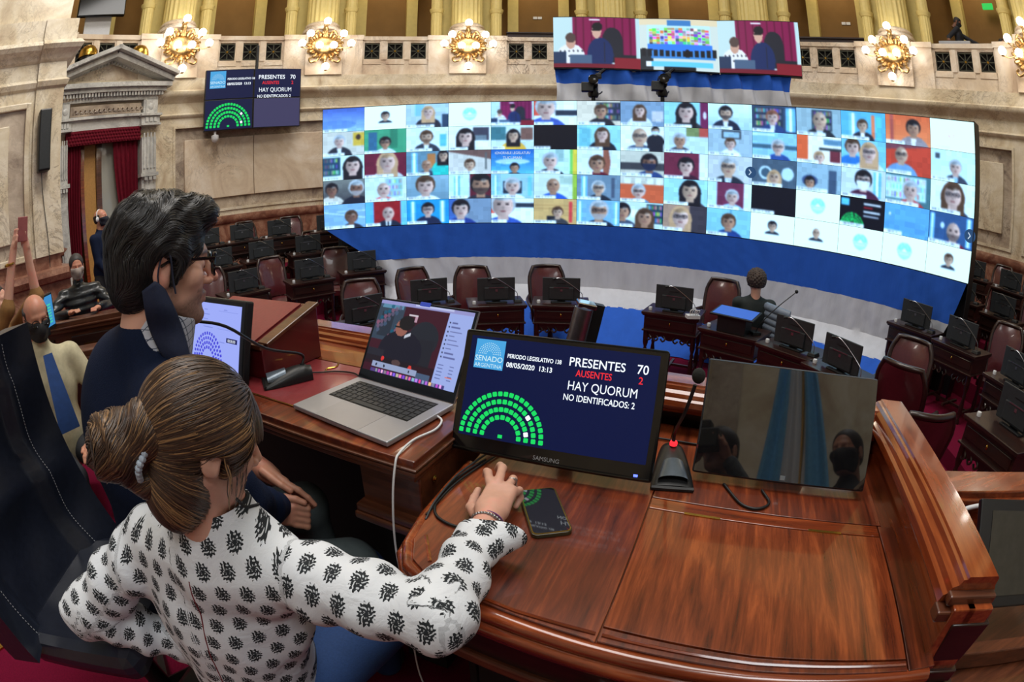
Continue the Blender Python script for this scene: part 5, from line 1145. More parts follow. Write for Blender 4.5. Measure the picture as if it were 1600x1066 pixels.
ml = Matrix.Translation((-.665, 1.325, 2.068)) @ Matrix.Rotation(rad(-58), 4, 'Z')
mlc = ml.inverted()
conf_mic('desk_microphone', ml, [(0, .05, .04), (0, .05, .075), mlc @ Vector((-.66, 1.2, 2.21)), mlc @ Vector((-.69, 1.06, 2.31)), mlc @ Vector((-.745, .99, 2.345))], mlc @ Vector((-.755, .98, 2.35)), 'long-necked black desk microphone bending towards the man in the navy sweater', 1.0, False)

# telephone
ph_ = tag(empty('mobile_phone'), 'smartphone in a gold-edged case lying on the desk beside the hand', 'phone')
ph_.matrix_world = Matrix.Translation((.062, .815, 2.0)) @ Matrix.Rotation(.155, 4, 'Z')
b = MB(); b.prism([(x, y) for x, y in [(s * (.0385 - .012) + .012 * math.cos(a) * 1, t_ * (.077 - .012) + .012 * math.sin(a)) for s, t_, a0 in ((1, 1, 0), (-1, 1, 90), (-1, -1, 180), (1, -1, 270)) for a in [rad(a0 + k * 15) for k in range(7)]]], .0003, .0088); obj('case', b, plain('clear_dark_case', srgb(60, 56, 36), .25), ph_, bevel=.001)
b = MB(); b.prism([(s * (.0365 - .010) + .010 * math.cos(a), t_ * (.075 - .010) + .010 * math.sin(a)) for s, t_, a0 in ((1, 1, 0), (-1, 1, 90), (-1, -1, 180), (1, -1, 270)) for a in [rad(a0 + k * 15) for k in range(7)]], .008, .0096); obj('gold_rim', b, 'brass', ph_)
M['phone_glass'] = MT('phone_glass', .04, 0, .5, color=(.01, .01, .012)).set('IOR', 2.2).m
b = MB(); b.prism([(s * (.0345 - .009) + .009 * math.cos(a), t_ * (.073 - .009) + .009 * math.sin(a)) for s, t_, a0 in ((1, 1, 0), (-1, 1, 90), (-1, -1, 180), (1, -1, 270)) for a in [rad(a0 + k * 15) for k in range(7)]], .009, .0101); obj('glass', b, 'phone_glass', ph_)

# cables
def cable(pts, r, mat, lbl, n=40):
    b = MB(); b.tube(bez(pts, n), r, 8); return tag(obj('cable', b, mat), lbl, 'cable')
cable([(-.1795, 1.105, 2.074), (-.165, 1.085, 2.07), (-.175, 1.04, 2.069), (-.215, .99, 2.069), (-.236, .93, 2.068), (-.2415, .905, 2.055), (-.25, .88, 1.98), (-.256, .865, 1.85), (-.25, .86, 1.65), (-.26, .87, 1.35), (-.2, .8, 1.2)], .0026, 'white', 'white charging cable running from the laptop over the desk edge', 70)
cable([(-.06, 1.02, 2.004), (-.11, .95, 2.004), (-.148, .86, 2.004), (-.145, .80, 2.004), (-.10, .765, 2.004), (-.055, .775, 2.004), (-.04, .80, 2.004)], .0028, 'black', 'black cable looping on the desk beside the bracelet')
cable([(-.02, 1.06, 2.004), (-.075, .985, 2.004), (-.125, .9, 2.006), (-.165, .80, 2.004)], .0024, 'black', 'black cable lying left of the large monitor, nearest the raised desk')
cable([(-.045, 1.06, 2.008), (-.09, .995, 2.006), (-.12, .93, 2.012), (-.152, .84, 2.01), (-.165, .79, 2.0)], .0024, 'darkgrey', 'dark grey cable lying left of the large monitor over the black ones')
cable([(-.622, 1.385, 2.073), (-.58, 1.395, 2.071), (-.53, 1.405, 2.071), (-.47, 1.39, 2.071), (-.43, 1.34, 2.071)], .0024, 'black', 'black cable from the left microphone running behind the laptop')
cable([(.46, .88, 2.004), (.47, .80, 2.004), (.50, .775, 2.004), (.535, .79, 2.004), (.54, .84, 2.004)], .0032, 'black', 'black cable looping out from under the dark screen')
cable([(.22, 1.16, 2.004), (.36, 1.11, 2.005), (.45, 1.07, 2.004), (.55, 1.03, 2.004)], .0028, 'black', 'black cable crossing behind the upright microphone')
# lower desk rail and screen at the far right
lr = tag(empty('side_desk'), 'glossy mahogany side desk with a rail beyond the right parapet', 'desk'); lr.matrix_world = Matrix()
b = MB(); b.box((2.12, .86, 1.735), (1.2, .16, .03), rotm(0, 0, rad(-19.5))); b.box((2.10, .79, 1.712), (1.2, .05, .025), rotm(0, 0, rad(-19.5))); b.box((2.13, .86, 1.4), (1.2, .1, .64), rotm(0, 0, rad(-19.5))); obj('rail', b, 'wood_x', lr, bevel=.006)
b = MB(); b.box((1.72, .42, 1.50), (1.4, .6, .04), rotm(0, 0, rad(-22))); b.box((1.55, .30, 1.56), (.95, .05, .07), rotm(0, 0, rad(-24))); obj('board', b, 'wood_mid', lr, bevel=.006)
gs = tag(empty('dark_screen'), 'dark screen mirroring pale light on the lower desk at the right edge', 'screen')
gs.matrix_world = Matrix.Translation((1.50, .52, 1.80)) @ Matrix.Rotation(rad(-24), 4, 'Z') @ Matrix.Rotation(rad(-42), 4, 'X')
b = MB(); b.box((0, .012, 0), (.50, .024, .32)); obj('case', b, 'black', gs, bevel=.005)
b = MB(); b.box((0.01, -.001, .0), (.42, .002, .25)); obj('glass_front', b, plain('dark_glass', srgb(52, 52, 48), .18), gs)
cable([(1.36, .84, 1.78), (1.45, .82, 1.80), (1.55, .78, 1.81), (1.7, .72, 1.80)], .008, 'white', 'thick white cable lying along the top of the dark screen at the right edge')
# ================================================================== people: signed-distance bodies meshed with surface nets
V3 = lambda *a: np.array(a, float)
def smin(a, b, k):
    if k <= 0: return np.minimum(a, b)
    h = np.clip(.5 + .5 * (b - a) / k, 0, 1); return b * (1 - h) + a * h - k * h * (1 - h)
def smax(a, b, k): return -smin(-a, -b, k)
def s_cone(P, a, b, ra, rb):
    a, b = np.asarray(a, float), np.asarray(b, float); ba = b - a; t = np.clip(((P - a) @ ba) / max(1e-9, ba @ ba), 0, 1)
    return np.linalg.norm(P - a - t[:, None] * ba, axis=1) - (ra + (rb - ra) * t)
def s_ell(P, c, r, R=None):
    q = P - np.asarray(c, float)
    if R is not None: q = q @ R
    r = np.asarray(r, float); k0 = np.linalg.norm(q / r, axis=1); k1 = np.linalg.norm(q / (r * r), axis=1); return k0 * (k0 - 1) / np.maximum(k1, 1e-9)
def s_box(P, c, h, R=None, rd=.0):
    q = P - np.asarray(c, float)
    if R is not None: q = q @ R
    q = np.abs(q) - np.asarray(h, float) + rd; return np.linalg.norm(np.maximum(q, 0), axis=1) + np.minimum(q.max(1), 0) - rd
def frame(f, up=(0, 0, 1)):
    """columns: right, forward, up"""
    f = np.asarray(f, float); f /= np.linalg.norm(f); u = np.asarray(up, float); r = np.cross(f, u); r /= np.linalg.norm(r); u = np.cross(r, f); return np.stack([r, f, u], 1)
def nets(fn, lo, hi, h):
    lo, hi = np.asarray(lo, float), np.asarray(hi, float); n = np.maximum(3, np.ceil((hi - lo) / h).astype(int) + 1)
    ax = [lo[i] + h * np.arange(n[i]) for i in range(3)]
    G = np.stack(np.meshgrid(*ax, indexing='ij'), -1).reshape(-1, 3)
    D = fn(G).reshape(n).astype(np.float32)
    I = D < 0
    nb = np.zeros(n - 1, int); S = np.zeros((*(n - 1), 3)); C = np.zeros(n - 1)
    cr = [(0, 0, 0), (1, 0, 0), (0, 1, 0), (1, 1, 0), (0, 0, 1), (1, 0, 1), (0, 1, 1), (1, 1, 1)]
    sl = lambda A, o: A[o[0]:n[0] - 1 + o[0], o[1]:n[1] - 1 + o[1], o[2]:n[2] - 1 + o[2]]
    for i in range(8):
        for j in range(3):
            if cr[i][j] == 0:
                o2 = list(cr[i]); o2[j] = 1; a, b = sl(D, cr[i]), sl(D, o2); m = (a < 0) != (b < 0)
                t = np.where(m, a / np.where(m, a - b, 1), 0)
                for k in range(3): S[..., k] += np.where(m, cr[i][k] + (t if k == j else 0), 0)
                C += m
    act = C > 0; idx = -np.ones(n - 1, int); idx[act] = np.arange(act.sum())
    pos = np.argwhere(act); V = lo + h * (pos + S[act] / C[act][:, None])
    F = []
    for d in range(3):
        e = [1, 1, 1]; e[d] = 0
        a = D[:-1, 1:-1, 1:-1] if d == 0 else D[1:-1, :-1, 1:-1] if d == 1 else D[1:-1, 1:-1, :-1]
        b = D[1:, 1:-1, 1:-1] if d == 0 else D[1:-1, 1:, 1:-1] if d == 1 else D[1:-1, 1:-1, 1:]
        m = (a < 0) != (b < 0); q = np.argwhere(m)
        if not len(q): continue
        off = np.array([0 if d == k else 1 for k in range(3)]); q = q + off
        u, w = [(1, 2), (2, 0), (0, 1)][d]; eu = np.eye(3, dtype=int)[u]; ew = np.eye(3, dtype=int)[w]
        g = lambda p: idx[p[:, 0], p[:, 1], p[:, 2]]
        f = np.stack([g(q - eu - ew), g(q - ew), g(q), g(q - eu)], 1)
        inside = a[m] < 0; f[~inside] = f[~inside][:, ::-1]; F.append(f)
    F = np.concatenate(F); return V, F[(F >= 0).all(1)]
def grad(fn, P, e=.001):
    g = np.stack([fn(P + np.eye(3)[i] * e) - fn(P - np.eye(3)[i] * e) for i in range(3)], 1); return g / (np.linalg.norm(g, axis=1)[:, None] + 1e-9)
def sdf_obj(name, fn, lo, hi, h, mat, parent, R=None, T=None, relax=1, **k):
    V, F = nets(fn, lo, hi, h)
    for _ in range(relax):
        d = fn(V); V = V - grad(fn, V, h * .3) * np.clip(d, -h, h)[:, None]
    me_uv = k.get('uv')
    uv = me_uv(V) if me_uv else None; col = k['col'](V) if 'col' in k else None
    if R is not None: V = V @ np.asarray(R).T
    if T is not None: V = V + np.asarray(T)
    return link(name, npmesh(name, V, F, mat, uv=uv, col=col), parent)
# ---- head in its own frame: +y looks forward, +x to the person's right, z up; about life size
def head_fn(P, nose=1.0, jaw=1.0, ears=True, full=True, neck=(0, -.052, -.2), nr=.056):
    X = np.abs(P[:, 0]); S = np.stack([X, P[:, 1], P[:, 2]], 1)
    d = s_ell(P, (0, -.012, .032), (.074, .098, .082))
    d = smin(d, s_ell(P, (0, .028, -.04), (.057, .062, .08)), .03)
    d = smin(d, s_cone(S, (.050 * jaw, -.005, -.052), (.012, .066, -.101), .017, .018), .028)
    d = smin(d, s_cone(S, (0, .072, -.101), (.010, .074, -.099), .016, .015), .016)
    d = smin(d, s_cone(S, (.008, .082, .022), (.036, .070, .020), .012, .010), .016)
    d = smin(d, s_ell(S, (.046, .056, -.022), (.022, .024, .022)), .02)
    if full:
        d = smax(d, -s_ell(S, (.031, .098, .0), (.019, .020, .014)), .012)
        d = smin(d, s_ell(S, (.031, .074, .001), (.0145, .012, .0115)), .004)
        d = smin(d, s_cone(P, (0, .088, .010), (0, .1105 * nose, -.028), .0075, .0105), .010)
        d = smin(d, s_ell(S, (.012, .098, -.034), (.009, .012, .008)), .006)
        d = smin(d, s_cone(S, (.0, .091, -.060), (.022, .078, -.063), .0075, .004), .006)
        d = smin(d, s_cone(S, (.0, .089, -.0725), (.018, .078, -.071), .0085, .004), .005)
        d = smax(d, -s_cone(S, (.0, .102, -.0665), (.022, .086, -.0670), .0022, .001), .003)
        d = smax(d, -s_ell(P, (0, .097, -.086), (.022, .009, .006)), .008)
    if ears:
        e = s_ell(S, (.078, -.012, -.008), (.007, .019, .033)); e = smin(e, s_ell(S, (.076, -.004, -.03), (.006, .010, .012)), .006)
        e = smax(e, -s_ell(S, (.087, -.006, -.004), (.007, .011, .020)), .004); d = smin(d, e, .006)
    n = s_cone(P, (0, -.025, -.06), neck, nr, nr); d = smin(d, n, .028)
    return d
def skinmat(name, c, red):
    m = MT(name, .46, 0, .4); f = m.noise(m.coord(), 9, 4); g = m.noise(m.coord(), 60, 3)
    m.set('Base Color', m.ramp(f * .7 + g * .3, [(.3, tuple(x * .86 for x in c)), (.5, c), (.68, red)])); m.set('Subsurface Weight', .12); m.set('Subsurface Radius', (.01, .004, .002)); m.set('Subsurface Scale', .5); m.bump(g, .12, .002); return m.m
M['skin_m'] = skinmat('olive_skin', srgb(188, 134, 110), srgb(204, 132, 112)); M['skin_w'] = skinmat('fair_skin', srgb(206, 158, 138), srgb(220, 148, 132))
M['skin_d'] = skinmat('brown_skin', srgb(120, 80, 62), srgb(130, 84, 66))
def hairmat(name):
    m = MT(name, .38, 0, .5); a = m.n('Attribute', attribute_name='col'); m.set('Base Color', a.outputs['Color']); m.set('Anisotropic', .5); m.set('Sheen Weight', .1); return m.m
M['hair'] = hairmat('hair_strands')
M['eye'] = plain('eye_white', srgb(220, 214, 208), .15, nz=.02); M['iris'] = plain('dark_iris', srgb(40, 26, 20), .1)
M['lip'] = plain('lips', srgb(150, 82, 76), .5)
def strands(name, fn, seeds, flow, steps, step, rad_, colf, parent, R, T, lift=.0015, wav=.0006, flick=None):
    """hair locks that follow the surface fn = 0 along the field flow(P)"""
    P = seeds.copy(); n = len(P); off = lift * (.3 + 1.4 * RNG.random(n)); path = [P.copy()]; ph = RNG.random(n) * 6.28
    for s in range(steps):
        v = flow(P); g = grad(fn, P); v = v - g * (v * g).sum(1)[:, None]; v /= np.linalg.norm(v, axis=1)[:, None] + 1e-9
        P = P + v * step; d = fn(P); P = P - grad(fn, P) * (d - off)[:, None]
        sd = np.cross(g, v); P = P + sd * (wav * np.sin(ph + s * .9))[:, None]
        path.append(P.copy())
    A = np.stack(path, 1); k = A.shape[1]
    t = np.gradient(A, axis=1); t /= np.linalg.norm(t, axis=2)[..., None] + 1e-9
    up = grad(fn, A.reshape(-1, 3)).reshape(A.shape); sd = np.cross(t, up); sd /= np.linalg.norm(sd, axis=2)[..., None] + 1e-9
    taper = np.sin(np.linspace(.25, PI - .12, k)) ** .5; rr = rad_ * (.6 + .9 * RNG.random(n))[:, None, None] * taper[None, :, None]
    Q = np.stack([A + sd * rr * 1.5, A + up * rr * .8, A - sd * rr * 1.5], 2)     # n,k,3,3
    V = Q.reshape(-1, 3); c = colf(seeds); C = np.repeat(c[:, None, :], k * 3, 1) * (1 + .0 * RNG.random((n, 1, 1)))
    base = (np.arange(n)[:, None] * k + np.arange(k - 1)[None]) * 3; base = base.ravel()
    F = np.concatenate([np.stack([base + 0, base + 1, base + 4, base + 3], 1), np.stack([base + 1, base + 2, base + 5, base + 4], 1)])
    V = V @ np.asarray(R).T + np.asarray(T); me = npmesh(name, V, F, 'hair', col=C.reshape(-1, 3)); o = link(name, me, parent); return tag(o, kind='stuff')
def seeds_on(fn, lo, hi, n, cond=None):
    out = []
    while sum(map(len, out)) < n:
        P = np.asarray(lo) + (np.asarray(hi) - np.asarray(lo)) * RNG.random((n * 6, 3)); d = fn(P); P = P[np.abs(d) < .012]; P = P - grad(fn, P) * fn(P)[:, None]
        if cond is not None: P = P[cond(P)]
        out.append(P)
    return np.concatenate(out)[:n]
def hand_fn(P, s, fingers, thumb, palm):
    """palm: (wrist, knuckle centre, side vector, radius); fingers: list of joint lists; world or local metres"""
    w, kc, sv, th = palm; w, kc, sv = map(lambda a: np.asarray(a, float), (w, kc, sv))
    f = (kc - w); L = np.linalg.norm(f); f /= L; nrm = np.cross(f, sv); R = np.stack([sv / np.linalg.norm(sv), f, nrm / np.linalg.norm(nrm)], 1)
    d = s_box(P, w + f * L * .58, (.034 * s, L * .46, th), R, th * .95)
    d = smin(d, s_cone(P, w - f * .02, w + f * L * .3, .024 * s, .024 * s), .02)
    for J in fingers:
        r = J[0]; J = [np.asarray(j, float) for j in J[1:]]
        for i in range(len(J) - 1): d = smin(d, s_cone(P, J[i], J[i + 1], r * (1 - .08 * i), r * (.92 - .1 * i)), .0045 if i else .007)
    r = thumb[0]; J = [np.asarray(j, float) for j in thumb[1:]]
    for i in range(len(J) - 1): d = smin(d, s_cone(P, J[i], J[i + 1], r * (1.15 - .15 * i), r * (1 - .12 * i)), .008 if i == 0 else .004)
    return d
def bounds(pts, m): P = np.array(pts); return P.min(0) - m, P.max(0) + m
def fbm(P, s, seed=0):
    r = np.random.default_rng(seed); o = 0
    for k in range(5):
        d = r.normal(size=3); d /= np.linalg.norm(d); o = o + np.sin(P @ d * s * (1 + .5 * k) + r.random() * 6.28 + .8 * np.sin(P @ r.normal(size=3) * s * .7)) / (1 + .5 * k)
    return o / 2.5

# ------------------------------------------------------------------ the woman in the printed blouse
wm = tag(empty('person'), 'person with brown hair in a bun and a white blouse with black sprig print', 'person')
HWC = V3(-.455, .575, 2.275)                                     # head centre
HWR = frame((math.sin(rad(39)) * math.cos(rad(-24)), math.cos(rad(39)) * math.cos(rad(-24)), math.sin(rad(-24))))
HWS = .90
hw = lambda P: head_fn(P / HWS, neck=(.0, .035, -.19), nr=.05) * HWS
sdf_obj('head', hw, (-.10, -.13, -.2), (.10, .13, .13), .0035, 'skin_w', wm, HWR, HWC)
for s in (-1, 1): b = MB(); b.ball((s * .031 * HWS, .076 * HWS, .001), .0112 * HWS, 10); eo = obj('eye', b, 'eye', wm); eo.matrix_world = Matrix.Translation(HWC) @ Matrix(HWR.tolist()).to_4x4()
def hair_w(P):
    Q = P / HWS; X = np.abs(Q[:, 0]); S = np.stack([X, Q[:, 1], Q[:, 2]], 1)
    d = s_ell(Q, (0, -.018, .036), (.084, .104, .091)); d = smin(d, s_ell(Q, (0, -.042, -.055), (.066, .060, .095)), .03)
    d = smin(d, s_ell(S, (.064, .015, .01), (.018, .045, .05)), .02)
    d = smin(d, s_ell(Q, (0, -.030, -.10), (.056, .050, .07)), .03)
    cut = s_ell(Q, (0, .108, -.055), (.082, .088, .090)); d = smax(d, -cut, .01)
    ear = s_ell(S, (.08, -.002, -.035), (.03, .024, .038)); d = smax(d, -ear, .012)
    return d * HWS
BUN = V3(-.012, -.148, -.035)                                       # bun in head frame
darkb, midb, goldb = np.array(srgb(44, 28, 20)), np.array(srgb(80, 56, 40)), np.array(srgb(158, 120, 78))
def wcol(P):
    n = len(P); t = RNG.random(n)[:, None]; band = (.5 + .5 * np.sin(P[:, 2] * 90 + P[:, 1] * 60 + RNG.random(n) * 1.5))[:, None]
    c = darkb * (1 - t) + midb * t; g = np.clip(band * 1.3 - .6 + .35 * RNG.random((n, 1)), 0, 1) * (RNG.random((n, 1)) < .5); return c * (1 - g) + goldb * g
sdf_obj('hair_cap', hair_w, (-.10, -.14, -.18), (.10, .12, .14), .005, 'hair', wm, HWR, HWC, col=lambda V: np.tile(darkb, (len(V), 1)))
def wflow(P):
    v = (BUN + V3(0, .02, -.01)) - P; v = v / (np.linalg.norm(v, axis=1)[:, None] + 1e-6); v[:, 2] -= .25 * np.clip(P[:, 1] / .08, -.5, 1); return v
sw = seeds_on(hair_w, (-.1, -.13, -.17), (.1, .12, .13), 8000)
strands('hair_strands', hair_w, sw, wflow, 9, .011, .00055, wcol, wm, HWR, HWC, .0034, .0009)
# fringe and loose locks falling beside the cheek
def fringe(P): v = np.stack([np.sign(P[:, 0]) * .25, P[:, 1] * 0 + .35, P[:, 2] * 0 - 1.], 1); return v
def fr_fn(P): Q = P / HWS; return np.minimum(s_ell(Q, (0, .0, .005), (.079, .104, .105)), hair_w(P) / HWS) * HWS
sf = seeds_on(fr_fn, (-.08, .03, .02), (.08, .11, .12), 900, cond=lambda P: (P[:, 1] > .045) & (P[:, 2] > .055) & (P[:, 0] < .058))
strands('fringe', fr_fn, sf, fringe, 6, .008, .0006, wcol, wm, HWR, HWC, .003, .0008)
sf = seeds_on(fr_fn, (.05, .0, -.02), (.1, .07, .05), 26, cond=lambda P: (P[:, 0] > .055) & (P[:, 2] > .0))
strands('loose_locks', lambda P: s_ell(P / HWS, (0, .0, -.03), (.083, .085, .15)) * HWS, sf, fringe, 11, .009, .0005, wcol, wm, HWR, HWC, .004, .002)
def bun_fn(P):
    q = P - BUN; u = np.arctan2(q[:, 2], q[:, 0]); r = np.hypot(q[:, 0], q[:, 2]); return np.hypot(r - .021, q[:, 1] * .85) - .028 + .003 * np.sin(u * 3 + r * 200 + q[:, 1] * 90)
def bun_all(P): return smin(bun_fn(P), smin(s_cone(P, BUN + V3(0, .012, 0), V3(0, -.095, .0), .034, .045), s_cone(P, BUN + V3(0, .0, -.02), V3(0, -.085, -.075), .018, .028), .02), .015)
sdf_obj('bun', bun_all, BUN - .08, BUN + V3(.08, .12, .08), .004, 'hair', wm, HWR, HWC, col=lambda V: np.tile(darkb * 1.2, (len(V), 1)))
def bflow(P): q = P - BUN; return np.stack([-q[:, 2] + q[:, 1] * .5, q[:, 0] * .6, q[:, 0]], 1) + .004
sb = seeds_on(bun_all, BUN - .07, BUN + V3(.07, .08, .07), 2600)
strands('bun_strands', bun_all, sb, bflow, 10, .008, .0006, wcol, wm, HWR, HWC, .0025, .001)
b = MB()
for k in range(40):
    a = 2 * PI * k / 40; b.ball((BUN[0] + .052 * math.cos(a), BUN[1] + .040 + .004 * math.sin(5 * a), BUN[2] + .006 + .052 * math.sin(a)), .0065, 6)
o = obj('hair_tie', b, plain('pale_blue_scrunchie', srgb(176, 190, 206), .8), wm); o.matrix_world = Matrix.Translation(HWC) @ Matrix(HWR.tolist()).to_4x4()
# blouse
NK = V3(-.475, .575, 2.155); SR = V3(-.365, .575, 2.035); SL = V3(-.705, .585, 2.03); PV = V3(-.60, .64, 1.52); CH = V3(-.555, .60, 1.92)
ER = V3(-.105, .505, 2.035); WR_ = V3(-.045, .715, 2.045); EL = V3(-.88, .45, 1.87); WL = V3(-.66, .62, 1.66)
def armfold(P, a, b, amp, fr, ph=0):
    a, b = np.asarray(a, float), np.asarray(b, float); ax = (b - a) / np.linalg.norm(b - a); t = (P - a) @ ax; q = P - a - t[:, None] * ax; an = np.arctan2(q[:, 2], q @ np.cross(ax, (0, 0, 1)))
    return amp * np.sin(t * fr + 1.8 * np.sin(an + ph) + ph)
def blouse(P):
    d = s_ell(P, CH, (.185, .105, .2)); d = smin(d, s_cone(P, CH + V3(0, 0, -.05), PV, .135, .17), .08)
    d = smin(d, s_cone(P, SL + V3(.05, 0, -.005), SR - V3(.05, 0, -.005), .062, .062), .06)
    d = smin(d, s_cone(P, NK + V3(-.003, 0.002, .012), NK - V3(0.01, 0, .10), .064, .10), .05)
    aR = s_cone(P, SR + V3(-.02, 0, -.01), ER, .066, .052) + armfold(P, SR, ER, .0045, 62, .5) + .004 * fbm(P, 45, 9); aR = smin(aR, s_cone(P, ER, WR_ - (WR_ - ER) * .12, .052, .040) + armfold(P, ER, WR_, .0045, 85, 2), .03)
    aL = s_cone(P, SL + V3(.02, 0, -.01), EL, .068, .058) + armfold(P, SL, EL, .005, 70, 1); aL = smin(aL, s_cone(P, EL, WL, .058, .042) + armfold(P, EL, WL, .005, 80, 0), .03)
    d = smin(d, smin(aR, aL, .001), .03)
    d = smin(d, s_cone(P, SR + V3(-.05, 0, .01), ER + (SR - ER) * .45, .052, .05), .02)
    d = d + .0045 * fbm(P, 26, 3) + .0035 * np.clip(1 - np.abs(P[:, 2] - 1.9) * 3, 0, 1) * np.sin(P[:, 0] * 60 + 8 * P[:, 2])
    d = smax(d, -s_cone(P, NK + V3(.0, .02, .035), NK + V3(.02, .05, .12), .057, .07), .008)
    f = (WR_ - ER) / np.linalg.norm(WR_ - ER); d = smax(d, (P - (WR_ - f * .040)) @ f - .0, .004)
    return d
def blouse_uv(V):
    uv = np.zeros((len(V), 2)); segs = [(SR, ER), (ER, WR_), (SL, EL), (EL, WL)]; best = np.abs(s_ell(V, CH + V3(0, 0, -.05), (.19, .12, .4))) * 1.0 - .01
    uv[:, 0] = (V[:, 0] - CH[0]) * 1.0 + .3 * (V[:, 1] - CH[1]) * np.sign(V[:, 0] - CH[0]); uv[:, 1] = V[:, 2]
    acc = 0
    for k, (a, b_) in enumerate(segs):
        ax = (b_ - a); L = np.linalg.norm(ax); ax = ax / L; t = (V - a) @ ax; q = V - a - t[:, None] * ax; r = np.linalg.norm(q, axis=1); dd = np.where((t > -.0 if k % 2 == 0 else t > -.03) & (t < L + .03), np.abs(r - .055), 9.)
        if k == 0: dd = np.where(V[:, 0] < SR[0] + .02, 9., dd)
        if k == 2: dd = np.where(V[:, 0] > SL[0] - .02, 9., dd)
        n1 = np.cross(ax, (0, 0, 1)); n1 /= np.linalg.norm(n1); n2 = np.cross(ax, n1); an = np.arctan2(q @ n2, q @ n1); m = dd < best; best = np.where(m, dd, best)
        uv[m, 0] = t[m] + (np.linalg.norm(segs[k - 1][1] - segs[k - 1][0]) if k % 2 else 0); uv[m, 1] = an[m] * .052
    return uv
bm_ = MT('sprig_print_cotton', .8, 0, .2); uvn = bm_.n('UVMap'); u, v, _ = bm_.xyz(uvn.outputs[0]); U, Vv = u / .046, v / .042
row = Vv.floor(); pu = (U + row.mod(2.0) * .5).fract() - .5; pv = Vv.fract() - .5
ce = bm_.noise(uvn.outputs[0], 260, 2); x_ = pu * 1.0 + (ce - .5) * .05; y_ = pv * 1.0 + (ce - .5) * .05
tw = x_ + y_ * y_ * .35; rad2 = (tw * tw * 9.5 + y_ * y_ * 4.9).sqrt(); an_ = y_.atan2(tw); spike = (an_ * 15).sin() * .12
body_ = (rad2 + spike).lt(.86); hole = ((rad2 * 15 + (an_ * 3).sin() * 2).sin() + (an_ * 9 + rad2 * 14).sin()).gt(.75); core = rad2.lt(.2)
ink = (body_ - hole * .8 * rad2.gt(.22)).clamp()
fabric = bm_.noise(bm_.coord(), 6, 3)
bm_.set('Base Color', bm_.mix(ink, bm_.ramp(fabric, [(.3, srgb(208, 213, 220)), (.7, srgb(226, 231, 238))]), srgb(42, 46, 50)))
bm_.bump(bm_.noise(bm_.coord(), 22, 5, .6, .6), .35, .012); M['blouse'] = bm_.m
sdf_obj('blouse', blouse, (-1.0, .36, 1.45), (.03, .84, 2.17), .0075, 'blouse', wm, uv=blouse_uv)
# turned-back open cuff, collar edging, red back seam
f = (WR_ - ER) / np.linalg.norm(WR_ - ER)
def cuff(u, v):
    c = WR_ - f * (.072 - .045 * v); n1 = np.cross(f, (0, 0, 1)); n1 /= np.linalg.norm(n1); n2 = np.cross(n1, f); a = u * 1.72 * PI - .5 * PI; r = .039 + .004 * v + (.040 * v * max(0, math.cos(a - .3)) ** 4)
    sp = .5 * max(0, 1 - abs(a - .2)) * 0
    p = c + n1 * math.cos(a) * r + n2 * math.sin(a) * r * .85; p = p - f * (.0 + .03 * v * (u > .8)); p[2] = max(p[2], 2.004); return tuple(p)
b = MB(); b.grid(cuff, 40, 6); me = b.mesh('blouse', 'cuff')
uvl = me.uv_layers.new(name='uv'); co = np.array([v.co[:] for v in me.vertices]); uvv = np.stack([co[:, 1] + co[:, 0], co[:, 0] - co[:, 2]], 1); uvl.data.foreach_set('uv', uvv[[l.vertex_index for l in me.loops]].astype(np.float32).ravel())
co_ = link('cuff', me, wm); sm = co_.modifiers.new('thick', 'SOLIDIFY'); sm.thickness = .0015
seam = []
for i in range(40):
    z = 2.06 - i * .0145; x = -.505 - .10 * (i / 40); P0 = np.array([[x, .25 + .001 * k, z] for k in range(400)]); d = blouse(P0); k = np.argmax(d < .0005); seam.append(P0[k])
b = MB(); b.tube(seam, .0014, 5); obj('red_back_seam', b, plain('dark_red_stitching', srgb(120, 30, 40), .8), wm)
ring = []
for k in range(36):
    a = 2 * PI * k / 36; z_ = NK[2] + .07 - .0015 * np.arange(90); Pq = np.stack([NK[0] + .006 + .0605 * math.cos(a) + 0 * z_, NK[1] + .018 + .0605 * math.sin(a) + 0 * z_, z_], 1); dd_ = blouse(Pq); ring.append(tuple(Pq[int(np.argmax(dd_ < 0))]))
b = MB(); b.tube(ring + ring[:1], .003, 6); obj('collar_edging', b, plain('black_edging', srgb(26, 26, 30), .7, nz=.5, sc=400), wm)
# right hand at the lower edge of the monitor
kn = V3(-.018, .826, 2.058); sv = V3(.95, -.28, -.14); sv /= np.linalg.norm(sv)
WP = V3(-.041, .738, 2.046)
K = lambda o, z=0.: kn + sv * o + V3(0, 0, z)
wh = lambda P: hand_fn(P, .90, [
    (.0088, K(-.026, .003), V3(-.047, .868, 2.062), V3(-.051, .895, 2.048), V3(-.056, .914, 2.028)),
    (.0092, K(-.008, .007), V3(-.019, .880, 2.066), V3(-.024, .912, 2.052), V3(-.031, .932, 2.032)),
    (.0086, K(.011, .003), V3(.002, .860, 2.052), V3(.004, .862, 2.028), V3(-.004, .848, 2.014)),
    (.0078, K(.027, -.005), V3(.014, .838, 2.040), V3(.016, .838, 2.022), V3(.008, .824, 2.012))],
    (.0098, V3(-.066, .765, 2.036), V3(-.078, .805, 2.022), V3(-.074, .842, 2.018), V3(-.068, .870, 2.018)), (WP, kn, sv, .0125))
lo, hi = V3(-.125, .60, 1.985), V3(.055, .96, 2.105)
wh2 = lambda P: smin(wh(P), s_cone(P, WR_ - f * .09, WP, .0265, .0225), .012)
sdf_obj('hand', wh2, lo, hi, .0025, 'skin_w', wm)
b = MB(); n1 = np.cross(f, (0, 0, 1)); n1 /= np.linalg.norm(n1); n2 = np.cross(n1, f)
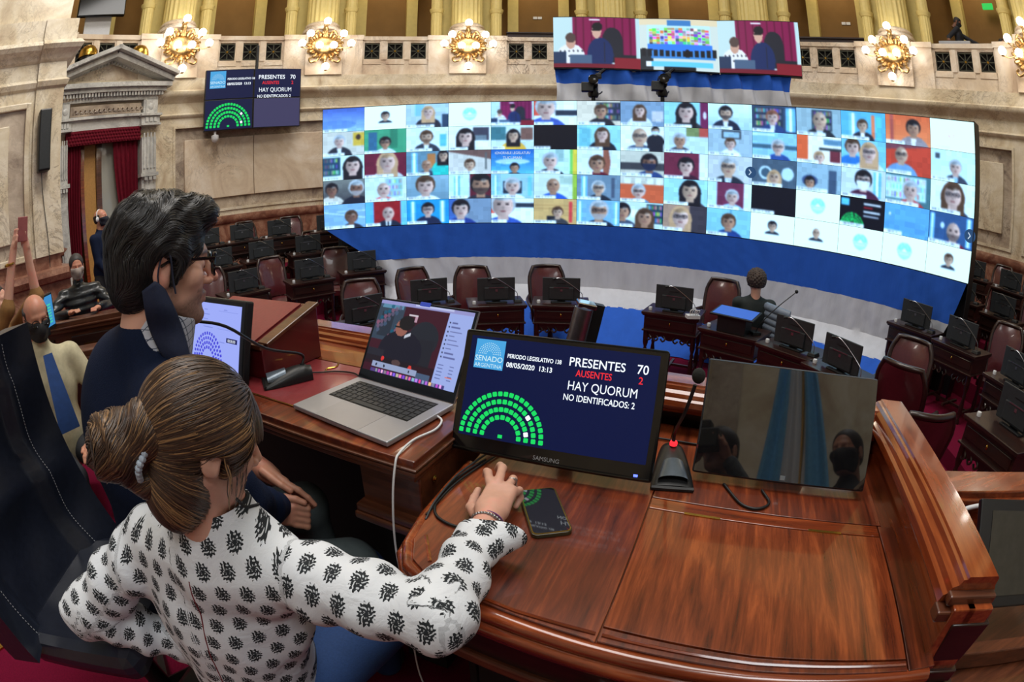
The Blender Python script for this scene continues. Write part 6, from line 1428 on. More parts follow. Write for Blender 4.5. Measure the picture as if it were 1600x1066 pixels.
for k in range(30): a = 2 * PI * k / 30; b.ball(tuple(WR_ + f * .006 + (n1 * math.cos(a) * .028 + n2 * math.sin(a) * .0255)), (.0042, .003, .0036), 7)
obj('bracelet', b, 'steel', wm)
b = MB(); b.tube([tuple(WR_ + f * .015 + (n1 * math.cos(2 * PI * k / 24) * .0265 + n2 * math.sin(2 * PI * k / 24) * .024)) for k in range(25)], .0013, 6); obj('purple_cord', b, plain('purple_cord', srgb(96, 40, 110), .7), wm)
rc = V3(-.0005, .848, 2.053); b = MB(); b.tube([tuple(rc + V3(.0095 * math.cos(2 * PI * k / 16), 0, .0095 * math.sin(2 * PI * k / 16))) for k in range(17)], .0014, 6)
for k in range(3): b.ball(tuple(rc + V3(.005 + .002 * k, .002 * (k - 1), .009 - .003 * k)), .0028, 8)
obj('ring', b, 'steel', wm)
jm = plain('blue_denim', srgb(36, 66, 116), .85, bump=.2, sc=200)
jf = lambda P: smin(s_cone(P, V3(-.58, .64, 1.58), V3(-.42, 1.02, 1.62), .105, .075), smin(s_cone(P, V3(-.42, 1.02, 1.62), V3(-.40, 1.0, 1.22), .072, .05), s_cone(P, V3(-.48, .66, 1.56), V3(-.26, .96, 1.60), .10, .072), .02), .03)
sdf_obj('jeans', jf, (-.75, .45, 1.18), (-.12, 1.15, 1.75), .014, jm, wm)
# her black chair
wc = tag(empty('office_chair'), 'black padded office chair that the person in the printed blouse sits on', 'chair')
b = MB(); b.lathe([(.2, 1.43), (.27, 1.45), (.28, 1.49), (.24, 1.52), (.05, 1.53)], 26, (-.64, .60, -.06)); obj('seat', b, 'black', wc)
b = MB(); b.lathe([(.03, 1.2), (.03, 1.44)], 12, (-.64, .56, 0)); obj('column', b, 'black', wc)
for k in range(5): a = 2 * PI * k / 5; b = MB(); b.tube([(-.64, .56, 1.26), (-.64 + .28 * math.cos(a), .56 + .28 * math.sin(a), 1.22)], [.03, .02], 6); obj('leg', b, 'black', wc)

# ------------------------------------------------------------------ the man in the navy sweater
mn = tag(empty('person'), 'dark-haired bearded person with glasses in a navy sweater, mask hanging from one ear', 'person')
HMC = V3(-.712, .862, 2.500); HMS = 1.06; MAZ = rad(44)
HMR = frame((math.sin(MAZ) * math.cos(rad(-9)), math.cos(MAZ) * math.cos(rad(-9)), math.sin(rad(-9))))
hmf = lambda P: head_fn(P / HMS, nose=1.03, jaw=1.04) * HMS
M['beard_skin'] = None
def mcol(V):
    Q = V / HMS; base = np.array(srgb(222, 172, 150)); redd = np.array(srgb(218, 136, 120)); dark = np.array(srgb(50, 38, 34))
    c = np.tile(base, (len(V), 1)); nz = np.exp(-((Q[:, 1] - .115) ** 2 + (Q[:, 2] + .03) ** 2 + Q[:, 0] ** 2) / .0005)[:, None] + .8 * np.clip((np.abs(Q[:, 0]) - .078) / .006, 0, 1)[:, None]
    c = c * (1 - np.clip(nz, 0, 1) * .7) + redd * np.clip(nz, 0, 1) * .7
    low = np.clip((-.048 - Q[:, 2] - .5 * np.clip(.045 - np.abs(Q[:, 1] - .02), -.1, .03)) / .018, 0, 1) * np.clip((Q[:, 1] + .02) / .03, 0, 1) * np.clip((Q[:, 2] + .15) / .03, 0, 1)
    side = np.clip(1 - np.abs(Q[:, 1] - .012) / .022, 0, 1) * np.clip((.02 - Q[:, 2]) / .03, 0, 1) * (np.abs(Q[:, 0]) > .045)
    must = np.clip(1 - np.abs(Q[:, 2] + .052) / .008, 0, 1) * (Q[:, 1] > .07); lips = np.exp(-((Q[:, 2] + .067) / .006) ** 2) * (np.abs(Q[:, 0]) < .024) * (Q[:, 1] > .07)
    g = np.clip(np.maximum(np.maximum(low, side * .8), must) * (.75 + .25 * RNG.random(len(V))), 0, 1)[:, None] * (1 - lips[:, None] * .8) * .72
    c = c * (1 - g) + dark * g; c = c * (1 - .45 * lips[:, None]) + np.array(srgb(150, 80, 74)) * .45 * lips[:, None]
    br = (np.exp(-((Q[:, 2] - .024 + .2 * np.clip(np.abs(Q[:, 0]) - .03, 0, 1)) / .005) ** 2) * (Q[:, 1] > .055) * (np.abs(Q[:, 0]) > .010) * (np.abs(Q[:, 0]) < .052))[:, None]; return c * (1 - .85 * br) + dark * .85 * br
ms = MT('bearded_skin', .46, 0, .4); at = ms.n('Attribute', attribute_name='col'); ms.set('Base Color', at.outputs['Color']); ms.set('Subsurface Weight', .1); ms.set('Subsurface Radius', (.01, .004, .002)); ms.bump(ms.noise(ms.coord(), 300, 2), .15, .002); M['bskin'] = ms.m
sdf_obj('head', hmf, (-.11, -.14, -.23), (.11, .15, .14), .0032, 'bskin', mn, HMR, HMC, col=mcol)
HMM = Matrix.Translation(HMC) @ Matrix(HMR.tolist()).to_4x4()
for s in (-1, 1):
    b = MB(); b.ball((s * .031 * HMS, .0745 * HMS, -.001), .0112 * HMS, 12); o = obj('eye', b, 'eye', mn); o.matrix_world = HMM; b = MB(); b.ball((s * .0315 * HMS, .0838 * HMS, -.003), (.0054, .0028, .0054), 10); obj('iris', b, 'iris', o)
def hair_m(P):
    Q = P / HMS; X = np.abs(Q[:, 0]); S = np.stack([X, Q[:, 1], Q[:, 2]], 1)
    d = s_ell(Q, (0, -.022, .045), (.090, .106, .096)); d = smin(d, s_ell(Q, (0, -.058, -.02), (.074, .060, .078)), .03)
    d = smin(d, s_ell(Q, (0, .062, .098), (.058, .048, .034)), .03)
    d = smin(d, s_cone(S, (.074, .03, .03), (.077, .016, -.028), .014, .008), .012)
    d = smax(d, -s_ell(Q, (0, .12, -.014), (.070, .066, .086)), .010)
    d = smax(d, -s_ell(S, (.088, -.008, -.018), (.020, .027, .042)), .008)
    d = smax(d, -(Q[:, 2] + .085 + .25 * (Q[:, 1] + .1)), .012)
    w = .0022 * np.sin(Q[:, 1] * 95 + Q[:, 2] * 70 + 2 * np.sin(Q[:, 0] * 40)) + .0018 * np.sin(Q[:, 1] * 150 - Q[:, 2] * 120 + Q[:, 0] * 60)
    return (d + w * np.clip(Q[:, 2] / .06 + .3, .15, 1)) * HMS
blk = np.array(srgb(16, 15, 17))
sdf_obj('hair_cap', hair_m, (-.12, -.15, -.13), (.12, .14, .17), .0045, 'hair', mn, HMR, HMC, col=lambda V: np.tile(blk * .8, (len(V), 1)))
def mflow(P): return np.stack([np.sign(P[:, 0] + .001) * .25, -.8 + 0 * P[:, 0] + .9 * np.sin(P[:, 2] * 45 + P[:, 0] * 20), -.55 - .7 * np.clip(-P[:, 1] / .06, -1, 1.5) + .6 * np.sin(P[:, 1] * 60)], 1)
def mcolr(P): t = RNG.random((len(P), 1)) ** 3; return blk * (1 - t) + np.array(srgb(44, 42, 46)) * t
sm_ = seeds_on(hair_m, (-.11, -.14, -.12), (.11, .13, .16), 8500)
strands('hair_strands', hair_m, sm_, mflow, 8, .008, .0006, mcolr, mn, HMR, HMC, .004, .0012)
# glasses
g = MB()
for s in (-1, 1):
    lens = [(s * (.034 + .0255 * math.cos(2 * PI * k / 20) * (1 if abs(math.cos(2 * PI * k / 20)) < .8 else .96)), .108 - .008 * abs(math.cos(2 * PI * k / 20)) * (1 if s * math.cos(2 * PI * k / 20) * s > 0 else .2), .001 + .020 * max(-1, min(1, 1.25 * math.sin(2 * PI * k / 20)))) for k in range(20)]
    g.tube([tuple(np.array(q) * HMS) for q in lens + lens[:1]], .0030, 6); g.tube([tuple(np.array(q) * HMS) for q in ((s * .059, .100, .014), (s * .072, .06, .012), (s * .082, .0, .008), (s * .082, -.014, .0))], .0034, 6)
g.tube([tuple(np.array(q) * HMS) for q in ((-.010, .111, .006), (0, .114, .008), (.010, .111, .006))], .0024, 6)
o = obj('glasses', g, 'blackg', mn); o.matrix_world = HMM
# sweater, shirt collar
FWD = V3(math.sin(MAZ), math.cos(MAZ), 0); RGT = V3(math.cos(MAZ), -math.sin(MAZ), 0)
NM_ = HMC + V3(-.035, -.035, -.135); SC_ = NM_ + V3(-.085, .02, -.090); mSR = SC_ + V3(.83, -.56, 0) * .20 + V3(0, 0, -.03); mSL = SC_ - V3(.83, -.56, 0) * .20 + V3(0, 0, -.02); mPV = SC_ + V3(-.06, .03, -.56)
mER = mSR + V3(.07, .10, -.27); mWR = V3(-.60, 1.00, 1.835); mEL = mSL + V3(-.0, .12, -.28); mWL = V3(-.70, 1.10, 1.87)
FT = V3(math.sin(rad(34)), math.cos(rad(34)), 0); RT_ = V3(math.cos(rad(34)), -math.sin(rad(34)), 0); Rm = frame(FT)
def sweater(P):
    d = s_ell(P, SC_ + V3(-.03, 0, -.17), (.22, .165, .25), Rm); d = smin(d, s_ell(P, mPV + V3(0, 0, .08), (.20, .18, .24), Rm), .09)
    d = smin(d, s_cone(P, mSR - RGT * .04, mSL + RGT * .04, .075, .075), .06); d = smin(d, s_cone(P, NM_ - V3(0, 0, .030) - FWD * .01, SC_, .078, .1), .05)
    a = s_cone(P, mSR, mER, .074, .058) + armfold(P, mSR, mER, .004, 60, 1); a = smin(a, s_cone(P, mER, mWR - (mWR - mER) * .18, .056, .043) + armfold(P, mER, mWR, .004, 80, 0), .03)
    l = s_cone(P, mSL, mEL, .074, .058); l = smin(l, s_cone(P, mEL, mWL - (mWL - mEL) * .18, .056, .042), .03); d = smin(d, smin(a, l, .01), .035) + .003 * fbm(P, 16, 5)
    return smax(d, -s_cone(P, NM_ + V3(0, 0, -.045) + FWD * .036, NM_ + V3(0, 0, .1) + FWD * .10, .078, .10), .008)
M['navy'] = plain('navy_knit', srgb(14, 26, 52), .85, 0, .2, 0, .2, 350, .4)
lo, hi = bounds([mSR, mSL, mER, mEL, mWR, mWL, mPV, NM_, mPV + RGT * .12, mPV - RGT * .12], .13); lo[2] = 1.58
sdf_obj('sweater', sweater, lo, hi, .011, 'navy', mn)
cm = MT('checked_shirt_cotton', .7, 0, .2); cx, cy, cz = cm.xyz(cm.coord('Object', (1, 1, 1), (0, 0, -MAZ)));
l1 = ((cy * 62 + cz * 18).fract() - .5).abs().gt(.455); l2 = ((cz * 62 - cy * 18).fract() - .5).abs().gt(.455)
cm.set('Base Color', cm.mix(l1.max(l2), srgb(186, 190, 202), srgb(70, 78, 96))); M['check'] = cm.m
def collar(P):
    a = NM_ - FWD * .008 + V3(0, 0, -.068); b_ = NM_ + FWD * .010 + V3(0, 0, .012)
    tilt = FWD * .50 + V3(0, 0, 1.); tilt /= np.linalg.norm(tilt); h = (P - a) @ tilt; q = P - a - h[:, None] * tilt; r = np.linalg.norm(q, axis=1); Rr = .088 - .16 * np.clip(h, 0, .12)
    return smax(np.abs(r - Rr) - .0035, np.abs(h - .060) - .062, .003)
lo, hi = bounds([NM_], .14); sdf_obj('shirt_collar', collar, lo, hi, .0035, 'check', mn)
# mask hanging from the ear
E_ = V3(.083, -.004, .0) * HMS
def maskp(u, v):
    y = -.028 + (u - .5) * (.042 + .022 * math.sin(v * PI)) + .052 * v; z = -.042 - .140 * v + (.018 * (1 - abs(2 * u - 1)) if v < .05 else 0)
    return (.088 + .014 * math.sin(PI * u) + .006 * math.sin(v * 9) - .01 * v, y, z)
b = MB(); b.grid(maskp, 18, 22); mo = obj('hanging_mask', b, plain('navy_mask_cloth', srgb(20, 30, 58), .8, sc=120, bump=.2), mn); mo.matrix_world = HMM @ Matrix.Diagonal((HMS, HMS, HMS, 1)); s_ = mo.modifiers.new('t', 'SOLIDIFY'); s_.thickness = .004
b = MB(); b.tube(bez([(.080, -.006, .030), (.089, .004, .018), (.091, .010, -.02), (.094, .016, -.048)], 8), .0022, 6); b.tube(bez([(.080, -.006, .030), (.087, -.016, .01), (.088, -.02, -.02), (.094, -.012, -.048)], 8), .0018, 6)
o = obj('ear_loop', b, plain('navy_elastic', srgb(20, 26, 50), .7), mo)
lan = MB(); cpt = NM_ + FWD * .10 + V3(0, 0, -.10)
lan.tube(bez([tuple(NM_ + RGT * .07 + FWD * .03 + V3(0, 0, -.035)), tuple(cpt + RGT * .04 + V3(0, 0, .03)), tuple(cpt + V3(0, 0, -.05) + FWD * .03)], 8), .0045, 6, flat=.4); lan.tube(bez([tuple(NM_ + RGT * .075 + FWD * .045 + V3(0, 0, -.04)), tuple(cpt + RGT * .05 + V3(0, 0, .02))], 6), .003, 6)
obj('lanyard', lan, plain('blue_lanyard', srgb(40, 50, 130), .6), mn)
# clasped hands
k1 = V3(-.555, 1.045, 1.850); s1 = V3(-.55, -.25, .8); s1 /= np.linalg.norm(s1)
def mh_left(P):      # upper hand, palm towards the camera side, fingers pointing right and down
    w = V3(-.665, 1.075, 1.905); kc = V3(-.585, 1.05, 1.875); sv = V3(.15, -.55, .8); sv /= np.linalg.norm(sv); d_ = V3(.80, -.05, -.42); d_ /= np.linalg.norm(d_)
    F = [(.0095 - .0004 * abs(i - 1), kc + sv * (.026 - .018 * i), kc + sv * (.026 - .017 * i) + d_ * (.036 + .004 * (i == 1)), kc + sv * (.022 - .016 * i) + d_ * (.062 - .004 * i) + V3(0, 0, -.006), kc + sv * (.018 - .015 * i) + d_ * (.080 - .006 * i) + V3(0, 0, -.016)) for i in range(4)]
    return smin(hand_fn(P, 1.0, F, (.0105, w + sv * .02 + V3(.01, -.02, 0), w + V3(.045, -.045, .006), w + V3(.075, -.055, -.006), w + V3(.098, -.055, -.020)), (w, kc, sv, .014)), s_cone(P, w, w + (w - kc) * .8, .027, .030), .015)
def mh_right(P):     # lower fist
    w = V3(-.628, .985, 1.838); kc = V3(-.560, 1.0, 1.822); sv = V3(.1, .3, .95); sv /= np.linalg.norm(sv); d_ = V3(.75, .35, -.35); d_ /= np.linalg.norm(d_)
    F = [(.0098, kc + sv * (.024 - .017 * i), kc + sv * (.024 - .017 * i) + d_ * .034, kc + sv * (.022 - .017 * i) + d_ * .032 + V3(-.012, .026, -.01), kc + sv * (.020 - .016 * i) + d_ * .012 + V3(-.018, .034, -.006)) for i in range(4)]
    return smin(hand_fn(P, 1.0, F, (.0108, w + sv * .018 + V3(.01, .0, 0), w + sv * .03 + V3(.045, .012, .004), w + sv * .03 + V3(.072, .018, -.002), w + sv * .026 + V3(.094, .022, -.008)), (w, kc, sv, .015)), s_cone(P, w, w + (w - kc) * .5, .027, .029), .015)
mhf = lambda P: smin(mh_left(P), mh_right(P), .002)
sdf_obj('hands', mhf, (-.78, .90, 1.74), (-.44, 1.14, 1.97), .0032, 'skin_m', mn)
tr_m = plain('grey_trousers', srgb(82, 92, 94), .85); hpR = mPV + RGT * .1; hpL = mPV - RGT * .1; knR = V3(-.43, .99, 1.665); knL = V3(-.66, 1.25, 1.665)
tf = lambda P: smin(smin(s_cone(P, hpR, knR, .115, .078), s_cone(P, knR, knR + V3(.03, .05, -.46), .074, .05), .03), smin(s_cone(P, hpL, knL, .115, .078), s_cone(P, knL, knL + V3(.03, .05, -.46), .074, .05), .03), .02)
lo, hi = bounds([hpR, hpL, knR, knL, knR + V3(0, 0, -.46)], .13); sdf_obj('trousers', tf, lo, hi, .016, tr_m, mn)
# his high-backed leather chair
hc = tag(empty('executive_chair'), 'high-backed black leather chair with pale stitching behind the man in the navy sweater', 'chair')
CB = V3(-1.345, .575, 1.93)
hc.matrix_world = Matrix.Translation(CB) @ Matrix.Rotation(rad(-80), 4, 'Z') @ Matrix.Rotation(rad(9), 4, 'X')
def cb(u, v):
    x = (u - .5) * .60 * (1 - .12 * v ** 3); z = -.24 + .68 * v; y = .085 * (2 * u - 1) ** 2 - .05 * math.sin(v * PI) - .022 * abs(math.sin(v * PI * 2.5)) * (1 - (2 * u - 1) ** 4) + .05 + .006 * math.sin(v * 19 + 7 * u) * math.sin(u * 11)
    return (x, y - (.03 if abs(2 * u - 1) > .55 else 0) * -1, z)
b = MB(); b.grid(cb, 30, 30); b.grid(lambda u, v: (lambda p: (p[0] * 1.03, p[1] - .13, p[2] * 1.02))(cb(1 - u, v)), 30, 30); b.grid(lambda u, v: (lambda p, q: (p[0] + (q[0] - p[0]) * v, p[1] + (q[1] - p[1]) * v, p[2] + (q[2] - p[2]) * v))(cb(1 - u, 1), (lambda p: (p[0] * 1.03, p[1] - .13, p[2] * 1.02))(cb(1 - u, 1))), 30, 4)
for e in (0, 1): b.grid(lambda u, v, e=e: (lambda p, q: tuple(p[i] + (q[i] - p[i]) * v for i in range(3)))(cb(e, u if e else 1 - u), (lambda p: (p[0] * 1.03, p[1] - .13, p[2] * 1.02))(cb(e, u if e else 1 - u))), 20, 4)
obj('backrest', b, 'bleather', hc)
for sx in (.16, .86):
    b = MB()
    for k in range(70):
        v = .02 + .95 * k / 70; p = cb(sx, v); q = cb(sx, v + .007); b.tube([(p[0], p[1] + .004, p[2]), (q[0], q[1] + .004, q[2])], .0012, 4)
    tag(obj('stitching', b, plain('pale_thread', srgb(170, 172, 176), .7), hc), kind='stuff')
b = MB(); b.box((0, .26, -.27), (.5, .46, .1)); obj('seat', b, 'bleather', hc, bevel=.04)
b = MB(); b.tube([(0, .2, -.30), (0, .2, -.70)], .035, 10); obj('column', b, 'black', hc)
for k in range(5): a = 2 * PI * k / 5; b = MB(); b.tube([(0, .2, -.66), (.3 * math.cos(a), .2 + .3 * math.sin(a), -.73)], [.03, .02], 6); obj('leg', b, 'black', hc)
# ================================================================== people farther off
def bone(mb_fn, *a): return mb_fn
def figure(label, hc_, az, pitch, skin, hairc, top, tcol, legs=None, seated=True, arms=None, mask=None, scale=1.0, h=.011, hstyle='short', cap=None, extra=None, lean=(0, 0), bare=False):
    t = tag(empty('person'), label, 'person'); hc_ = V3(*hc_); s = scale
    f = V3(math.sin(rad(az)), math.cos(rad(az)), 0); r = V3(math.cos(rad(az)), -math.sin(rad(az)), 0)
    R = frame((math.sin(rad(az)) * math.cos(rad(pitch)), math.cos(rad(az)) * math.cos(rad(pitch)), math.sin(rad(pitch))))
    sdf_obj('head', lambda P: head_fn(P / s) * s, (-.11, -.14, -.2), (.11, .14, .14), .0065, skin, t, R, hc_)
    def hf(P):
        Q = P / s; S = np.stack([np.abs(Q[:, 0]), Q[:, 1], Q[:, 2]], 1)
        d = s_ell(Q, (0, -.02, .038), (.082, .104, .089)); d = smin(d, s_ell(Q, (0, -.05, -.02), (.07, .06, .06)), .03)
        if hstyle == 'curly': d = s_ell(Q, (0, -.02, .03), (.115, .125, .125)) + .008 * np.sin(Q[:, 0] * 140) * np.sin(Q[:, 1] * 150) * np.sin(Q[:, 2] * 140 + 1)
        d = smax(d, -Q[:, 2] - .055, .01)
        if hstyle == 'bald': d = smax(d, Q[:, 2] - .045 + .0 * Q[:, 1], .01); d = smax(d, Q[:, 1] - .02, .01)
        d = smax(d, -s_ell(Q, (0, .118, -.012), (.088, .086, .098)), .01); d = smax(d, -s_ell(S, (.088, -.008, -.018), (.02, .026, .04)), .008); return d * s
    sdf_obj('hair', hf, (-.14, -.16, -.12), (.14, .14, .18), .007, hairc, t, R, hc_)
    if mask:
        mf = lambda P: smax(smax(smin(head_fn(P / s, ears=False, full=False), s_ell(P / s, (0, .082, -.045), (.030, .042, .045)), .02) * s - .006, np.abs(P[:, 2] + .055 * s) - .055 * s, .006), .005 - P[:, 1], .004)
        sdf_obj('face_mask', mf, (-.1, -.02, -.14), (.1, .14, .03), .006, mask, t, R, hc_)
    ln = V3(lean[0], lean[1], 0)
    nk = hc_ + V3(0, 0, -.16) * s - f * .03; ch = nk + V3(0, 0, -.22) + ln * .3; pv = nk + V3(0, 0, -.60) + ln; sr, sl = nk + r * .19 * s + V3(0, 0, -.09) + ln * .15, nk - r * .19 * s + V3(0, 0, -.09) + ln * .15
    if arms is None: arms = [(sr + V3(0, 0, -.29) + f * .04, sr + V3(0, 0, -.48) + f * .2 - r * .05), (sl + V3(0, 0, -.29) + f * .04, sl + V3(0, 0, -.48) + f * .2 + r * .05)]
    arms = [tuple(V3(*q) for q in a) for a in arms]; RR = frame(f)
    def tf_(P):
        d = s_ell(P, ch, (.19 * s, .125 * s, .22 * s), RR); d = smin(d, s_ell(P, pv + V3(0, 0, .08), (.18 * s, .14, .2), RR), .08); d = smin(d, s_cone(P, sr - r * .04, sl + r * .04, .062, .062), .05); d = smin(d, s_cone(P, nk + V3(0, 0, .01), nk - V3(0, 0, .06), .058, .09), .04)
        for S_, (e, w) in zip((sr, sl), arms): d = smin(d, smin(s_cone(P, S_, e, .064 * s, .052 * s), s_cone(P, e, w - (w - e) * (.85 if bare else .1), .052 * s, .038 * s), .03), .03)
        return d + .004 * fbm(P, 18, 2) + (.006 * np.sin(P[:, 2] * 90) if top == 'puffer' else 0)
    pts = [nk, pv, sr, sl] + [q for a in arms for q in a]; lo, hi = bounds(pts, .24); sdf_obj('jacket' if top in ('puffer', 'jacket') else 'top', tf_, lo, hi, .016, tcol, t)
    for (e, w) in arms:
        d_ = (w - e) / np.linalg.norm(w - e); sv = np.cross(d_, (0, 0, 1)); sv /= np.linalg.norm(sv) + 1e-9; k = w + d_ * .085
        hfn = lambda P: smin(s_cone(P, e, w, .043, .027) if bare else 9., 9. + 0 * P[:, 0], 0) if 0 else smin(s_cone(P, e, w, .04, .026) + (0 if bare else 9.), hand_fn(P, .95, [(.0095, k + sv * (.026 - .017 * i), k + sv * (.026 - .017 * i) + d_ * .034, k + sv * (.024 - .016 * i) + d_ * .055 + V3(0, 0, -.018)) for i in range(4)], (.011, w + sv * .025 + d_ * .02, w + sv * .045 + d_ * .05, w + sv * .045 + d_ * .08), (w, k, sv, .014)), .01)
        lo, hi = bounds([w, k + d_ * .06] + ([e] if bare else []), .06); sdf_obj('hand', hfn, lo, hi, .007, skin, t)
    if legs is not None:
        fl_ = legs[1]
        def lf_(P):
            o = []
            for sg in (-1, 1):
                hp = pv + r * sg * .1
                if seated: kn_ = hp + f * .42 + V3(0, 0, .02); ft = V3(kn_[0], kn_[1], fl_ + .08) + f * .04
                else: kn_ = hp + V3(0, 0, -(pv[2] - fl_) * .48) + f * .02; ft = V3(hp[0], hp[1], fl_ + .08)
                o.append(smin(s_cone(P, hp, kn_, .098, .068), s_cone(P, kn_, ft, .064, .045), .02)); o[-1] = smin(o[-1], s_cone(P, ft + V3(0, 0, -.035), ft + f * .14 + V3(0, 0, -.045), .045, .035), .02)
            return smin(o[0], o[1], .02)
        lo, hi = bounds([pv + f * .6 * seated, pv, V3(pv[0], pv[1], fl_)], .26); sdf_obj('trousers', lf_, lo, hi, .022, legs[0], t)
    if extra: extra(t, hc_, R, f, r)
    return t
dk = plain('dark_hair', srgb(34, 28, 28), .6, sc=60); gy = plain('greying_hair', srgb(48, 45, 46), .6, nz=.4, sc=90); dkw = plain('charcoal_cloth', srgb(34, 36, 42), .85); puf = plain('black_padded_nylon', srgb(30, 33, 38), .35)
M['curly'] = plain('curly_brown_hair', srgb(62, 50, 44), .7, nz=.5, sc=60, bump=.8)
mk_navy = plain('navy_mask', srgb(18, 22, 38), .8); mk_beige = plain('grey_beige_mask', srgb(150, 138, 132), .8); mk_black = plain('black_mask', srgb(22, 24, 28), .8)
def hset(t, h, R, f, r):
    b = MB(); b.tube([tuple(h + R @ V3(.092 * math.cos(a), -.01, .095 * math.sin(a) + .02)) for a in np.linspace(-.25, PI + .25, 16)], .007, 6); 
    for s in (-1, 1): b.ball(tuple(h + R @ V3(s * .09, -.008, -.01)), (.02, .03, .035), 8)
    obj('headset', b, 'white', t)
figure('person with headphones, navy sweater and dark mask standing by the door curtain', (-5.10, 4.86, 2.70), 75, 8, 'skin_m', dk, 'top', 'navy', (dkw, 1.08), False, mask=mk_navy, extra=hset, hstyle='bald')
bh = V3(-4.02, 3.40, 2.27)
figure('seated person in a black padded jacket and beige mask leaning on the wooden desk', bh, 125, -4, 'skin_m', gy, 'puffer', puf, (dkw, 1.13), True, arms=[((-4.13, 3.00, 1.86), (-3.72, 2.98, 1.93)), ((-3.72, 3.58, 1.86), (-3.55, 3.22, 1.91))], mask=mk_beige)
def spec(t, h, R, f, r):
    g = MB()
    for s in (-1, 1):
        L_ = [tuple(h + R @ V3(s * .033 + .025 * math.cos(a), .106, .001 + .018 * math.sin(a))) for a in np.linspace(0, 2 * PI, 15)]; g.tube(L_, .0025, 5); g.tube([tuple(h + R @ V3(s * .058, .1, .01)), tuple(h + R @ V3(s * .08, .0, .005))], .0025, 5)
    obj('glasses', g, 'blackg', t)
    b = MB(); nk = h + V3(0, 0, -.16) + f * .02
    b.grid(lambda u, v: tuple(nk + f * (.095 + .075 * math.sin(v * PI * .6) + .01) + r * (u - .5) * (.06 + .08 * v) + V3(0, 0, -.02 - .40 * v)), 6, 8); obj('blue_shirt', b, plain('blue_shirt', srgb(34, 70, 130), .8), t)
ch_ = V3(-2.42, 1.66, 2.215)
figure('balding seated person with glasses, black mask, cream jacket and blue shirt', ch_, 112, -12, 'skin_m', gy, 'jacket', plain('cream_jacket', srgb(186, 178, 148), .85), (dkw, 1.13), True, mask=mk_black, hstyle='bald', extra=spec, arms=[((-2.52, 1.40, 1.70), (-2.18, 1.36, 1.62)), ((-2.24, 1.92, 1.68), (-2.05, 1.58, 1.60))])
pc2 = V3(-3.22, 1.86, 2.27)
def phon(t, h, R, f, r):
    b = MB(); b.box((-2.905, 1.965, 2.69), (.075, .012, .15), rotm(0, .1, 1.0)); q = obj('mobile_phone', b, plain('pink_phone_case', srgb(160, 90, 92), .4), bevel=.004)
    tag(q, 'smartphone in a dusty pink case held up by raised hands at far left', 'phone')
    b = MB(); c = V3(-2.965, 1.86, 2.50); b.tube([tuple(c + V3(.034 * math.cos(a), .034 * math.sin(a), .004 * math.sin(a))) for a in np.linspace(0, 2 * PI, 14)], .008, 6); obj('wrist_watch', b, 'brass', t)
figure('person in a mustard top raising both arms to photograph with a phone', pc2, 60, 10, 'skin_w', dk, 'top', plain('mustard_top', srgb(132, 96, 52), .85), (dkw, 1.13), True, arms=[((-2.98, 1.80, 2.24), (-2.955, 1.90, 2.58)), ((-2.92, 2.04, 2.26), (-2.92, 2.0, 2.55))], extra=phon, bare=True)
st_ = MT('striped_jersey', .8); cx, cy, cz = st_.xyz(st_.coord()); st_.set('Base Color', st_.mix((cz * 26).fract().gt(.5), srgb(210, 210, 212), srgb(26, 28, 40)))
figure('person in a black and white striped top at the left edge of the picture', (-3.95, 2.02, 2.72), 80, 0, 'skin_w', dk, 'top', st_.m, (dkw, 1.13), False)
# the curly-haired person turned to the video wall
figure('curly-haired person in a black jacket seen from behind, seated before the grey cloth', (2.84, 5.42, 1.655), 20, 0, 'skin_w', M['curly'], 'jacket', plain('dark_green_black_jacket', srgb(20, 30, 32), .8), (dkw, FL), True, hstyle='curly', scale=1.08)
# two people on the balcony at the right
a_ = pol(69.3, R0 + .75, 7.62)
figure('person in a dark jacket with a plaid scarf leaning over equipment on the balcony rail', a_, 150, -28, 'skin_d', dk, 'jacket', plain('dark_jacket', srgb(34, 36, 44), .85), (dkw, 6.3), False, arms=[(tuple(V3(*a_) + V3(-.35, .12, -.5)), tuple(V3(*a_) + V3(-.52, -.02, -.62))), (tuple(V3(*a_) + V3(.25, -.32, -.5)), tuple(V3(*a_) + V3(.3, -.6, -.62)))], mask=mk_black)
a_ = pol(75.2, R0 + 1.2, 7.25)
figure('person partly hidden behind the slender column at the right end of the balcony', a_, 200, -10, 'skin_m', dk, 'top', dkw, None, True)
# wooden desks beside the seated people at the left, with a lit screen
def sidedesk(label, c, ang, L, z, dpt=.5):
    t = tag(empty('panelled_desk', (c[0], c[1], 0), rad(ang)), label, 'desk')
    b = MB(); b.box((0, 0, z), (L, dpt, .04)); b.box((0, -dpt / 2 + .03, z + .045), (L, .07, .05)); b.box((0, -dpt / 2 + .0, z + .02), (L + .02, .03, .02)); obj('desk_top', b, 'wood_mid', t, bevel=.006)
    b = MB(); b.box((0, 0, (z + 1.13) / 2 - .01), (L - .06, dpt - .08, z - 1.15)); obj('body', b, 'wood_mid', t)
    for k in (-1, 1):
        b = MB(); b.box((k * L * .24, -dpt / 2 + .03, z - .16), (L * .36, .02, .2)); q = obj('drawer', b, 'wood_dark', t, bevel=.006); b = MB(); b.box((k * L * .24, -dpt / 2 + .015, z - .14), (L * .2, .02, .02)); obj('handle', b, 'brass', q)
    return t
sidedesk('brown panelled desk under the arm of the person in the padded jacket', (-3.62, 2.86), 30, 1.5, 1.86)
sidedesk('brown panelled desk beside the balding person, nearer than the one with the lit screen', (-2.72, 2.35), 30, 1.3, 1.80, .4)
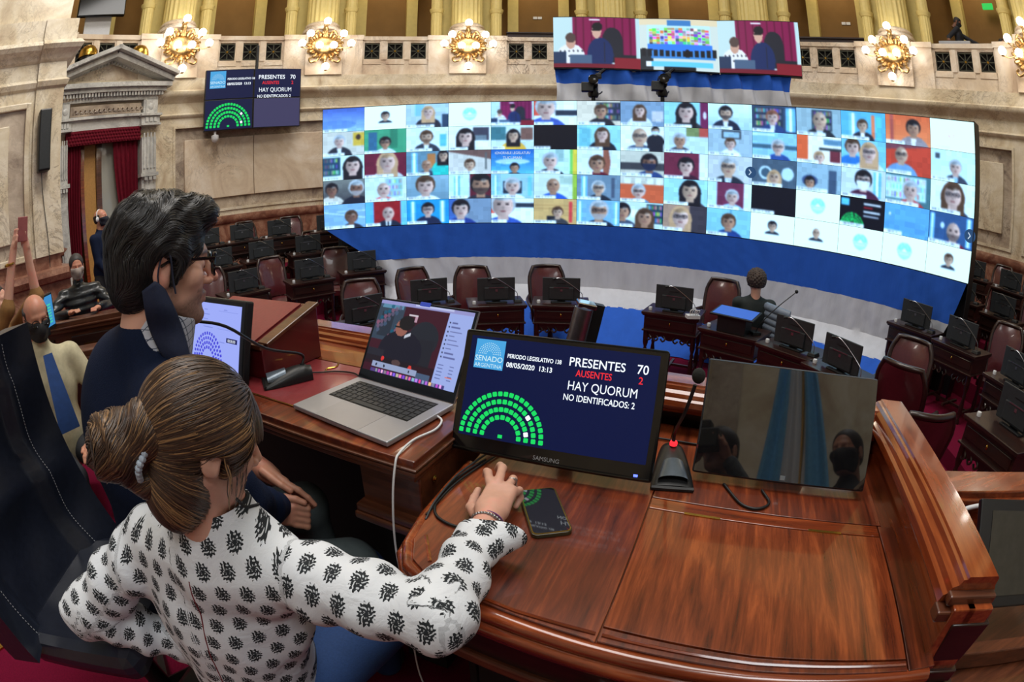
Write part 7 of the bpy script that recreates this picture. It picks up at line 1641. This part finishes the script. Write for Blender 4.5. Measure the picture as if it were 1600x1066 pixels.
t = tag(empty('desk_monitor', (-3.45, 2.45, 1.88), rad(112)), 'lit blue screen with a green bar on the panelled desk at left', 'monitor')
b = MB(); b.box((0, 0, .17), (.36, .03, .27)); b.box((0, .03, .03), (.1, .1, .06)); obj('case', b, 'black', t, bevel=.006)
b = MB(); b.box((0, -.017, .175), (.32, .002, .23)); q = obj('lit_screen', b, emis('teal_screen', srgb(60, 140, 200), 1), t); b = MB()
for k in range(7): b.box((.06, -.019, .09 + k * .022), (.12, .001, .012))
obj('green_bars', b, emis('teal_bars', srgb(70, 200, 170), 1), q)
# photographer and a masked bystander: they show only as reflections in the dark screen
def camx(t, h, R, f, r):
    b = MB(); b.box((0, -.075, 2.60), (.15, .07, .10)); b.box((0, -.075, 2.67), (.06, .06, .05)); q = obj('handheld_camera', b, 'black', bevel=.01); tag(q, "photographer's black camera behind the point of view", 'camera')
figure('photographer in a grey patterned shirt holding a camera', (.03, -.22, 2.615), -10, -4, 'skin_m', dk, 'top', plain('grey_pattern_shirt', srgb(80, 86, 90), .85, nz=.5, sc=50), (dkw, FD), False, arms=[((.27, -.24, 2.30), (.11, -.12, 2.53)), ((-.22, -.24, 2.30), (-.09, -.12, 2.50))], extra=camx)
figure('bystander in a black mask standing behind the photographer', (.63, -.52, 2.70), -20, -6, 'skin_m', dk, 'jacket', dkw, (dkw, FD), False, mask=mk_black)
fg = tag(empty('flag', (.16, -1.75, 0)), 'pale blue and white flag with a gold fringe hanging on a pole behind the photographer', 'flag')
b = MB(); b.tube([(0, 0, FD), (0, 0, 4.3)], .02, 8); obj('pole', b, 'brass', fg)
for k, c in enumerate(('sky', 'white', 'sky')):
    if 'sky' not in M: M['sky'] = plain('sky_blue_cloth', srgb(110, 180, 225), .7)
    b = MB(); b.grid(lambda u, v, k=k: (-.05 + (.20 + .34 * v) * ((k + u) / 3 - .5) * 1.6, .03 * math.sin(u * 9 + k * 3) + .03, 4.1 - 2.1 * v), 10, 12); obj('stripe', b, c, fg)
